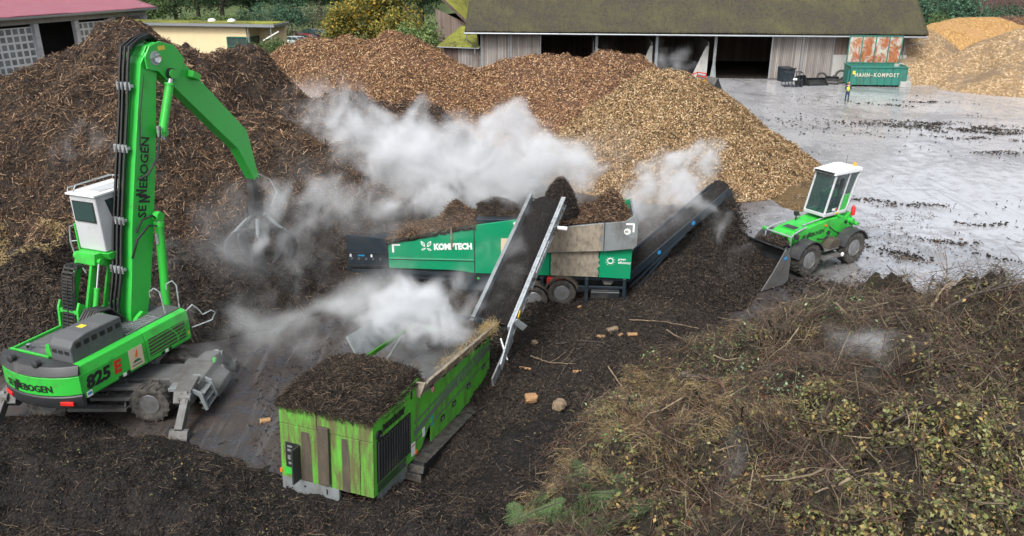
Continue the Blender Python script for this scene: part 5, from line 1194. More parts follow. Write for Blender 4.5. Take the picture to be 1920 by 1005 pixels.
# ---- cab on its riser
cx0_, cx1_, cy0, cy1, cz0, cz1 = -1.30, -.30, .72, 2.35, 4.42, 6.10
cab = P_('cab', MB().prism([(cy0, cz0+.05), (cy0+.02, cz0), (cy1-.1, cz0), (cy1, cz0+.4), (cy1, cz1-.12), (cy1-.15, cz1), (cy0+.03, cz1), (cy0-.04, cz1-.05)], 'x', cx0_, cx1_), 'cab_white', bev=.04, seg=3)
MB().prism([(cy0-.10, cz1), (cy1-.05, cz1), (cy1-.05, cz1+.05), (cy0-.10, cz1+.05)], 'x', cx0_-.05, cx1_+.05).build('cab_roof', MAT['white_paint'], cab)
MB().box(cx0_+.35, cx1_-.15, cy0+.3, cy1-.2, cz1+.052, cz1+.07).build('roof_hatch', MAT['cab_white'], cab)
wn_ = MB().box(cx0_+.10, cx1_-.10, cy0-.055, cy0-.045, cz1-.78, cz1-.17).build('rear_window', MAT['black_decal'], cab)
MB().box(cx0_+.13, cx1_-.13, cy0-.060, cy0-.056, cz1-.75, cz1-.20).build('pane', MAT['window_glass'], wn_)
wn_ = MB().prism([(cy0+.50, cz1-.95), (cy1-.12, cz1-.95), (cy1-.12, cz1-.16), (cy0+.28, cz1-.16)], 'x', cx1_-.001, cx1_+.012).build('side_window', MAT['black_decal'], cab)
MB().prism([(cy0+.54, cz1-.91), (cy1-.16, cz1-.91), (cy1-.16, cz1-.20), (cy0+.34, cz1-.20)], 'x', cx1_+.012, cx1_+.016).build('pane', MAT['window_glass'], wn_)
MB().box(cx0_+.08, cx1_-.08, cy1+.001, cy1+.01, cz0+.45, cz1-.2).build('windscreen', MAT['window_glass'], cab)
MB().tube([(cx0_, cy0-.05, cz1+.03), (cx0_-.02, cy0, cz1+.17), (cx0_+.0, cy1-.2, cz1+.2), (cx1_-.3, cy1, cz1+.2), (cx1_-.1, cy1-.1, cz1+.05)], .02, 6).tube([(cx0_+.1, cy0+.05, cz1+.05), (cx0_+.06, cy0+.2, cz1+.2), (cx0_+.12, cy1-.2, cz1+.22)], .02, 6).build('roof_rail', MAT['galvanised'], cab)
MB().tube([(cx0_-.05, cy0+.15, cz1-.95), (cx0_-.33, cy0+.05, cz1-1.05), (cx0_-.38, cy0+.02, cz1-1.5), (cx0_-.33, cy0+.05, cz1-2.0), (cx0_-.1, cy0+.1, cz1-2.5)], .025, 7).tube([(cx0_-.36, cy0+.03, cz1-1.5), (cx0_-.03, cy0+.1, cz1-1.45)], .02, 6).build('handrail', MAT['galvanised'], cab)
MB().box(cx0_-.06, cx0_-.002, cy0-.02, cy0+.1, cz0-.2, cz1-.9).build('door_post', MAT['lime'], cab)
P_('cab_floor', MB().prism([(cy0+.05, cz0-.22), (cy1+.05, cz0-.22), (cy1+.05, cz0-.01), (cy0-.05, cz0-.01)], 'x', cx0_, cx1_+.1), 'lime')
P_('cab_floor', MB().prism([(cy0-.35, cz0-.30), (cy0+.1, cz0-.45), (cy0+.2, cz0-.02), (cy0-.28, cz0+.02)], 'x', cx0_+.1, cx1_-.15), 'lime')
for xx in (-1.22, -.62):
    b = MB(); b.bar((xx, -.15, 2.35), (xx, .55, 4.25), .09, .20, (0, -1, .3)); b.lathe([(-.09, .13), (.09, .13)], (xx, .55, 4.28), 'x', 14); b.lathe([(-.09, .13), (.09, .13)], (xx, -.2, 2.35), 'x', 14)
    P_('riser_arm', b, 'lime')
    b = MB(); b.bar((xx+.12, .30, 2.2), (xx+.12, .98, 4.15), .07, .14, (0, -1, .3)); P_('riser_arm', b, 'lime')
P_('riser_frame', MB().lathe([(-1.3, .06), (-.5, .06)], (0, .55, 4.28), 'x', 12).box(-1.28, -.55, -.30, .0, 2.36, 2.5).bar((-1.28, -.32, 2.9), (-.6, -.32, 2.9), .1, .12), 'lime')
P_('riser_frame', MB().prism([(-.45, 2.35), (-.2, 2.35), (-.1, 3.05), (-.28, 3.2), (-.38, 3.0)], 'x', -.62, -.54).prism([(-.45, 2.35), (-.2, 2.35), (-.1, 3.05), (-.28, 3.2), (-.38, 3.0)], 'x', -1.36, -1.28), 'lime')
cyl((-.45, .0, 2.5), (-.45, .55, 4.2), .075, .55, nm='riser_cylinder')
# cable chain
cc = MB(); ch = [(-.95, .25, 4.12), (-.95, .02, 4.16), (-.95, -.12, 3.95), (-.95, -.22, 3.5), (-.95, -.30, 3.0), (-.95, -.40, 2.6), (-.95, -.48, 2.2)]
for i in range(len(ch)-1):
    a = Vector(ch[i]); b_ = Vector(ch[i+1]); nn = max(2, int((b_-a).length/.085))
    for k in range(nn):
        p = a.lerp(b_, (k+.5)/nn); d = (b_-a).normalized(); cc.bar(p-d*.03, p+d*.03, .42, .11, (0, -1, .2))
        cc.bar(p-d*.045, p+d*.045, .035, .13, (0, -1, .2))
for xx in (-1.17, -.73): cc.tube([(xx, c_[1], c_[2]) for c_ in ch], .035, 6)
P_('cable_chain', cc, 'black_steel', bev=0)
# ---- undercarriage, own heading (along the picture's width)
un = bpy.data.objects.new('undercarriage', None); COL.objects.link(un)
un.parent = ex; un.rotation_euler = (0, 0, EAZ)
def U_(n, mb, mat, bev=.012, **k): return mb.build(n, MAT[mat], un, bevel=bev, **k)
U_('chassis', MB().box(-1.9, 1.9, -.48, .48, .55, .98).box(-.55, .55, -.6, .6, .6, 1.0).prism([(1.9, .5), (2.5, .45), (2.75, .7), (2.75, 1.0), (1.9, 1.05)], 'y', -.75, .75).prism([(-1.9, .5), (-2.5, .45), (-2.6, .7), (-2.6, 1.0), (-1.9, 1.05)], 'y', -.75, .75), 'dusty_steel', bev=.03)
U_('turntable', MB().lathe([(.95, .68), (1.02, .72), (1.10, .72), (1.12, .6)], (0, 0, 0), 'z', 30), 'dark_grey')
U_('axle', MB().lathe([(-1.0, .13), (1.0, .13)], (-1.42, 0, .56), 'y', 12), 'dark_grey'); U_('axle', MB().lathe([(-1.0, .13), (1.0, .13)], (1.42, 0, .56), 'y', 12), 'dark_grey')
for x0 in (-1.46, 1.46):
    for y0, sd in ((-1.02, -1), (1.02, 1)): wheel(un, (x0, y0, .57), .57, .50, 'rim_grey', sd, 'y', 18, .50)
# near side steps
def step(x0, x1, z, y=-1.02): return U_('step', MB().box(x0, x1, y-.16, y+.1, z, z+.05).box(x0, x1, y-.18, y-.15, z-.03, z+.07), 'dusty_steel', bev=.005)
step(-.85, .82, .42, -1.15); step(-.2, .98, .72, -1.05); step(.3, 1.2, 1.0, -.95)
U_('step_bracket', MB().bar((-.8, -1.2, .46), (-.62, -.6, .9), .04, .1).bar((.75, -1.2, .46), (.6, -.6, .95), .05, .12).bar((.2, -1.05, .74), (.2, -.5, 1.0), .05, .1), 'dusty_steel')
# outriggers
for sx, sy in ((1, -1), (1, 1), (-1, -1), (-1, 1)):
    X0 = 2.45*sx; b = MB()
    b.prism([(sy*.5, .62), (sy*.5, 1.12), (sy*1.25, 1.0), (sy*1.42, .72), (sy*1.25, .55)], 'x', X0-.24, X0+.24)
    arm = U_('outrigger', b, 'dusty_steel', bev=.02)
    fx = X0+.12*sx; fy = sy*2.05
    b = MB(); b.bar((fx, sy*1.3, .80), (fx, fy, .22), .22, .26, (0, .3, 1)); b.bar((fx, sy*1.25, 1.02), (fx, fy-sy*.25, .45), .12, .10, (0, .3, 1)); b.lathe([(-.17, .13), (.17, .13)], (fx, sy*1.32, .86), 'x', 14)
    b.build('arm', MAT['dusty_steel'], arm, bevel=.015)
    b = MB(); b.prism([(fy-.22, .02), (fy+.22, .02), (fy+.20, .09), (fy+.06, .26), (fy-.06, .26), (fy-.20, .09)], 'x', fx-.26, fx+.26); b.build('foot', MAT['dusty_steel'], arm, bevel=.01)
    sb = MB()
    for k in range(3):
        M = frame((fx+(.12 if sx > 0 else -.12), 0, 0), (0, 1, 0), (0, 0, 1)); 
        y_ = sy*(1.62+.12*k); z_ = .60-.095*k
        sb.bar((fx-.115, y_-.045*sy, z_+.02), (fx-.115, y_+.045*sy, z_-.05), .012, .05) if False else sb.box(fx-.09, fx+.09, y_-.02, y_+.02, z_+.055, z_+.075)
    sb.build('warning_stripe', MAT['red_decal'], arm)
# stepped platform at the right end
b = MB(); b.prism([(2.0, 1.02), (2.62, 1.02), (2.95, .86), (3.06, .35), (2.98, .30), (2.84, .78), (2.55, .92), (2.0, .92)], 'y', -1.12, -1.04); b.prism([(2.0, 1.02), (2.62, 1.02), (2.95, .86), (3.06, .35), (2.98, .30), (2.84, .78), (2.55, .92), (2.0, .92)], 'y', -.34, -.26)
b.box(2.0, 2.62, -1.04, -.34, .96, 1.01)
for z_, x_ in ((.72, 2.9), (.5, 2.96), (.32, 3.0)): b.box(x_-.16, x_+.03, -1.04, -.34, z_, z_+.03)
U_('platform', b, 'steel_grey', bev=.006)
b = MB(); b.prism([(1.9, .85), (2.7, .75), (3.05, .5), (3.05, .2), (2.9, .2), (2.6, .5), (1.9, .6)], 'y', -.2, .9); U_('blade_arm', b, 'dusty_steel', bev=.03)
U_('lamp', MB().box(2.7, 2.8, .5, .62, 1.0, 1.12), 'lime')
# driver behind the side window
pe = person('person in a blue jacket seated inside the raised white cab', tuple(EC+Matrix.Rotation(-EAZ, 3, 'Z') @ Vector((-.8, 1.35, cz0+.12))), -EAZ, 'sit', False, top='cloth_blue', scale=.86)
# ------------------------------------------------------------------ drum screen in the foreground
TA, TP = R(20.8), R(-5.35)
tr = thing('drum_screen', 'soil smeared lime green crawler drum screen with long lettered side and raised discharge belt', 'screening machine', (-3.21, 15.44, .65), (TP, 0, -TA))
tr.rotation_mode = 'XYZ'
tr.rotation_euler = (Matrix.Rotation(-TA, 3, 'Z') @ Matrix.Rotation(TP, 3, 'X')).to_euler()
WT = 2.55; HB = 1.42; HT = 1.97
def Q_(n, mb, mat, par=None, bev=.012, **k): return mb.build(n, MAT[mat], par or tr, bevel=bev, **k)
# engine block, open on nothing: end doors, side louvre, roof deck under the soil
P0, P1 = 0., 2.25
Q_('engine_housing', MB().box(-WT+.03, -.03, .03, P1, .0, HT-.03), 'trommel_side')
lids = Q_('upper_panel', MB().box(-WT, -1.52, -.01, .04, HB+.012, HT-.0), 'trommel_green'); Q_('upper_panel', MB().box(-1.505, 0, -.01, .04, HB+.012, HT), 'trommel_green')
Q_('end_door', MB().box(-WT, -1.40, -.012, .04, .0, HB), 'trommel_green'); dr = Q_('end_door', MB().box(-1.14, -.36, -.012, .04, .0, HB), 'trommel_green'); Q_('end_panel', MB().box(-.345, 0, -.012, .04, .0, HB), 'trommel_green')
Q_('end_door', MB().box(-1.39, -1.30, -.012, .04, .0, HB), 'trommel_green')
Q_('centre_post', MB().box(-1.46, -1.15, -.10, -.013, .08, HB+.16), 'mud', bev=.02)
b = MB(); b2 = MB(); b.prism([(-1.97, .02), (-1.66, .02), (-1.68, .9), (-1.72, HB-.10), (-1.94, HB-.10), (-1.95, .6)], 'y', -.018, -.013); b2.prism([(-.84, .0), (-.62, .0), (-.63, 1.0), (-.68, HB-.04), (-.83, HB-.05)], 'y', -.018, -.013); Q_('mud_streak', b, 'mud', bev=0); Q_('mud_streak', b2, 'mud', bev=0)
cp = Q_('control_panel', MB().box(-2.40, -2.02, -.028, -.013, .30, .96), 'black_decal', bev=.01)
b = MB()
for i, (a, z, w_, h_) in enumerate(((-2.34, .83, .14, .05), (-2.34, .72, .10, .06), (-2.20, .66, .06, .08), (-2.34, .50, .08, .12), (-2.20, .48, .06, .1), (-2.32, .38, .2, .06))): b.box(a, a+w_, -.036, -.028, z, z+h_)
b.build('gauge', MAT['steel_grey'], cp); MB().lathe([(-.045, .03), (-.028, .03)], (-2.14, 0, .62), 'y', 10).build('stop_button', MAT['red_decal'], cp)
MB().box(-2.42, -2.0, -.026, -.013, .10, .28).build('panel_lower', MAT['lime'], cp)
Q_('panel_door', MB().box(-2.02, -1.98, -.34, -.013, .04, .95), 'dark_grey')
for (x0, x1, y0) in ((-WT-.012, -WT, .02), (-.0, .012, 2.05)): Q_('side_lamp', MB().box(x0-.02, x1+.02, -.03 if y0 < 1 else y0, .01 if y0 < 1 else y0+.08, .10, .20), 'orange_lamp', bev=0)
Q_('skirt', MB().prism([(-WT, -.38), (-1.05, -.38), (-.95, -.28), (-.95, -.003), (-WT, -.003)], 'y', -.0, .10), 'steel_grey', bev=.01)
b = MB(); b.lathe([(-.008, .035), (.0, .035)], (-1.9, 0, -.15), 'y', 4); b.box(-1.3, -1.26, -.006, .0, -.22, -.08); Q_('skirt_slot', b, 'black_decal', bev=0)
Q_('skirt', MB().prism([(.45, -.38), (1.75, -.38), (1.75, .0), (.45, .0)], 'x', -.30, -.05), 'steel_grey', bev=.01)
# right side
Q_('side_panel', MB().prism([(.01, .0), (1.95, .0), (2.42, .10), (2.95, .60), (2.95, 1.70), (2.22, 2.14), (1.9, 2.12), (.01, HT)], 'x', -.03, .0), 'trommel_side')
gr_ = Q_('louvre', MB().box(.001, .012, .14, 1.80, .30, HB-.02), 'black_decal', bev=0)
b = MB()
for k in range(13): y = .18+.125*k; b.prism([(y, .32), (y+.06, .32), (y+.06, HB-.06), (y, HB-.06)], 'x', .012, .04)
b.build('louvre_blade', MAT['dark_grey'], gr_, bevel=.01)
b = MB()
for k in range(9): b.box(.001, .010, .16, 1.55, .045+.025*k, .055+.025*k)
Q_('vent_slot', b, 'dark_grey', bev=0)
Q_('exhaust_port', MB().lathe([(.001, .11), (.05, .12), (.05, .08), (.02, .07)], (0, .22, HB+.12), 'x', 18), 'black_steel', bev=0)
text_obj('lettering', 'neuenhauser', .34, frame((.004, .42, HB+.10), (0, 1, 0), (0, 0, 1)), MAT['black_decal'], tr, bold=.045, sx=.62, shear=.12)
b = MB()
for k in range(4): b.box(.001, .006, .55+.28*k, .77+.28*k, HB+.375+.01*(k % 2), HB+.395+.01*(k % 2))
Q_('lettering_bar', b, 'black_decal', bev=0)
Q_('notice', MB().box(.001, .006, 1.84, 2.06, .12, .48), 'white_decal', bev=0); Q_('notice', MB().box(.006, .008, 1.86, 2.04, .38, .41), 'red_decal', bev=0)
Q_('notice', MB().box(.001, .006, 1.20, 1.56, .08, .22), 'grey_decal', bev=0); Q_('notice', MB().box(.001, .006, 2.46, 2.60, .38, .62), 'white_decal', bev=0)
for z_ in (.50, .68): Q_('notice', MB().lathe([(.001, .055), (.007, .055)], (0, 3.02, z_), 'x', 12), 'blue_decal', bev=0)
Q_('notice', MB().lathe([(.002, .09), (.007, .09)], (0, 3.05, 1.50), 'x', 18), 'white_decal', bev=0)
Q_('notice', MB().tube([(.010, 3.05+.075*math.cos(k/12*2*PI), 1.50+.075*math.sin(k/12*2*PI)) for k in range(13)], .01, 5).bar((.010, 3.00, 1.55), (.010, 3.10, 1.45), .008, .02), 'red_decal', bev=0)
LT = 7.05
for (y0, y1) in ((2.96, 4.95), (4.965, LT)):
    sp_ = Q_('long_panel', MB().box(-.03, .0, y0, y1, .0+.02*(y0-3), 1.66), 'trommel_side')
def gstripe(y0, z0, y1, z1, w_): return MB().prism([(y0, z0), (y1, z1), (y1, z1+w_), (y0, z0+w_)], 'x', .0015, .0045)
b = MB()
for a in (gstripe(2.0, .96, 2.55, 1.0, .07), gstripe(2.55, 1.0, LT-.05, 1.42, .07), gstripe(2.0, .60, 3.4, .82, .18), gstripe(3.4, .82, 4.6, .97, .20), gstripe(2.0, .42, LT-.05, .84, .06), gstripe(6.2, 1.08, LT-.05, 1.16, .2)): b.add(a.V, a.F)
Q_('stripe', b, 'grey_decal', bev=0)
text_obj('lettering', 'TARGO 3000', .42, frame((.004, 4.5, .90), (0, 1, .09), (0, 0, 1)), MAT['grey_decal'], tr, bold=.03, sx=.82, shear=.15)
for yy, zz in ((3.55, .30), (4.3, .40), (5.3, .52), (6.45, .68)):
    h_ = Q_('handle_recess', MB().box(.0, .008, yy, yy+.26, zz, zz+.16), 'black_decal', bev=.004); MB().box(.008, .02, yy+.06, yy+.18, zz+.04, zz+.10).build('handle', MAT['steel_grey'], h_)
Q_('slot', MB().box(.001, .006, 1.82, 1.90, HT-.25, HT-.03), 'black_decal', bev=0)
Q_('rear_panel', MB().box(-WT+.2, -.0, LT-.05, LT, .1, 1.6), 'trommel_side')
Q_('far_side_panel', MB().box(-WT, -WT+.03, P1, LT, .0, 1.66), 'trommel_side')
# hopper flaps, dark and crusted, raised outwards over the side
b = MB(); b.prism([(.0, 1.68), (.05, 1.66), (.30, 2.10), (.24, 2.14)], 'y', 2.25, LT-.2); b.prism([(-.10, 1.62), (.06, 1.64), (.02, 1.82), (-.10, 1.80)], 'y', 2.25, LT-.1)
fl = Q_('hopper_flap', b, 'soil_caked', bev=.01)
b = MB()
for k in range(6): y = 2.7+.75*k; b.box(.06, .13, y, y+.14, 1.70, 1.74)
b.build('bracket', MAT['dark_grey'], fl)
Q_('hopper_flap', MB().prism([(.10, 1.66), (-1.9, 1.75), (-1.95, 1.9), (.26, 2.10)], 'y', 2.12, 2.18), 'soil_caked')
Q_('hopper_flap', MB().prism([(-WT, 1.66), (-WT-.05, 1.66), (-WT-.42, 2.25), (-WT-.36, 2.28)], 'y', 3.6, LT-.1), 'steel_grey')
Q_('rear_flap', MB().prism([(-WT-.3, 1.66), (.1, 1.66), (.22, 2.15), (-WT-.42, 2.2)], 'y', LT-.14, LT-.08), 'navy_steel')
# inner chute plates and perforated drum
Q_('chute_plate', MB().prism([(-WT+.25, 1.60), (-1.35, 1.05), (-1.30, 1.10), (-WT+.22, 1.68)], 'y', 2.3, LT-.2), 'dusty_steel')
Q_('chute_plate', MB().prism([(-.10, 1.62), (-1.05, 1.05), (-1.08, 1.10), (-.14, 1.70)], 'y', 2.3, LT-.2), 'dusty_steel')
Q_('ridge_plate', MB().prism([(2.3, 1.1), (2.36, 1.1), (4.6, 2.12), (4.54, 2.14)], 'x', -1.78, -1.70), 'dusty_steel')
Q_('drum', MB().lathe([(2.4, .5), (2.4, .78), (6.8, .78), (6.8, .5)], (-1.2, 0, .62), 'y', 32), 'dusty_steel', bev=0, smooth=True)
# crawlers
for x0 in (-.24, -WT-.38):
    pts = []
    for k in range(40):
        a = k/40*4.9
    n_ = 22; path = [(1.95+.26*k, -.02) for k in range(17)]
    cr = MB().prism([(2.0, -.60), (6.1, -.60), (6.4, -.40), (6.4, -.22), (6.1, -.03), (2.0, -.03), (1.72, -.22), (1.72, -.40)], 'x', x0+.05, x0+.55); co = Q_('crawler', cr, 'black_steel', bev=.05)
    sh_ = MB()
    for k in range(19): y = 1.95+.235*k; sh_.box(x0, x0+.62, y, y+.20, -.028, .012)
    for (y, z) in ((1.80, -.14), (1.66, -.31), (1.80, -.50)): sh_.bar((x0, y, z), (x0+.62, y, z), .19, .06, (0, -1, .5 if z > -.2 else (-.5 if z < -.4 else 0)))
    sh_.build('track_shoe', MAT['rubber'], co, bevel=.01)
# soil lying on the roof: a heap carried by the machine
def load_mound(name, par, x0, x1, y0, y1, zfun, mat, st=.06, stick=None, n=4000, L=(.04, .3), W=(.006, .02), seed=5, rag=.18, base=-.1):
    xs = np.arange(x0, x1+1e-6, st); ys = np.arange(y0, y1+1e-6, st); XX, YY = np.meshgrid(xs, ys)
    def ZF(X, Y): return zfun(X, Y)+.07*fbm2(X, Y, 2.2, 4, seed)+.03*fbm2(X, Y, 9., 2, seed+3)
    E_ = np.minimum(np.minimum(XX-x0, x1-XX), np.minimum(YY-y0, y1-YY)); Z = ZF(XX, YY); ns = fbm2(XX, YY, 3, 3, seed+9)*rag
    I = (np.arange(len(ys)-1)[:, None]*len(xs)+np.arange(len(xs)-1)[None, :]).ravel(); Q = np.stack([I, I+1, I+len(xs)+1, I+len(xs)], -1)
    keep = (E_.ravel()[Q].min(1) > -1)
    jit = rng.normal(size=(2,)+XX.shape)*st*.25
    o = np_mesh(name, np.stack([XX+jit[0], YY+jit[1], Z], -1).reshape(-1, 3), Q[keep], MAT[mat], par, smooth=True)
    s_ = o.modifiers.new('t', 'SOLIDIFY'); s_.thickness = .12; s_.offset = -1
    if stick:
        x = rng.uniform(x0, x1, n); y = rng.uniform(y0, y1, n); z = ZF(x, y); N = unit(np.stack([fbm2(x, y, 2, 2, 3)*.5, fbm2(x, y, 2, 2, 4)*.5, np.ones(n)], -1))
        so_ = sticks('fibres', np.stack([x, y, z+.005], -1), N, MAT[stick], o, L, W, .4, .8, power=2., bend=.15)
    o['kind'] = 'stuff'; return o
def roofz(x, y):
    u = (x+WT)/WT; v = y/2.4
    edge = np.minimum(np.minimum(x+WT+.06, .06-x)*1.5, np.minimum((y+.06)*1.6, 9)); edge = np.clip(edge, 0, .30)
    return HT-.03+edge*(.8+.25*np.sin(v*2.5))+.22*np.exp(-((u-.45)**2/.06+(v-.65)**2/.12))
so = thing('soil_load', 'mound of fibrous soil and roots covering the engine housing roof of the lime green screen', 'soil load', tuple(tr.location), tuple(tr.rotation_euler))
load_mound('mound', so, -WT-.08, .06, -.07, 2.45, roofz, 'compost_brown', .045, 'sticks_dark', 15000, (.03, .32), (.005, .02), rag=.1)
x = rng.uniform(-WT, .0, 700); z = HT-.0-rng.random(700)**2*.16; n = len(x)
sticks('hanging_roots', np.stack([x, np.full(n, -.03), z], -1), np.tile([0., -1., 0.], (n, 1)), MAT['sticks_dark'], so, (.03, .22), (.005, .015), .15, .4, power=2., bend=.1)
so2 = thing('hopper_load', 'wet compost riding in the hopper of the lime green screen', 'compost load', tuple(tr.location), tuple(tr.rotation_euler))
load_mound('mound', so2, -WT+.15, -.12, 2.4, 3.3, lambda x, y: 1.25+.5*np.exp(-((x+1.2)**2/.9))-.35*(y-2.4), 'compost', .06, 'sticks_dark', 1500, seed=8)
load_mound('mound', so2, -1.5, .1, 5.7, 6.85, lambda x, y: 1.45+.55*np.exp(-((x+.6)**2/.5)), 'compost', .06, 'sticks_dark', 3500, seed=9)
x = rng.uniform(3, 6.9, 1100); n = len(x)
sticks('root_strands', np.stack([rng.uniform(-.05, .3, n), np.where(rng.random(n) < .6, rng.uniform(6.2, 6.95, n), x), 2.05+rng.normal(size=n)*.06], -1), np.tile([.6, -.3, .4], (n, 1)), MAT['straw'], so2, (.05, .45), (.004, .010), .3, .5, power=2., bend=.2)
# discharge belt: starts under the rear, rises away over the star screen
def wpt(v): return tr.rotation_euler.to_matrix().inverted() @ (Vector(v)-Vector(tr.location))
ca = Vector((-.56, 22.3, 1.95)); cb = Vector((1.28, 27.9, 4.2)); ca_l = wpt(ca); cb_l = wpt(cb)
dl = (cb_l-ca_l); LL = dl.length; dl.normalize(); sx_ = dl.cross(Vector((0, 0, 1))).normalized(); up_ = sx_.cross(dl)
def cpt(s_, f_, u_): return ca_l+dl*f_*LL+sx_*s_+up_*u_
def mdir(): return frame(tuple(ca_l), tuple(sx_), tuple(dl))
Mc = mdir(); CW = .57
cv = Q_('discharge_conveyor', MB().box(CW-.02, CW+.05, -.3, LL, -.16, .24, Mc).box(CW+.05, CW+.13, -.3, LL, .20, .24, Mc).box(CW+.05, CW+.13, -.3, LL, -.16, -.12, Mc), 'galvanised')
MB().box(-CW-.05, -CW+.02, -.3, LL, -.16, .24, Mc).box(-CW-.10, -CW-.05, -.3, LL, .20, .24, Mc).build('rail', MAT['steel_grey'], cv)
b = MB(); b.add([tuple(Mc @ Vector(p)) for p in [(-CW+.02, -.2, .0), (-.25, -.2, -.08), (.25, -.2, -.08), (CW-.02, -.2, .0), (-CW+.02, LL, .0), (-.25, LL, -.08), (.25, LL, -.08), (CW-.02, LL, .0)]], [(0, 1, 5, 4), (1, 2, 6, 5), (2, 3, 7, 6)])
bo = b.build('belt', MAT['black_steel'], cv); s_ = bo.modifiers.new('t', 'SOLIDIFY'); s_.thickness = .02
b = MB()
for k in range(9): y = .3+k*(LL-.5)/8; b.box(-CW, CW, y, y+.06, -.2, -.13, Mc)
b.build('roller', MAT['steel_grey'], cv)
MB().lathe([(-CW+.02, .11), (CW-.02, .11)], (0, 0, 0), 'x', 16).build('head_drum', MAT['black_steel'], cv)
hd_ = [o for o in bpy.data.objects if o.name.startswith('head_drum')][-1]; hd_.matrix_local = Mc @ Matrix.Translation((0, LL-.05, -.05))
MB().lathe([(0, .07), (.45, .07), (.46, .05)], (0, 0, 0), 'x', 14).build('drive_motor', MAT['white_paint'], cv); hd_ = [o for o in bpy.data.objects if o.name.startswith('drive_motor')][-1]; hd_.matrix_local = Mc @ Matrix.Translation((CW+.05, LL-1.35, -.10))
MB().box(CW+.13, CW+.17, LL*.34, LL*.62, -.03, .16, Mc).build('cover_plate', MAT['galvanised'], cv)
hg = MB(); hg.bar(cpt(CW+.10, -.02, .15), cpt(CW+.18, -.26, -.05), .05, .28, tuple(up_)); hg.bar(cpt(CW+.12, .0, .2), cpt(CW+.35, .03, -.25), .04, .22, tuple(up_)); hg.bar(cpt(CW-.15, -.10, .0), cpt(CW+.18, -.18, -.35), .05, .3, tuple(up_)); hg.build('hinge_plate', MAT['galvanised'], cv, bevel=.01)
MB().bar(cpt(CW+.16, .035, .12), cpt(CW+.16, .075, .16), .02, .1, tuple(up_)).build('warning_strip', MAT['yellow_paint'], cv)
MB().bar(cpt(CW+.1, -.35, -.1), cpt(CW+.1, -.05, -.2), .05, .3, tuple(up_)).build('strut', MAT['steel_grey'], cv)
b = MB()
for k in range(26):
    f_ = rng.uniform(.02, .98)**1.4; w_ = rng.uniform(.03, .16); l_ = rng.uniform(.05, .3)/LL; u0 = rng.uniform(-.1, .16)
    q = [cpt(CW+.135, f_-l_*.5, u0), cpt(CW+.135, f_, u0+w_*.6), cpt(CW+.135, f_+l_*.5, u0+w_*.3), cpt(CW+.135, f_+l_*.2, u0-w_*.5)]
    q2 = [v+sx_*.03 for v in q]; o_ = len(b.V); b.V += [tuple(v) for v in q+q2]; b.F += [(o_, o_+1, o_+2, o_+3), (o_+4, o_+5, o_+6, o_+7)]+[(o_+i, o_+(i+1) % 4, o_+4+(i+1) % 4, o_+4+i) for i in range(4)]
mo_ = b.build('stuck_mud', MAT['mud'], cv); mo_['kind'] = 'stuff'
# compost travelling on the belt
bl = thing('belt_load', 'dark compost riding up the long discharge belt', 'compost load', tuple(tr.location), tuple(tr.rotation_euler))
xs = np.linspace(-.50, .50, 16); ys = np.linspace(-.1, LL-.05, 110); XX, YY = np.meshgrid(xs, ys); ZZ = .02+.17*(1-(XX/.50)**2)+.06*fbm2(XX, YY, 3, 3, 9)
I = (np.arange(109)[:, None]*16+np.arange(15)[None, :]).ravel(); Vm = np.array([tuple(Mc @ Vector((a, b_, c_))) for a, b_, c_ in zip(XX.ravel(), YY.ravel(), ZZ.ravel())])
np_mesh('compost', Vm, np.stack([I, I+1, I+17, I+16], -1), MAT['compost'], bl, smooth=True)
# a rope of roots hangs at the hinge
# ------------------------------------------------------------------ star screen on its trailer
KO = Vector((-4.75, 28.85, 0)); KA = math.atan2(-.75, 9.25)
ks = thing('star_screen', 'emerald green trailer mounted star screen with grey hopper, two wheels and a side belt', 'screening machine', tuple(KO), (0, 0, KA))
def K_(n, mb, mat, par=None, bev=.012, **k): return mb.build(n, MAT[mat], par or ks, bevel=bev, **k)
D = 2.45
# local x right, y away, z up
pl = K_('side_panel', MB().prism([(0, 1.22), (2.55, 1.20), (3.32, 1.10), (3.32, 3.02), (0, 2.30)], 'y', 0, .05), 'emerald')
MB().prism([(0.01, 1.60), (3.30, 1.62), (3.30, 1.67), (0.01, 1.65)], 'y', -.02, -.001).build('trim_line', MAT['trim_green'], pl)
MB().prism([(0.01, 1.56), (3.30, 1.58), (3.30, 1.605), (0.01, 1.585)], 'y', -.012, -.001).build('gap_line', MAT['black_decal'], pl)
p2 = K_('side_panel', MB().prism([(3.35, 1.10), (5.2, 1.10), (5.2, 3.25), (4.95, 3.30), (3.35, 3.04)], 'y', 0, .05), 'emerald')
MB().box(4.35, 5.0, -.006, -.001, 2.0, 2.55).build('board', MAT['tan_board'], p2)
K_('side_panel', MB().prism([(5.22, 1.10), (6.2, 1.10), (6.2, 2.05), (5.22, 2.0)], 'y', 0, .05), 'emerald')
pm = K_('side_panel', MB().prism([(6.22, 1.10), (8.05, 1.08), (8.05, 2.16), (6.22, 2.03)], 'y', 0, .05), 'emerald')
def ragged(x0, x1, z0, z1, amp, par, yy):
    g = np.random.default_rng(int(x0*10+z0[0]*7)); n_ = 9; top = [(x0+(x1-x0)*k/8, z1[0]+(z1[1]-z1[0])*k/8) for k in range(9)]; rt = [(x1+amp*g.normal(), z1[1]+(z0[1]-z1[1])*k/n_) for k in range(1, n_)]; bot = [(x1, z0[1]+.01), (x0+.01, z0[0]+.01)]
    lf = [(x0+abs(amp*.4*g.normal()), z0[0]+(z1[0]-z0[0])*k/6) for k in range(1, 6)]
    MB().prism(top+rt+bot+lf, 'y', yy-.012, yy).build('dried_soil', MAT['soil_caked'], par)
ragged(6.24, 8.04, (1.11, 1.09), (2.02, 2.14), .05, pm, -.002)
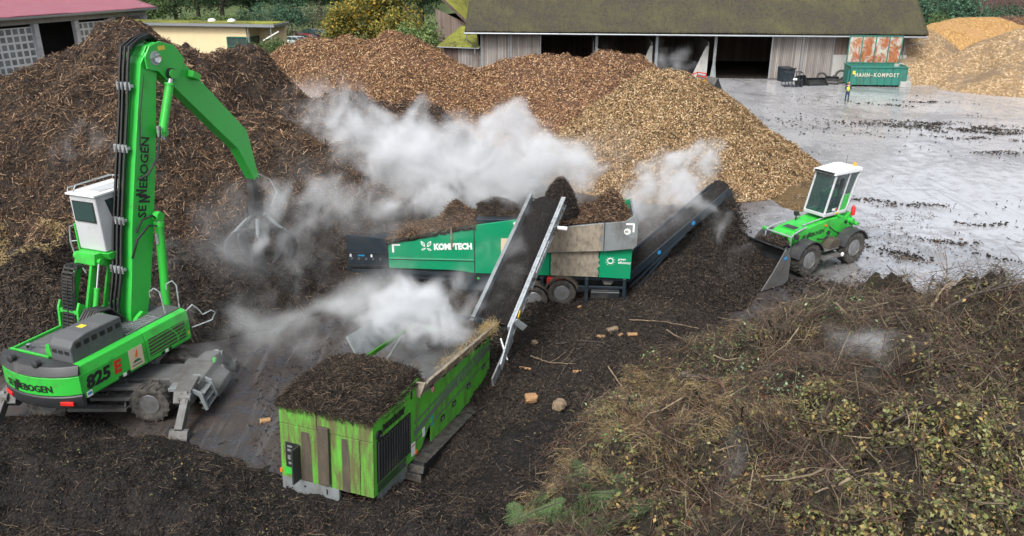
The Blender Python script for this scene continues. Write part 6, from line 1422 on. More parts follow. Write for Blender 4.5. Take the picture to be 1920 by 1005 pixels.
p3 = K_('side_panel', MB().prism([(8.07, 1.08), (9.25, 1.05), (9.28, 2.28), (8.07, 2.165)], 'y', 0, .05), 'emerald')
h1 = K_('hopper_side', MB().prism([(5.9, 2.06), (8.2, 2.20), (8.2, 3.30), (6.3, 3.05), (5.9, 3.0)], 'y', -.16, -.06), 'steel_grey')
ragged(6.0, 8.12, (2.08, 2.20), (3.0, 3.27), .07, h1, -.162)
h2 = K_('hopper_side', MB().prism([(8.22, 2.20), (9.30, 2.33), (9.42, 2.45), (9.42, 3.45), (9.32, 3.66), (8.95, 3.38), (8.22, 3.30)], 'y', -.18, -.08), 'steel_grey')
K_('far_side', MB().prism([(0, 1.2), (9.25, 1.1), (9.3, 3.5), (5.9, 3.0), (3.3, 3.0), (0, 2.3)], 'y', D-.05, D), 'emerald')
K_('frame_beam', MB().box(-.0, 9.2, .1, .25, .92, 1.10).box(0, 9.2, D-.25, D-.1, .92, 1.10), 'navy_steel')
K_('core', MB().box(.1, 9.1, .3, D-.3, 1.1, 2.0), 'black_steel')
K_('end_wall', MB().prism([(.0, 2.2), (D, 2.2), (D+.1, 3.5), (-.1, 3.5)], 'x', 9.25, 9.32), 'steel_grey')
K_('cover', MB().prism([(.05, 2.25), (3.3, 2.96), (3.3, 3.0), (.05, 2.30)], 'y', .06, D-.06), 'black_steel')
# lettering and marks
text_obj('lettering', 'KOMPTECH', .33, frame((1.78, -.006, 2.02), (1, 0, .045), (0, 0, 1)), MAT['white_decal'], pl, bold=.06, sx=.84)
b = MB()
for (cx_, cz_, a, l_) in ((1.60, 2.24, 1.0, .30), (1.36, 2.24, 2.15, .28), (1.38, 2.03, 3.6, .20), (1.60, 2.02, -.5, .20)):
    n_ = 10; o_ = []
    for k in range(n_+1): u = k/n_; o_.append((u-.5, .22*math.sin(u*PI)))
    for k in range(n_-1, 0, -1): u = k/n_; o_.append((u-.5, -.22*math.sin(u*PI)))
    inn = [(p[0]*.72, p[1]*.62) for p in o_]; ca_, sa_ = math.cos(a), math.sin(a)
    def tp(p): return (cx_+(p[0]*ca_-p[1]*sa_)*l_, cz_+(p[0]*sa_+p[1]*ca_)*l_)
    for k in range(len(o_)):
        k2 = (k+1) % len(o_); b.prism([tp(o_[k]), tp(o_[k2]), tp(inn[k2]), tp(inn[k])], 'y', -.008, -.004)
    b.bar((cx_-ca_*l_*.5, -.006, cz_-sa_*l_*.5), (cx_+ca_*l_*.4, -.006, cz_+sa_*l_*.4), .004, .014)
b.build('emblem', MAT['white_decal'], pl)
def corner(x, z, sx, par, yy=-.004): MB().box(min(x, x+sx*.32), max(x, x+sx*.32), yy-.003, yy, z-.06, z).box(min(x, x+sx*.07), max(x, x+sx*.07), yy-.003, yy, z-.34, z-.061).build('corner_mark', MAT['white_decal'], par)
corner(.16, 2.20, 1, pl); corner(9.30, 3.32, -1, h2, -.184)
MB().lathe([(-.186, .12), (-.181, .12)], (9.04, 0, 3.0), 'y', 22).build('speed_plate', MAT['white_decal'], h2)
text_obj('lettering', '80', .13, frame((8.955, -.189, 2.955), (1, 0, 0), (0, 0, 1)), MAT['black_decal'], h2, bold=.02)
b = MB(); n_ = 20
for k in range(n_): a = 2*PI*k/n_; b.bar((8.48+.12*math.cos(a), -.006, 1.76+.12*math.sin(a)), (8.48+(.20 if k % 2 else .16)*math.cos(a), -.006, 1.76+(.20 if k % 2 else .16)*math.sin(a)), .004, .018, (0, -1, 0))
b.tube([(8.48+.10*math.cos(2*PI*k/20), -.006, 1.76+.10*math.sin(2*PI*k/20)) for k in range(21)], .018, 5); b.build('emblem', MAT['white_decal'], p3)
put_mesh('lettering', [lettering('green', .13, frame((8.76, -.006, 1.80), (1, 0, 0), (0, 0, 1)), None, None, bold=.02), lettering('efficiency', .13, frame((8.76, -.006, 1.66), (1, 0, 0), (0, 0, 1)), None, None, bold=.02)], MAT['white_decal'], p3)
for x0 in (3.335,): K_('panel_gap', MB().box(3.32, 3.35, -.004, .04, .8, 3.05), 'black_decal', bev=0)
# underbody behind the panels
K_('underbody', MB().box(2.6, 4.9, .12, .2, .35, 1.08).box(.0, 2.5, .2, .3, .7, 1.15), 'navy_steel')
K_('marker_lamp', MB().lathe([(.10, .05), (.14, .05)], (3.45, 0, .85), 'y', 12), 'lime_clean', bev=0)
# left end unit
lu = K_('end_unit', MB().box(-1.62, -.03, .05, D-.1, 1.22, 2.02), 'navy_steel'); MB().prism([(-1.62, 2.025), (-.03, 2.025), (-.03, 2.36), (-1.62, 2.52)], 'y', .04, .10).build('flap', MAT['navy_steel'], lu)
MB().box(-1.66, .0, .0, .049, 1.75, 1.80).box(-1.64, -.02, -.02, .049, 1.22, 1.30).build('edge_bar', MAT['black_steel'], lu)
b = MB(); 
for k in range(5): b.lathe([(.0, .05), (.049, .05)], (-1.45+.28*k, 0, 1.55), 'y', 10)
b.build('bolt_cover', MAT['dusty_steel'], lu)
MB().box(-1.52, -1.46, .0, .049, 1.63, 1.74).box(-.70, -.64, .0, .049, 1.63, 1.74).build('sticker', MAT['white_decal'], lu); MB().box(-1.2, -.95, .02, .049, 1.66, 1.71).build('sticker', MAT['blue_decal'], lu)
K_('end_conveyor', MB().box(-1.75, -.1, .3, D-.4, .95, 1.15).box(-1.5, -.2, .0, .08, .98, 1.12), 'navy_steel')
# right side running gear
for (px, py) in ((1000, 567), (1053, 553)):
    q = aty(px, py, 27.98); v = Matrix.Rotation(-KA, 3, 'Z') @ (Vector(q)-KO); wheel(ks, (v.x, .0, v.z), .53, .34, 'rim_silver', -1, 'y', 26, .54, 'rim_grey')
    a0 = .35; b = MB()
    arc = [(v.x+.62*math.cos(a), v.z+.62*math.sin(a)) for a in np.linspace(a0, PI-a0, 12)]; arc2 = [(v.x+.67*math.cos(a), v.z+.67*math.sin(a)) for a in np.linspace(PI-a0, a0, 12)]
    b.prism(arc+arc2, 'y', -.22, .3); K_('mudguard', b, 'mud', bev=0, smooth=True)
K_('tool_box', MB().box(6.10, 6.70, -.08, .3, .74, 1.02), 'red_paint', bev=.03); MB().box(6.2, 6.6, -.09, -.081, .82, .93).build('box_label', MAT['grey_decal'], ks)
for x0 in (5.85, 7.55, 8.98): K_('support_leg', MB().box(x0, x0+.13, -.1, .05, .08, 1.06).box(x0-.06, x0+.19, -.16, .12, .02, .079), 'navy_steel')
K_('side_box', MB().box(7.78, 8.88, -.10, .35, .22, .60), 'black_steel', bev=.03); MB().box(7.8, 8.86, -.112, -.101, .50, .53).build('box_strip', MAT['steel_grey'], ks)
K_('crossbar', MB().box(5.9, 9.1, -.02, .05, .62, .72), 'navy_steel')
K_('funnel', MB().prism([(8.1, 1.05), (8.8, 1.05), (8.55, .70), (8.3, .70)], 'y', .2, .6), 'dusty_steel')
K_('belly', MB().box(4.6, 9.0, .5, 1.9, .5, 1.1), 'black_steel')
# side conveyor at the right, rising to the compost cone
c0 = Vector((9.0, 1.2, .85)); q = Matrix.Rotation(-KA, 3, 'Z') @ (Vector(aty(1352, 352, 31.9))-KO); c1 = Vector(q)
d_ = (c1-c0); L_ = d_.length; d_.normalize(); sx2 = d_.cross(Vector((0, 0, 1))).normalized(); Mk = frame(tuple(c0), tuple(sx2), tuple(d_)); w_ = .48
sc = K_('side_conveyor', MB().box(w_-.03, w_+.03, -.2, L_, -.22, .12, Mk).box(-w_-.03, -w_+.03, -.2, L_, -.22, .12, Mk), 'navy_steel')
MB().box(-w_+.04, w_-.04, -.1, L_, -.03, .0, Mk).build('belt', MAT['black_steel'], sc)
b = MB(); b.bar(c0+sx2*w_*1.1+Vector((0, 0, -.45)), c0+d_*L_*.55+sx2*w_*1.1+Vector((0, 0, -.22)), .05, .09); b.bar(c0+sx2*w_*1.1+Vector((.2, 0, -.65)), c0+d_*L_*.4+sx2*w_*1.1+Vector((0, 0, -.35)), .05, .07)
b.bar(c0-sx2*w_*1.1+Vector((0, 0, -.45)), c0+d_*L_*.55-sx2*w_*1.1+Vector((0, 0, -.22)), .05, .09); b.build('brace', MAT['navy_steel'], sc)
for f_ in (.28, .62):
    o = MB().lathe([(0, .09), (.012, .09)], (0, 0, 0), 'x', 16).build('sticker', MAT['blue_decal'], sc); o.matrix_local = Mk @ Matrix.Translation((w_+.032, L_*f_, -.04))
cl = thing('belt_load', 'black compost running off the end of the star screen belt', 'compost load', tuple(KO), (0, 0, KA))
xs = np.linspace(-.4, .4, 12); ys = np.linspace(.2, L_+.1, 80); XX, YY = np.meshgrid(xs, ys); ZZ = .0+.16*(1-(XX/.42)**2)+.06*fbm2(XX, YY, 3, 3, 19)+np.clip(YY-L_+.45, 0, 1)*.3
I = (np.arange(79)[:, None]*12+np.arange(11)[None, :]).ravel(); Vm = np.array([tuple(Mk @ Vector((a, b_, c_))) for a, b_, c_ in zip(XX.ravel(), YY.ravel(), ZZ.ravel())])
np_mesh('compost', Vm, np.stack([I, I+1, I+13, I+12], -1), MAT['compost'], cl, smooth=True)
# falling compost: crumbs and a loose curtain under the belt end
n = 6000; e = c1; tt = rng.random(n)**.8; P = np.stack([e.x+.15+rng.normal(size=n)*(.14+.22*tt)+.42*tt, e.y+rng.normal(size=n)*(.22+.15*tt), e.z-tt*1.9], -1)
sticks('falling_crumbs', P, np.tile([0., -1., 0.], (n, 1)), MAT['crumbs'], cl, (.02, .14), (.015, .05), .5, .2, power=2.)
# heaps riding in the star screen
kl = thing('hopper_load', 'fibrous wet compost heaped above the grey hopper of the star screen', 'compost load', tuple(KO), (0, 0, KA))
load_mound('mound', kl, 5.7, 9.15, -.05, D-.1, lambda x, y: 2.95+1.05*np.exp(-((x-8.5)**2/.30+(y-1.2)**2/1.1))+.25*np.exp(-((x-7.6)**2/1.0))+.75*np.exp(-((x-6.35)**2/.16+(y-.9)**2/.5)), 'compost_brown', .06, 'sticks', 9000, (.04, .45), (.008, .03), seed=23)
dk = (5.9, 1.1, 3.3)
load_mound('mound', kl, 5.75, 7.35, .1, 1.7, lambda x, y: 3.0+1.6*np.clip(1-((x-6.5)**2/.62+(y-.9)**2/.7), 0, 1)**.7+.12*fbm2(x, y, 2.5, 3, 77), 'compost', .05, 'sticks_dark', 2500, (.03, .2), (.006, .02), seed=29)
fl_ = thing('cover_load', 'matted roots and soil along the sloping top of the emerald screen', 'compost load', tuple(KO), (0, 0, KA))
load_mound('mound', fl_, -.05, 3.4, -.04, 1.9, lambda x, y: 2.27+.215*np.clip(x, 0, 3.3)+.03+.75*np.exp(-((x-2.45)**2/.28+(y-1.15)**2/.28)), 'compost_brown', .06, 'sticks', 8000, (.04, .4), (.006, .02), seed=31)
load_mound('mound', fl_, 3.3, 5.1, .5, 2.1, lambda x, y: 3.1+.55*np.exp(-((x-4.1)**2/.8+(y-1.4)**2/.4)), 'compost_brown', .06, 'sticks_dark', 2500, seed=33)
K_('hood', MB().box(3.4, 4.9, .2, 1.9, 2.9, 3.22), 'navy_steel')
K_('arm_lever', MB().tube([(4.85, -.05, 3.2), (5.05, -.1, 2.85)], .06, 8), 'white_paint', bev=0)
MB().box(2.44, 2.50, -.05, -.01, 2.08, 2.95).build('hanging_bark', MAT['bark_pale'], fl_)
# ------------------------------------------------------------------ wheel loader with raised cab
LA = math.atan2(-.847, -.533); LO = Vector((12.95, 32.75, 0))
ld = thing('wheel_loader', 'lime green telescopic wheel loader with white raised cab feeding the black compost cone', 'wheel loader', tuple(LO), (0, 0, -LA))
def L_o(n, mb, mat, par=None, bev=.015, **k): return mb.build(n, MAT[mat], par or ld, bevel=bev, **k)
WB, TR, WR = 1.46, .95, .70
for y0 in (-WB, WB):
    for sx in (-1, 1): wheel(ld, (sx*TR, y0, WR), WR, .46, 'rim_silver', sx, 'x', 24, .52, 'orange_lamp')
for y0 in (-WB, WB):
    for sx in (-1, 1):
        arc = [(y0+.79*math.cos(a), WR+.79*math.sin(a)) for a in np.linspace(.25, PI-.35, 12)]; arc2 = [(y0+.84*math.cos(a), WR+.84*math.sin(a)) for a in np.linspace(PI-.35, .25, 12)]
        L_o('mudguard', MB().prism(arc+arc2, 'x', sx*TR-.28, sx*TR+.28), 'dark_grey', bev=0, smooth=True)
L_o('chassis', MB().box(-.45, .45, -2.1, 2.0, .45, .95).lathe([(-.9, .12), (.9, .12)], (0, WB, WR), 'x', 10).lathe([(-.9, .12), (.9, .12)], (0, -WB, WR), 'x', 10), 'lime')
for sx in (-1, 1):
    st = L_o('step', MB().box(sx*.95-.28, sx*.95+.28, -.62, .62, .52, .62).box(sx*.85-.18, sx*.85+.28, -.55, .4, .82, .88), 'dusty_steel'); MB().lathe([(-.02, .09), (.02, .09)], (sx*1.24, -.55, .62), 'x', 14).build('reflector', MAT['white_decal'], st)
for sx in (-1, 1): L_o('tank', MB().prism([(-.7, .85), (.1, .85), (.0, 1.15), (-.2, 1.28), (-.6, 1.25)], 'x', min(sx*.55, sx*1.), max(sx*.55, sx*1.)), 'mud', bev=.05)
by = L_o('body', MB().prism([(-1.9, .9), (2.05, .82), (2.12, 1.2), (1.95, 1.68), (1.6, 1.80), (-.3, 2.05), (-1.2, 2.05), (-1.9, 1.6)], 'x', -.56, .56), 'lime', bev=.05, seg=3)
MB().prism([(.5, 1.925), (1.65, 1.80), (1.65, 1.83), (.5, 1.96)], 'x', -.42, .42).build('hood_lid', MAT['lime_clean'], by, bevel=.02)
MB().prism([(1.3, 1.86), (1.62, 1.83), (1.62, 1.85), (1.3, 1.88)], 'x', -.3, .3).build('vent', MAT['dark_grey'], by)
maker_logo(.24, frame((-.572, 1.35, 1.42), (0, -1, .07), (0, 0, 1)), MAT['black_decal'], by); text_obj('lettering', '355', .15, frame((-.572, .2, 1.28), (0, -1, .07), (0, 0, 1)), MAT['black_decal'], by, bold=.03) if False else None
for sx in (-1, 1):
    L_o('guard_rail', MB().tube([(sx*.55, 1.15, 1.93), (sx*.6, 1.8, 1.84), (sx*.66, 2.18, 1.72), (sx*.66, 2.2, 1.35), (sx*.62, 2.15, 1.0)], .035, 8), 'galvanised', bev=0, smooth=True)
L_o('guard_rail', MB().tube([(-.66, 2.2, 1.72), (.66, 2.2, 1.72)], .035, 8), 'galvanised', bev=0); L_o('grab_rail', MB().tube([(-.40, -.1, 2.1), (-.36, 1.2, 1.97)], .03, 8), 'galvanised', bev=0)
for sx in (-1, 1): L_o('headlamp', MB().box(sx*.80-.14, sx*.80+.14, 1.95, 2.12, 1.62, 1.74), 'lime_clean', bev=.02)
hl = L_o('work_lamp', MB().box(-.80, -.58, .78, 1.05, 1.22, 1.36), 'lime_clean', bev=.02); MB().box(-.81, -.60, .80, 1.06, 1.15, 1.219).build('lens', MAT['white_decal'], hl)
L_o('mirror', MB().lathe([(-.06, .11), (.05, .12), (.06, .0)], (-.92, 2.2, 1.80), 'y', 12).tube([(-.92, 2.15, 1.8), (-.7, 2.1, 1.7)], .02, 6), 'dark_grey', bev=0)
L_o('mirror', MB().lathe([(-.06, .10), (.10, .12), (.11, .0)], (.35, .75, 2.22), 'z', 12).tube([(.35, .75, 2.2), (.35, .75, 1.95)], .03, 6), 'black_steel', bev=0)
b = MB(); b.lathe([(-.7, .13), (.7, .13)], (0, -1.75, 1.75), 'x', 14); b.lathe([(-.8, .09), (.8, .09)], (0, -1.95, 1.62), 'x', 12); b.prism([(-2.2, 1.2), (-1.5, 1.0), (-1.4, 1.9), (-1.8, 2.1)], 'x', -.5, .5); L_o('rear_frame', b, 'lime', bev=.02)
L_o('extinguisher', MB().lathe([(0, .09), (.34, .09), (.42, .04)], (-.60, -1.78, 2.0), 'z', 12), 'red_decal', bev=0, smooth=True)
# cab lifted on a parallel arm
CZ = 2.20; cyb, cyf = -1.75, -.10
L_o('lift_arm', MB().bar((-.42, -1.4, 1.3), (-.42, -.8, 2.2), .1, .22, (0, -1, .3)).bar((.42, -1.4, 1.3), (.42, -.8, 2.2), .1, .22, (0, -1, .3)), 'lime')
cbm = MB(); hw = .50; ht = 1.78
def post(x, y0, z0, y1, z1, w_=.07): cbm.bar((x, y0, z0), (x, y1, z1), w_, w_, (0, 1, 0))
TZ = CZ+ht; ybot_f, ytop_f, ybot_r, ytop_r = .05, -.42, -1.35, -1.95
for sx in (-1, 1):
    x = sx*hw; post(x, ybot_f, CZ+.05, ytop_f, TZ-.1, .08); post(x, ybot_r, CZ+.05, ytop_r, TZ-.1, .09); post(x, ybot_r+.52, CZ+.03, ytop_r+.62, TZ-.1, .07)
    cbm.bar((x, ybot_f+.03, CZ+.04), (x, ybot_r, CZ+.04), .09, .14)
cbm.bar((-hw, ybot_f, CZ+.05), (hw, ybot_f, CZ+.05), .09, .14); cbm.bar((-hw, ybot_r, CZ+.05), (hw, ybot_r, CZ+.05), .09, .14)
cabl = L_o('cab', cbm, 'cab_white', bev=.02)
MB().prism([(ytop_f+.16, TZ-.06), (ytop_f+.10, TZ+.06), (ytop_r+.3, TZ+.14), (ytop_r-.06, TZ+.10), (ytop_r-.10, TZ-.02), (ytop_r, TZ-.08)], 'x', -hw-.08, hw+.08).build('cab_roof', MAT['white_paint'], cabl, bevel=.03)
MB().box(-.3, .3, ytop_f-.9, ytop_f-.3, TZ+.11, TZ+.15).build('roof_hatch', MAT['white_paint'], cabl)
MB().box(-.48, .48, ytop_f+.1, ytop_f+.2, TZ-.02, TZ+.05).build('lamp_bar', MAT['black_steel'], cabl)
MB().lathe([(0, .07), (.08, .075), (.14, .06), (.17, 0)], (-.3, ytop_r+.12, TZ+.12), 'z', 14).build('beacon', MAT['beacon'], cabl)
MB().tube([(.1, ytop_r+.2, TZ+.1), (.12, ytop_r+.1, TZ+.55)], .008, 5).build('antenna', MAT['black_steel'], cabl)
def pane(pts, nm='pane'): 
    o = MB().add(pts, [(0, 1, 2, 3)]).build(nm, MAT['cab_glass'], cabl); s_ = o.modifiers.new('t', 'SOLIDIFY'); s_.thickness = .008; return o
pane([(-hw+.03, ybot_f, CZ+.1), (hw-.03, ybot_f, CZ+.1), (hw-.03, ytop_f, TZ-.1), (-hw+.03, ytop_f, TZ-.1)], 'windscreen')
for sx in (-1, 1):
    x = sx*(hw+.0); pane([(x, ybot_f-.03, CZ+.12), (x, ybot_r+.56, CZ+.1), (x, ytop_r+.66, TZ-.12), (x, ytop_f-.02, TZ-.12)]); pane([(x, ybot_r+.36, CZ+.75), (x, ybot_r-.12, CZ+.82), (x, ytop_r+.06, TZ-.12), (x, ytop_r+.58, TZ-.12)])
    MB().prism([(ybot_r+.46, CZ+.10), (ybot_r+.04, CZ+.12), (ybot_r-.16, CZ+.80), (ybot_r+.32, CZ+.68)], 'x', min(x, x-sx*.03), max(x, x-sx*.03)).build('lower_panel', MAT['lime_clean'], cabl)
pane([(-hw, ybot_r-.2, CZ+.7), (hw, ybot_r-.2, CZ+.7), (hw, ytop_r, TZ-.12), (-hw, ytop_r, TZ-.12)], 'rear_window'); MB().box(-hw, hw, ybot_r-.08, ybot_r-.02, CZ+.05, CZ+.7).build('rear_panel', MAT['lime'], cabl)
MB().box(-hw+.03, hw-.03, ybot_r, ybot_f-.05, CZ+.02, CZ+.08).build('floor', MAT['lime'], cabl)
MB().box(-.24, .24, -1.15, -.75, CZ+.1, CZ+.48).prism([(-1.28, CZ+.40), (-1.12, CZ+.40), (-1.2, CZ+1.1), (-1.34, CZ+1.1)], 'x', -.22, .22).build('seat', MAT['black_steel'], cabl, bevel=.03)
MB().tube([(0, -.1, CZ+.1), (0, -.3, CZ+.7)], .03, 8).lathe([(-.01, .0), (.01, .16), (-.01, .19)], (0, -.34, CZ+.74), 'y', 16).build('steering_wheel', MAT['black_steel'], cabl)
MB().box(-.66, -.60, ytop_f-.35, ytop_f-.15, TZ-.55, TZ-.22).build('mirror', MAT['black_steel'], cabl)
MB().box(-hw-.012, -hw-.006, ybot_r+.62, ybot_r+.92, CZ+.16, CZ+.27).build('sticker', MAT['white_decal'], cabl); MB().box(-hw-.014, -hw-.012, ybot_r+.62, ybot_r+.72, CZ+.17, CZ+.26).build('sticker', MAT['red_decal'], cabl)
MB().box(-hw-.06, -hw-.05, ybot_r+.5, ybot_r+.72, CZ+.01, CZ+.09).build('sticker', MAT['amber_sign'], cabl)
gl = L_o('side_grille', MB().box(-.575, -.562, 1.45, 1.95, 1.0, 1.35), 'black_decal', bev=0)
b = MB()
for k in range(5): b.box(-.585, -.576, 1.47, 1.93, 1.04+.06*k, 1.06+.06*k)
b.build('grille_bar', MAT['lime'], gl)
L_o('front_grille', MB().box(-.42, .42, 2.08, 2.14, 1.05, 1.62), 'black_decal', bev=.01)
L_o('hose', MB().tube([(-.57, -.3, 1.5), (-.68, -.15, 1.35), (-.70, .15, 1.25), (-.6, .4, 1.3)], .03, 6).tube([(-.57, -.35, 1.7), (-.70, -.55, 1.5), (-.66, -.9, 1.35), (-.5, -1.1, 1.3)], .028, 6), 'black_steel', bev=0, smooth=True)
cyl((-.50, -1.6, 1.25), (-.50, -.9, 2.1), .06, .6, ld, 'lift_cylinder')
L_o('pivot', MB().lathe([(-.62, .09), (-.56, .09)], (0, -.3, 1.45), 'x', 14).lathe([(-.62, .07), (-.56, .07)], (0, -1.4, 1.75), 'x', 14), 'black_steel', bev=0)
L_o('indicator', MB().box(-.60, -.57, -.15, .0, 1.78, 1.84), 'orange_lamp', bev=0)
for sx in (-1, 1): L_o('rear_lamp', MB().box(sx*.62-.1, sx*.62+.1, -2.2, -2.12, 1.15, 1.3), 'red_decal')
# boom, tool carrier and bucket
L_o('boom', MB().prism([(-1.6, 1.55), (-1.3, 1.85), (1.2, 1.35), (2.2, 1.0), (2.75, .72), (2.6, .45), (1.9, .75), (.9, 1.0)], 'x', -.22, .22), 'lime')
L_o('tool_carrier', MB().prism([(2.35, 1.3), (2.52, 1.35), (3.0, .35), (2.55, .3)], 'x', -.75, -.45).prism([(2.35, 1.3), (2.52, 1.35), (2.8, .35), (2.55, .3)], 'x', .45, .75).prism([(2.25, 1.25), (2.5, 1.45), (2.55, 1.3), (2.4, .4)], 'x', -.449, .449), 'dark_grey')
prof = [(2.90, .20), (2.92, 1.15), (3.12, 1.52), (3.26, 1.60), (3.29, 1.54), (3.14, 1.42), (3.02, 1.10), (3.02, .32), (3.2, .16), (4.45, .06), (4.45, .02), (3.15, .08)]
bk = L_o('bucket', MB().prism(prof, 'x', -1.28, 1.28), 'black_steel', bev=.01)
for sx in (-1, 1): MB().prism([(2.90, .20), (2.92, 1.15), (3.12, 1.52), (3.26, 1.60), (3.85, .75), (4.45, .05), (3.15, .06)], 'x', min(sx*1.28, sx*1.33), max(sx*1.28, sx*1.33)).build('side_plate', MAT['dusty_steel'], bk, bevel=.01)
MB().box(-1.345, -1.333, 3.16, 3.32, 1.15, 1.28).build('sticker', MAT['blue_decal'], bk)
lb = thing('bucket_load', 'dark compost lying on the front of the loader and in its bucket', 'compost load', tuple(LO), (0, 0, -LA))
load_mound('mound', lb, -.7, .8, 2.15, 2.9, lambda x, y: 1.38+.22*np.exp(-((x+.1)**2/.3))-.3*np.abs(y-2.45), 'compost', .06, 'sticks_dark', 900, seed=41)
load_mound('mound', lb, -1.24, 1.24, 3.08, 4.1, lambda x, y: .85-.65*np.clip(y-3.1, 0, 1), 'compost', .07, 'sticks_dark', 900, seed=43)
pe2 = person('person in green top with bare arms driving the small loader', tuple(LO+Matrix.Rotation(-LA, 3, 'Z') @ Vector((0, -.98, CZ+.02))), -LA, 'sit', False, top='lime_clean', scale=.92)
# ------------------------------------------------------------------ trees, bushes
def foliage_mat(name, cols):
    m, nt = new_mat(name); s = NT(nt); g = s.n('ShaderNodeNewGeometry'); n = len(cols)
    col = s.ramp(g.outputs['Random Per Island'], [(i/n, c) for i, c in enumerate(cols)], 'CONSTANT')
    b = s.n('ShaderNodeBsdfPrincipled'); b.inputs['Roughness'].default_value = .7; b.inputs['Specular IOR Level'].default_value = .3; s.l(col, b.inputs['Base Color'])
    tl = s.n('ShaderNodeBsdfTranslucent'); s.l(col, tl.inputs['Color']); mx = s.n('ShaderNodeMixShader'); mx.inputs[0].default_value = .3
    s.l(b.outputs[0], mx.inputs[1]); s.l(tl.outputs[0], mx.inputs[2]); o = s.n('ShaderNodeOutputMaterial'); s.l(mx.outputs[0], o.inputs[0]); MAT[name] = m
foliage_mat('leaf_dark', [(.03, .065, .03), (.045, .09, .04), (.02, .05, .025), (.06, .11, .045), (.035, .08, .045)])
foliage_mat('leaf_blue', [(.04, .10, .06), (.06, .14, .08), (.03, .07, .045), (.08, .17, .10), (.10, .19, .12)])
foliage_mat('leaf_mid', [(.07, .13, .04), (.10, .17, .05), (.05, .09, .03), (.13, .19, .07), (.16, .2, .08)])
foliage_mat('leaf_autumn', [(.20, .19, .045), (.13, .16, .04), (.34, .25, .04), (.09, .11, .03), (.45, .30, .04), (.16, .18, .05), (.24, .2, .06)])
foliage_mat('leaf_light', [(.16, .24, .08), (.11, .18, .055), (.22, .30, .11), (.09, .14, .045)])
foliage_mat('leaf_grey', [(.20, .22, .13), (.14, .17, .09), (.26, .27, .17), (.10, .13, .06)])
TREE_N = 0
def tree(name, label, cat, x, y, h_, rad, mat, group=None, trunk=.3, n=5200, leaf=.34, base=None, zc=None, sq=1., z0=0.):
    """tapered trunk with limbs and a crown of leaf faces gathered in clumps"""
    global TREE_N
    TREE_N += 1; g = np.random.default_rng(100+TREE_N)
    t = thing(name, label, cat, (x, y, z0), (0, 0, 0), group)
    zb = h_*trunk; zc = (zb+h_)/2; rz = (h_-zb)/2
    b = MB(); r0 = .035*h_; top = h_*.8
    pts = [(g.normal()*.05*h_*k/5*.4, g.normal()*.05*h_*k/5*.4, top*k/5) for k in range(6)]
    b.tube(pts, [r0*(1-.8*k/5) for k in range(6)], 7)
    nc = 26; cl = []
    for k in range(nc):
        d = g.normal(size=3); d /= np.linalg.norm(d); q = d*g.random()**.45; c_ = np.array([q[0]*rad*.86, q[1]*rad*.86, zc+q[2]*rz*.84]); cl.append((c_, (.26+.26*g.random())*rad))
    for k in range(0, nc, 3):
        c_ = cl[k][0]; i = 2+k % 3; p = pts[i]; m_ = [(p[j]+c_[j])/2+g.normal()*.03*h_ for j in range(3)]; b.tube([p, m_, tuple(c_)], [r0*.35, r0*.22, r0*.06], 5)
    b.build('trunk', MAT['bark'], t, smooth=True)
    P = []; N = []
    for c_, r_ in cl:
        m_ = int(n/nc); d = g.normal(size=(m_, 3)); d /= np.linalg.norm(d, axis=1, keepdims=True)
        rr = g.random(m_)**.33; pp = c_+d*rr[:, None]*r_*np.array([1, 1, .82]); P.append(pp); N.append(d*.7+np.array([0, 0, .5])+g.normal(size=(m_, 3))*.5)
    P = np.concatenate(P); N = unit(np.concatenate(N)); k = P[:, 2] > zb*.5+.05
    P = P[k]; N = N[k]; m_ = len(P); d = unit(np.cross(N, g.normal(size=(m_, 3)))); u = np.cross(N, d); l = leaf*(.6+.8*g.random((m_, 1)))
    V = np.stack([P-d*l*.5, P-u*l*.33, P+d*l*.5, P+u*l*.33], 1).reshape(-1, 3)
    np_mesh('crown', V, np.arange(4*m_).reshape(-1, 4), MAT[mat], t); return t
def at_px(px, Y):
    return aty(px, 30, Y)[0]
T_ = [ # px, Y, height, radius, material, label
 (262, 128, 10, 5.0, 'leaf_mid', 'grey green bushy tree just beyond the garage roof end'),
 (330, 140, 13, 6.5, 'leaf_dark', 'dark round tree behind the flat roofed building, nearest the garage'),
 (372, 150, 14, 6, 'leaf_mid', 'loose pale green tree with a leaning trunk behind the flat roof'),
 (418, 146, 14, 6.5, 'leaf_dark', 'very dark spreading tree over the two skylights'),
 (470, 152, 15, 6, 'leaf_dark', 'dark tree with thin forked stems left of the tall blue green one'),
 (520, 158, 15, 7, 'leaf_blue', 'blue green tree above the parked cars, left one'),
 (560, 165, 15, 7, 'leaf_mid', 'mid green tree straight above the parked cars'),
 (600, 158, 17, 8, 'leaf_dark', 'broad dark tree standing over the cars, next to the autumn tree'),
 (790, 135, 15, 5.2, 'leaf_dark', 'narrow dark tree between the autumn tree and the old barn'),
 (765, 165, 18, 7, 'leaf_blue', 'tall dark blue green tree behind the autumn tree'),
 (1740, 118, 8.5, 5, 'leaf_blue', 'blue green bush behind the end of the barn roof'),
 (1700, 125, 9.5, 5, 'leaf_dark', 'dark bush whose top just clears the barn roof end'),
 (1795, 128, 8., 5, 'leaf_blue', 'rounded bush before the red stained barn, over the orange chip heap'),
]
for (px, Y, h_, r_, m_, lb) in T_: tree('tree' if h_ > 9 else 'bush', lb, 'tree' if h_ > 9 else 'bush', at_px(px, Y), Y, h_, r_, m_, 'trees behind the yard', .22)
tree('autumn_tree', 'big yellow green autumn tree rising behind the crest of the brown windrow', 'tree', at_px(705, 112), 112, 12.5, 6.8, 'leaf_autumn', None, .12, 11000, .36)
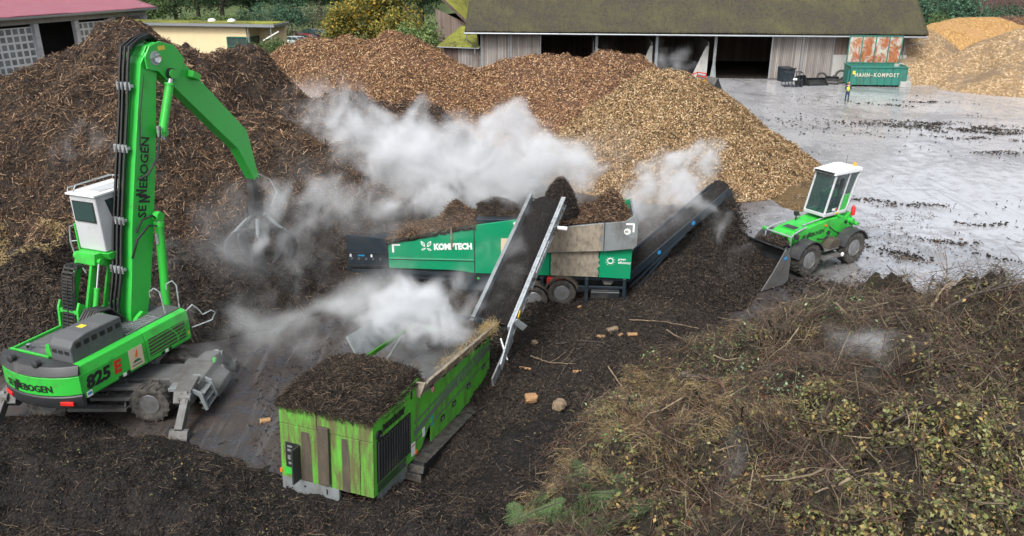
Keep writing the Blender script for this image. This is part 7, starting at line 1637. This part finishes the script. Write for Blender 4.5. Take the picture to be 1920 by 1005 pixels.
tree('autumn_tree', 'smaller yellowing tree left of the big autumn tree, beside the cars', 'tree', at_px(645, 110), 110, 7.6, 3.6, 'leaf_autumn', None, .08, 5000, .32)
tree('walnut_shrub', 'pale green leafy shrub at the foot of the old barn wall', 'shrub', at_px(783, 98), 98, 5.9, 3.3, 'leaf_light', None, .05, 5200, .30)
tree('tree', 'small yellow green tree top between the autumn tree and the pale shrub', 'tree', at_px(750, 104), 104, 7., 3.2, 'leaf_autumn', None, .1, 3600, .3)
S_ = [(350, 134, 4.2, 3.0, 'leaf_light', 'light green shrub behind the flat roof, left of the skylights'), (400, 136, 4.5, 3.2, 'leaf_mid', 'mid green shrub between skylights and dark tree'), (438, 132, 4.8, 3., 'leaf_light', 'bright green shrub behind the roof edge'),
      (452, 128, 5.0, 2.8, 'leaf_dark', 'low dark shrub at the flat roof corner'), (500, 134, 6.3, 3.6, 'leaf_blue', 'blue green shrub with big leaves above the building corner'), (545, 138, 7.0, 3.4, 'leaf_blue', 'fresh green pointed shrub left of the parked cars'),
      (480, 142, 4.6, 4, 'leaf_grey', 'dry grass coloured shrub in the gap behind the building corner'), (585, 146, 5.2, 3.6, 'leaf_grey', 'pale flowering shrub right behind the parked cars'), (520, 128, 3.6, 3.2, 'leaf_grey', 'grey twiggy shrub left of the white car'),
      (492, 99, 3.8, 2.4, 'leaf_mid', 'open olive shrub growing before the cream building corner'), (530, 100, 3.6, 2.6, 'leaf_mid', 'olive shrub against the brown windrow, right of the open one'), (625, 118, 3.6, 2.0, 'leaf_mid', 'low shrub between the last car and the autumn tree'),
      (1720, 108, 6., 3.6, 'leaf_blue', 'low blue green shrub in the notch behind the straw heap'), (1760, 112, 5.4, 3.4, 'leaf_mid', 'mid green shrub left above the orange heap'), (1835, 118, 6.4, 4, 'leaf_blue', 'shrub with light tips in front of the dark barn'), (1880, 120, 7., 4, 'leaf_dark', 'dark shrub before the red barn canopy'), (1915, 118, 7.2, 4, 'leaf_blue', 'blue green shrub at the far end of the red barn')]
for (px, Y, h_, r_, m_, lb) in S_: tree('shrub', lb, 'shrub', at_px(px, Y), Y, h_, r_, m_, 'shrubs round the yard', .02, 2600, .26 if Y > 110 else .2)
# wood that closes the view
foliage = []
n = 60000; g = np.random.default_rng(9); x = g.uniform(-190, 190, n); y = g.uniform(178, 215, n)
top = 13+7*fbm2(x, y, .07, 4, 2)+3*fbm2(x, y, .3, 3, 7)+(y-178)*.2; z = top*g.random(n)**.55
P = np.stack([x, y, z], -1); N = unit(g.normal(size=(n, 3))+np.array([0, -.7, .6])); d = unit(np.cross(N, g.normal(size=(n, 3)))); u = np.cross(N, d); l = .9+.9*g.random((n, 1))
V = np.stack([P-d*l*.5, P-u*l*.4, P+d*l*.5, P+u*l*.4], 1).reshape(-1, 3)
tag(np_mesh('distant_wood', V, np.arange(4*n).reshape(-1, 4), MAT['leaf_dark']), kind='stuff')
# ------------------------------------------------------------------ parked cars
for nm, c_ in (('car_white', (.65, .66, .68)), ('car_red', (.35, .02, .03)), ('car_maroon', (.14, .03, .04)), ('car_navy', (.02, .035, .06)), ('car_silver', (.35, .38, .42))): paint(nm, c_, .2, .3, dirt=.08)
def car(label, px, py, mat, ang, wagon=False):
    q = atz(px, py); t = thing('parked_car', label, 'car', q, (0, 0, ang), 'cars parked in a row behind the brown windrow')
    body = [(-2.15, .35), (2.15, .35), (2.2, .65), (2.05, .85), (1.2, 1.0), (-2.1, 1.02), (-2.2, .7)]
    MB().prism(body, 'y', -.86, .86).build('body', MAT[mat], t, bevel=.1, seg=3)
    cabp = [(1.15, 1.0), (.35, 1.46), (-1.3 if not wagon else -1.75, 1.48), (-2.05, 1.02)]
    MB().prism(cabp, 'y', -.74, .74).build('window_band', MAT['window_glass'], t, bevel=.08)
    MB().prism([(.32, 1.455), (.25, 1.50), (-1.4 if not wagon else -1.8, 1.52), (-1.5 if not wagon else -1.85, 1.46)], 'y', -.70, .70).build('roof', MAT[mat], t, bevel=.03)
    for y0 in (-.78, .78):
        b = MB(); b.bar((1.12, y0*.98, 1.01), (.32, y0*.93, 1.47), .06, .05); b.bar((-1.4, y0*.93, 1.48), (-2.0, y0*.98, 1.03), .06, .07); b.bar((-.45, y0*.95, 1.0), (-.5, y0*.93, 1.48), .06, .05); b.build('pillar', MAT[mat], t)
    for x0 in (-1.35, 1.35):
        for y0 in (-.78, .78):
            w_ = MB().lathe([(-.11, .22), (-.11, .31), (.11, .31), (.11, .22)], (x0, y0, .31), 'y', 18).build('wheel', MAT['rubber'], t); MB().lathe([(-.12, .19), (.12, .19)], (x0, y0, .31), 'y', 14).build('rim', MAT['rim_silver'], w_)
    for y0 in (-.62, .62): MB().box(2.1, 2.2, y0-.16, y0+.16, .66, .80).build('headlight', MAT['white_decal'], t, bevel=.03)
    for y0 in (-.62, .62): MB().box(-2.22, -2.12, y0-.14, y0+.14, .72, .92).build('tail_lamp', MAT['red_decal'], t, bevel=.02)
    return t
car('white hatchback nearest the chip heap crest, foremost of the parked cars', 560, 88, 'car_white', -.55)
car('red car with pale windscreen glare, second in the row', 580, 83, 'car_red', -.55)
car('maroon estate car with long side windows behind the white hatchback', 560, 79, 'car_maroon', -.5, True)
car('dark blue estate car with bright windscreen behind the red one', 590, 74, 'car_navy', -.5, True)
car('silver blue car farthest right beside the smaller autumn tree', 603, 72, 'car_silver', -.55)
# ------------------------------------------------------------------ yellow loader behind the tan cone
YO = atz(1338, 178); yl = thing('wheel_loader', 'yellow wheel loader half hidden behind the tan chip cone, bucket lowered', 'wheel loader', (16.1, 77.2, 0), (0, 0, R(-62)))
MB().prism([(-2.9, .7), (-.6, .7), (-.4, 1.4), (-.6, 2.1), (-1.4, 2.35), (-2.8, 2.1)], 'x', -.75, .75).build('hood', MAT['yellow_paint'], yl, bevel=.08) if False else MB().prism([(-3.3, .8), (-.6, .8), (-.4, 1.5), (-.6, 2.0), (-1.4, 2.2), (-3.2, 1.95)], 'x', -.8, .8).build('hood', MAT['yellow_paint'], yl, bevel=.08)
MB().box(-.45, .45, -.4, 1.6, .8, 1.4).build('frame', MAT['black_steel'], yl, bevel=.04)
for y0 in (-2.2, 1.2):
    for sx in (-1, 1): wheel(yl, (sx*.95, y0, .68), .68, .5, 'yellow_paint', sx, 'x', 16, .45)
MB().prism([(-.3, 1.3), (.2, 1.3), (2.6, 1.5), (3.2, .6), (3.0, .45), (2.4, 1.1), (.3, 1.0)], 'x', -.5, -.3).prism([(-.3, 1.3), (.2, 1.3), (2.6, 1.5), (3.2, .6), (3.0, .45), (2.4, 1.1), (.3, 1.0)], 'x', .3, .5).build('lift_arm', MAT['yellow_paint'], yl)
b = MB(); b.box(-.5, .5, -.5, .9, 1.9, 1.98).box(-.5, .5, .85, .92, 1.4, 2.0); b.build('operator_console', MAT['black_steel'], yl, bevel=.04)
MB().lathe([(-.1, .2), (.1, .24), (.3, .18)], (.2, .6, 2.0), 'z', 12).build('headlamp', MAT['black_steel'], yl)
b = MB(); 
for (p, q) in (((-.6, 2.4, 1.5), (-.6, 2.4, 2.1)), ((.6, 2.4, 1.5), (.6, 2.4, 2.1)), ((-.6, 2.4, 2.1), (.6, 2.4, 2.1)), ((-.6, 2.4, 1.75), (.6, 2.4, 1.75)), ((-.6, 2.4, 2.1), (-.6, 1.7, 1.9))): b.tube([p, q], .05, 6)
b.build('guard', MAT['red_decal'], yl)
bp = [(2.9, .1), (2.85, 1.2), (3.15, 1.75), (3.25, 1.7), (3.0, 1.15), (3.1, .25), (4.3, .1), (4.3, .04)]
bkk = MB().prism(bp, 'x', -1.45, 1.45).build('bucket', MAT['dusty_steel'], yl, bevel=.01)
for sx in (-1, 1): MB().prism([(2.9, .1), (2.85, 1.2), (3.15, 1.75), (3.6, .9), (4.3, .04)], 'x', min(sx*1.45, sx*1.52), max(sx*1.45, sx*1.52)).build('side_plate', MAT['black_steel'], bkk)
MB().box(-.03, .03, 2.7, 2.86, .2, 1.5).build('rib', MAT['black_steel'], bkk)
# ------------------------------------------------------------------ steam
m, nt = new_mat('steam'); s = NT(nt)
pv = s.n('ShaderNodeVolumePrincipled'); pv.inputs['Color'].default_value = (.90, .92, .94, 1); pv.inputs['Density'].default_value = 1.; pv.inputs['Anisotropy'].default_value = .0
pv.inputs['Density Attribute'].default_value = 'density'
o_ = s.n('ShaderNodeOutputMaterial'); s.l(pv.outputs[0], o_.inputs['Volume']); MAT['steam'] = m
def steam(label, puffs, vox=.16, dens=2.2, seed=1, sc=.55, pad=1.2, thr=.40, soft=.30):
    """puffs: (x, y, z, radius, strength); billows from warped noise, sampled on a lattice and turned into a fog volume"""
    A = np.array(puffs, dtype=np.float32); lo = (A[:, :3]-A[:, 3:4]*1.25).min(0)-.2; hi = (A[:, :3]+A[:, 3:4]*1.25).max(0)+.2; lo[2] = max(lo[2], .0)
    N_ = np.ceil((hi-lo)/vox).astype(int)+1; nx, ny, nz = [int(v) for v in N_]
    X, Y, Z = np.meshgrid(lo[0]+np.arange(nx)*vox, lo[1]+np.arange(ny)*vox, lo[2]+np.arange(nz)*vox, indexing='ij')
    X = X.ravel(); Y = Y.ravel(); Z = Z.ravel()
    w1 = fbm3(X, Y, Z, .5*sc, 2, seed+50)-.5; w2 = fbm3(X, Y, Z, .5*sc, 2, seed+60)-.5
    Xw = X+w1*2.4; Yw = Y+w2*1.6; Zw = Z+(w1-w2)*1.8
    env = np.zeros_like(X)
    for (a, b_, c_, r_, k_) in A:
        d2 = ((Xw-a)**2+(Yw-b_)**2+(Zw-c_)**2)/(r_*r_); env = np.maximum(env, 0)+k_*np.clip(1-d2*.8, 0, 1)**1.3*(d2 < 1.25)
    act = env > .01; dn = np.zeros_like(X)
    xa, ya, za = Xw[act], Yw[act], Zw[act]
    nz_ = fbm3(xa, ya, za, sc, 5, seed, .58); bil = 1-np.abs(2*fbm3(xa+9, ya, za, sc*1.7, 3, seed+5)-1)
    ev = np.minimum(env[act], 1.3); f = np.clip((nz_*.72+bil*.28-(.69-.24*ev))/.30, 0, 1)
    dn[act] = f**1.25*np.minimum(env[act]*1.2, 1.2)
    me = bpy.data.meshes.new('steam'); keep = len(X); me.vertices.add(keep); co = np.stack([X, Y, Z], -1).astype(np.float32); me.vertices.foreach_set('co', co.ravel())
    at = me.attributes.new('fog', 'FLOAT', 'POINT'); at.data.foreach_set('value', (dn*dens).astype(np.float32)); me.materials.append(MAT['steam'])
    o = bpy.data.objects.new('steam', me); COL.objects.link(o); tag(o, label, None, None, 'stuff')
    ng = bpy.data.node_groups.new('steam', 'GeometryNodeTree'); ng.interface.new_socket('Geometry', in_out='INPUT', socket_type='NodeSocketGeometry'); ng.interface.new_socket('Geometry', in_out='OUTPUT', socket_type='NodeSocketGeometry')
    G = NT(ng); gi = G.n('NodeGroupInput'); go = G.n('NodeGroupOutput'); vc = G.n('GeometryNodeVolumeCube'); na = G.n('GeometryNodeInputNamedAttribute', data_type='FLOAT'); na.inputs[0].default_value = 'fog'
    si = G.n('GeometryNodeSampleIndex', data_type='FLOAT', domain='POINT'); si.clamp = True; ps = G.n('GeometryNodeInputPosition'); sx = G.n('ShaderNodeSeparateXYZ'); G.l(ps.outputs[0], sx.inputs[0])
    idx = None
    for k, (l0, n_, mul) in enumerate(((lo[0], nx, ny*nz), (lo[1], ny, nz), (lo[2], nz, 1))):
        v = G.math('SUBTRACT', sx.outputs[k], float(l0)); v = G.math('DIVIDE', v, vox); v = G.math('ROUND', v); v = G.math('MULTIPLY', v, float(mul)); idx = v if idx is None else G.math('ADD', idx, v)
    fi = G.n('FunctionNodeFloatToInt', rounding_mode='ROUND'); G.l(idx, fi.inputs[0]); G.l(gi.outputs[0], si.inputs['Geometry']); G.l(na.outputs[0], si.inputs['Value']); G.l(fi.outputs[0], si.inputs['Index'])
    vc.inputs['Min'].default_value = tuple(float(v) for v in lo); vc.inputs['Max'].default_value = tuple(float(l+(n_-1)*vox) for l, n_ in zip(lo, (nx, ny, nz)))
    for k, v in zip(('Resolution X', 'Resolution Y', 'Resolution Z'), (nx, ny, nz)): vc.inputs[k].default_value = v
    G.l(si.outputs[0], vc.inputs['Density']); sm = G.n('GeometryNodeSetMaterial'); sm.inputs['Material'].default_value = MAT['steam']; G.l(vc.outputs[0], sm.inputs[0]); G.l(sm.outputs[0], go.inputs[0])
    md = o.modifiers.new('fog', 'NODES'); md.node_group = ng; print('steam', nx, ny, nz, keep); return o
def PF(L): return [(*aty(a, b_, c_), r_, k_) for (a, b_, c_, r_, k_) in L]
steam('dense white steam cloud rolling over the star screen', PF([
 (1060, 300, 31, 1.5, 1.2), (1000, 290, 31.5, 1.7, 1.2), (930, 330, 31.5, 1.9, 1.2), (1000, 350, 31, 1.5, 1.1), (1070, 350, 30.5, 1.1, .9), (860, 320, 32, 1.8, 1.1), (870, 240, 33, 1.5, .8), (800, 300, 32.5, 1.8, 1.), (750, 250, 33.5, 1.8, 1.), (690, 220, 34, 1.6, .8), (650, 260, 34, 1.5, .7),
 (720, 330, 32, 1.6, .8), (650, 330, 32.5, 1.2, .4), (780, 390, 30.5, 1.5, .9), (700, 390, 30.8, 1.4, .8), (860, 380, 30.5, 1.3, .8), (950, 240, 32, 1.2, .9), (965, 205, 32.3, .8, .9), (940, 270, 32, 1.3, 1.), (790, 215, 33.5, .9, .8), (620, 400, 31, 1.4, .9), (1130, 320, 30.5, 1.0, .8), (560, 380, 31.5, 1.3, .6), (860, 430, 28.2, .9, .5), (1110, 270, 31.5, 1., .8), (600, 230, 34.5, 1.5, .6), (560, 300, 33.5, 1.6, .5), (620, 330, 33, 1.5, .6), (1110, 300, 31.5, 1.2, .7), (1020, 230, 33, 1.2, .5), (580, 430, 30.5, 1.1, .5), (700, 290, 33, 1.6, .8), (820, 350, 31.5, 1.6, .9), (600, 480, 29, 1.0, .45), (680, 440, 29.5, 1.1, .55), (750, 450, 28, .9, .45), (540, 260, 34.5, 1.3, .4), (640, 200, 35.5, 1.4, .5), (590, 370, 32, 1.3, .55), (920, 395, 29.8, 1., .7), (1095, 310, 30.8, .8, .8), (990, 390, 27.2, .6, .6), (960, 430, 26.4, .6, .6), (935, 480, 25.4, .55, .5), (1000, 330, 29, .8, .7), (1010, 430, 26.6, .5, .6), (970, 470, 25.2, .6, .7), (940, 540, 23.8, .6, .6), (900, 500, 25, .8, .6), (1040, 400, 28.6, .7, .6), (1100, 360, 29.5, .8, .6), (500, 330, 34, 1.3, .4), (560, 200, 36, 1.4, .4), (1130, 250, 32, 1., .5), (1080, 380, 29.8, .7, .5)]), .12, 1.15, 3, 1.15)
steam('low steam bank drifting over the hopper of the drum screen', PF([
 (760, 610, 20.5, 1.2, 1.1), (840, 640, 19.6, .8, .7), (900, 560, 22, .8, .9), (700, 560, 22.5, 1.2, .8), (780, 570, 21.5, 1.2, 1.), (820, 590, 20.8, 1.1, 1.), (870, 590, 21., .9, .9), (720, 640, 20.2, .8, .8), (800, 640, 19.8, .8, .8), (800, 540, 22.5, 1.0, .8), (740, 580, 22, 1.0, .8), (660, 640, 20.5, .8, .7), (620, 600, 22, .9, .45), (850, 540, 23, .8, .6), (690, 600, 21, .8, .7), (770, 520, 24, .8, .5), (830, 515, 25, .7, .4)]), .085, 1.5, 7, 1.5)
steam('steam wreathing the end of the star screen conveyor', PF([
 (1310, 320, 32.5, 1.4, 1.1), (1200, 390, 31.5, 1., .7), (1290, 390, 31, 1., .8), (1390, 470, 29.8, .8, .5), (1240, 310, 33, 1.2, .7), (1340, 290, 33.5, .9, .5), (1200, 340, 33, 1., .6), (1170, 300, 34, .8, .4), (1340, 355, 32, .7, .7), (1270, 330, 32.8, .9, .6), (1230, 350, 32.5, .9, .5), (1300, 400, 31.5, .7, .7), (1350, 420, 31, .6, .5), (1300, 370, 31.8, .7, .6), (1230, 400, 31, .7, .4), (1370, 480, 30, .6, .3), (1200, 310, 34, .8, .3), (1260, 470, 30, .6, .35), (1200, 370, 32.5, 1.0, .6), (1180, 430, 31, .8, .5), (1300, 300, 34, 1.1, .6), (1330, 440, 30.3, .8, .6), (1250, 420, 30.6, .9, .6), (1290, 350, 32, 1., .8), (1370, 500, 28.8, .6, .35)]), .09, 1.8, 12, 1.5)
steam('small steam puff between the black cone and the loader bucket', PF([(1415, 430, 31, .6, .7), (1440, 400, 31.5, .5, .5), (1400, 460, 30.5, .5, .5), (1425, 455, 30.5, .45, .6), (1390, 400, 31.5, .5, .3)]), .08, 2.4, 13, 1.5)
steam('thin steam hiding the grab above the mulch heap', PF([(500, 360, 26.8, .9, .8), (470, 440, 25.8, .8, .6), (440, 420, 26, .8, .45), (500, 400, 26.4, .7, .7), (520, 360, 27, .7, .5), (430, 370, 27, .6, .2), (495, 440, 26, .6, .6), (560, 340, 28, .9, .5), (420, 350, 28, 1.0, .5), (380, 420, 27, 1., .4), (580, 420, 27.5, 1., .5), (400, 390, 27, .8, .3), (540, 430, 27, .8, .4), (600, 380, 28, 1., .4)]), .09, 1.5, 17, 1.5)
steam('faint steam seeping from the heap foot behind the drum screen', PF([(350, 520, 24.5, 1., .5), (640, 480, 27, 1.1, .5), (560, 470, 27, 1.1, .5), (700, 540, 25, 1., .5), (600, 650, 21, .9, .55), (380, 600, 22.6, .9, .45), (300, 560, 23.5, .9, .35), (420, 560, 24, 1., .4), (500, 560, 24, 1.1, .4), (560, 520, 25, 1.1, .4), (620, 550, 24, 1., .45), (480, 620, 22, 1.1, .55), (540, 640, 21, 1., .55), (440, 500, 25.5, 1.2, .5), (520, 500, 26, 1.2, .5), (660, 560, 24.5, 1.1, .6), (380, 680, 20.6, .8, .45), (320, 480, 26.5, 1., .4), (560, 610, 22, .9, .5), (330, 620, 21.5, .7, .35), (300, 440, 27, 1., .3), (400, 490, 26, 1., .3), (330, 360, 29, 1., .25), (280, 770, 18.8, .5, .35), (235, 760, 18.9, .5, .3), (420, 670, 21, .7, .3)]), .12, 1.2, 19, .95)
steam('faint wisps on the left shoulder of the mulch heap', PF([(140, 260, 32, 1.4, .7), (190, 290, 31.5, 1.3, .65), (230, 320, 31, 1., .5), (110, 300, 31.5, .9, .4), (170, 330, 31, .8, .3)]), .18, .8, 23, .8)
steam('thin steam on the crest of the brown windrow slope', PF([(600, 150, 49, 2., .5), (560, 165, 48, 1.8, .5), (640, 125, 51, 1.6, .35), (700, 180, 46, 1.6, .3)]), .3, .55, 29, .4)
steam('blue white steam rising inside the open barn bays', PF([(1260, 105, 72, 1.8, 1.), (1285, 115, 72, 1.2, .6), (1235, 115, 70, 1.1, .5), (1300, 120, 71, 1., .4), (1130, 95, 72, 1.3, .4), (1225, 135, 60, 1., .4), (1190, 130, 60, 1., .35)]), .25, .5, 31, .7)
steam('wisp of steam hanging over the brushwood of the green waste heap', PF([(1600, 655, 18.2, .9, .55), (1640, 670, 17.9, .85, .6), (1560, 640, 18.4, .7, .6), (1660, 640, 18.4, .6, .5), (1620, 700, 17.2, .5, .5)]), .08, .75, 37, 1.9)
steam('faint steam puff low over the red twigs of the green waste heap', PF([(1345, 870, 13.1, .5, .5), (1370, 895, 12.8, .45, .45), (1320, 850, 13.3, .4, .35)]), .08, 1.2, 41, 1.6)
steam('thin drifting vapour over the ground between the handler and the loader', PF([(480, 470, 26, 2.6, .6), (640, 430, 29, 2.8, .7), (600, 560, 24, 2.2, .6), (800, 430, 30, 2.6, .7), (560, 330, 33, 2.8, .6), (1120, 360, 31, 2.2, .6), (1230, 390, 31, 2.2, .7), (1340, 430, 30.5, 1.8, .6), (420, 600, 22.5, 1.8, .5), (700, 620, 21.5, 1.6, .5)]), .24, .30, 51, .55)
# ------------------------------------------------------------------ light
w = bpy.data.worlds.new('World'); SC.world = w; w.use_nodes = True; nt = w.node_tree; nt.nodes.clear()
sky = nt.nodes.new('ShaderNodeTexSky'); sky.sky_type = 'NISHITA'; sky.sun_disc = False; sky.sun_elevation = R(52); sky.sun_rotation = R(205)
sky.altitude = 0; sky.air_density = 1.; sky.dust_density = 6.; sky.ozone_density = 1.
hs = nt.nodes.new('ShaderNodeHueSaturation'); hs.inputs['Saturation'].default_value = .42
bg = nt.nodes.new('ShaderNodeBackground'); bg.inputs[1].default_value = .15; ow = nt.nodes.new('ShaderNodeOutputWorld')
nt.links.new(sky.outputs[0], hs.inputs['Color']); nt.links.new(hs.outputs[0], bg.inputs[0]); nt.links.new(bg.outputs[0], ow.inputs[0])
sd = bpy.data.lights.new('sun', 'SUN'); sd.energy = 1.3; sd.angle = R(14); sd.color = (1, .985, .965)
so = bpy.data.objects.new('sun', sd); COL.objects.link(so)
# sun_rotation 205 deg: clockwise from +Y
az = R(205); el = R(52); dv = Vector((math.sin(az)*math.cos(el), math.cos(az)*math.cos(el), math.sin(el)))
so.rotation_euler = (-dv).to_track_quat('-Z', 'Y').to_euler(); so.location = (0, 0, 60)
SC.view_settings.view_transform = 'Standard'; SC.view_settings.look = 'None'; SC.view_settings.exposure = 0.65; SC.view_settings.gamma = 1
SC.render.engine = 'CYCLES'; cy = SC.cycles
cy.use_adaptive_sampling = True; cy.adaptive_threshold = .015; cy.use_denoising = True; cy.denoiser = 'OPENIMAGEDENOISE'
cy.max_bounces = 6; cy.diffuse_bounces = 3; cy.glossy_bounces = 3; cy.transparent_max_bounces = 12; cy.volume_bounces = 3; cy.transmission_bounces = 4
cy.sample_clamp_indirect = 6; cy.caustics_reflective = False; cy.caustics_refractive = False
cy.volume_step_rate = 1.0; cy.volume_max_steps = 512
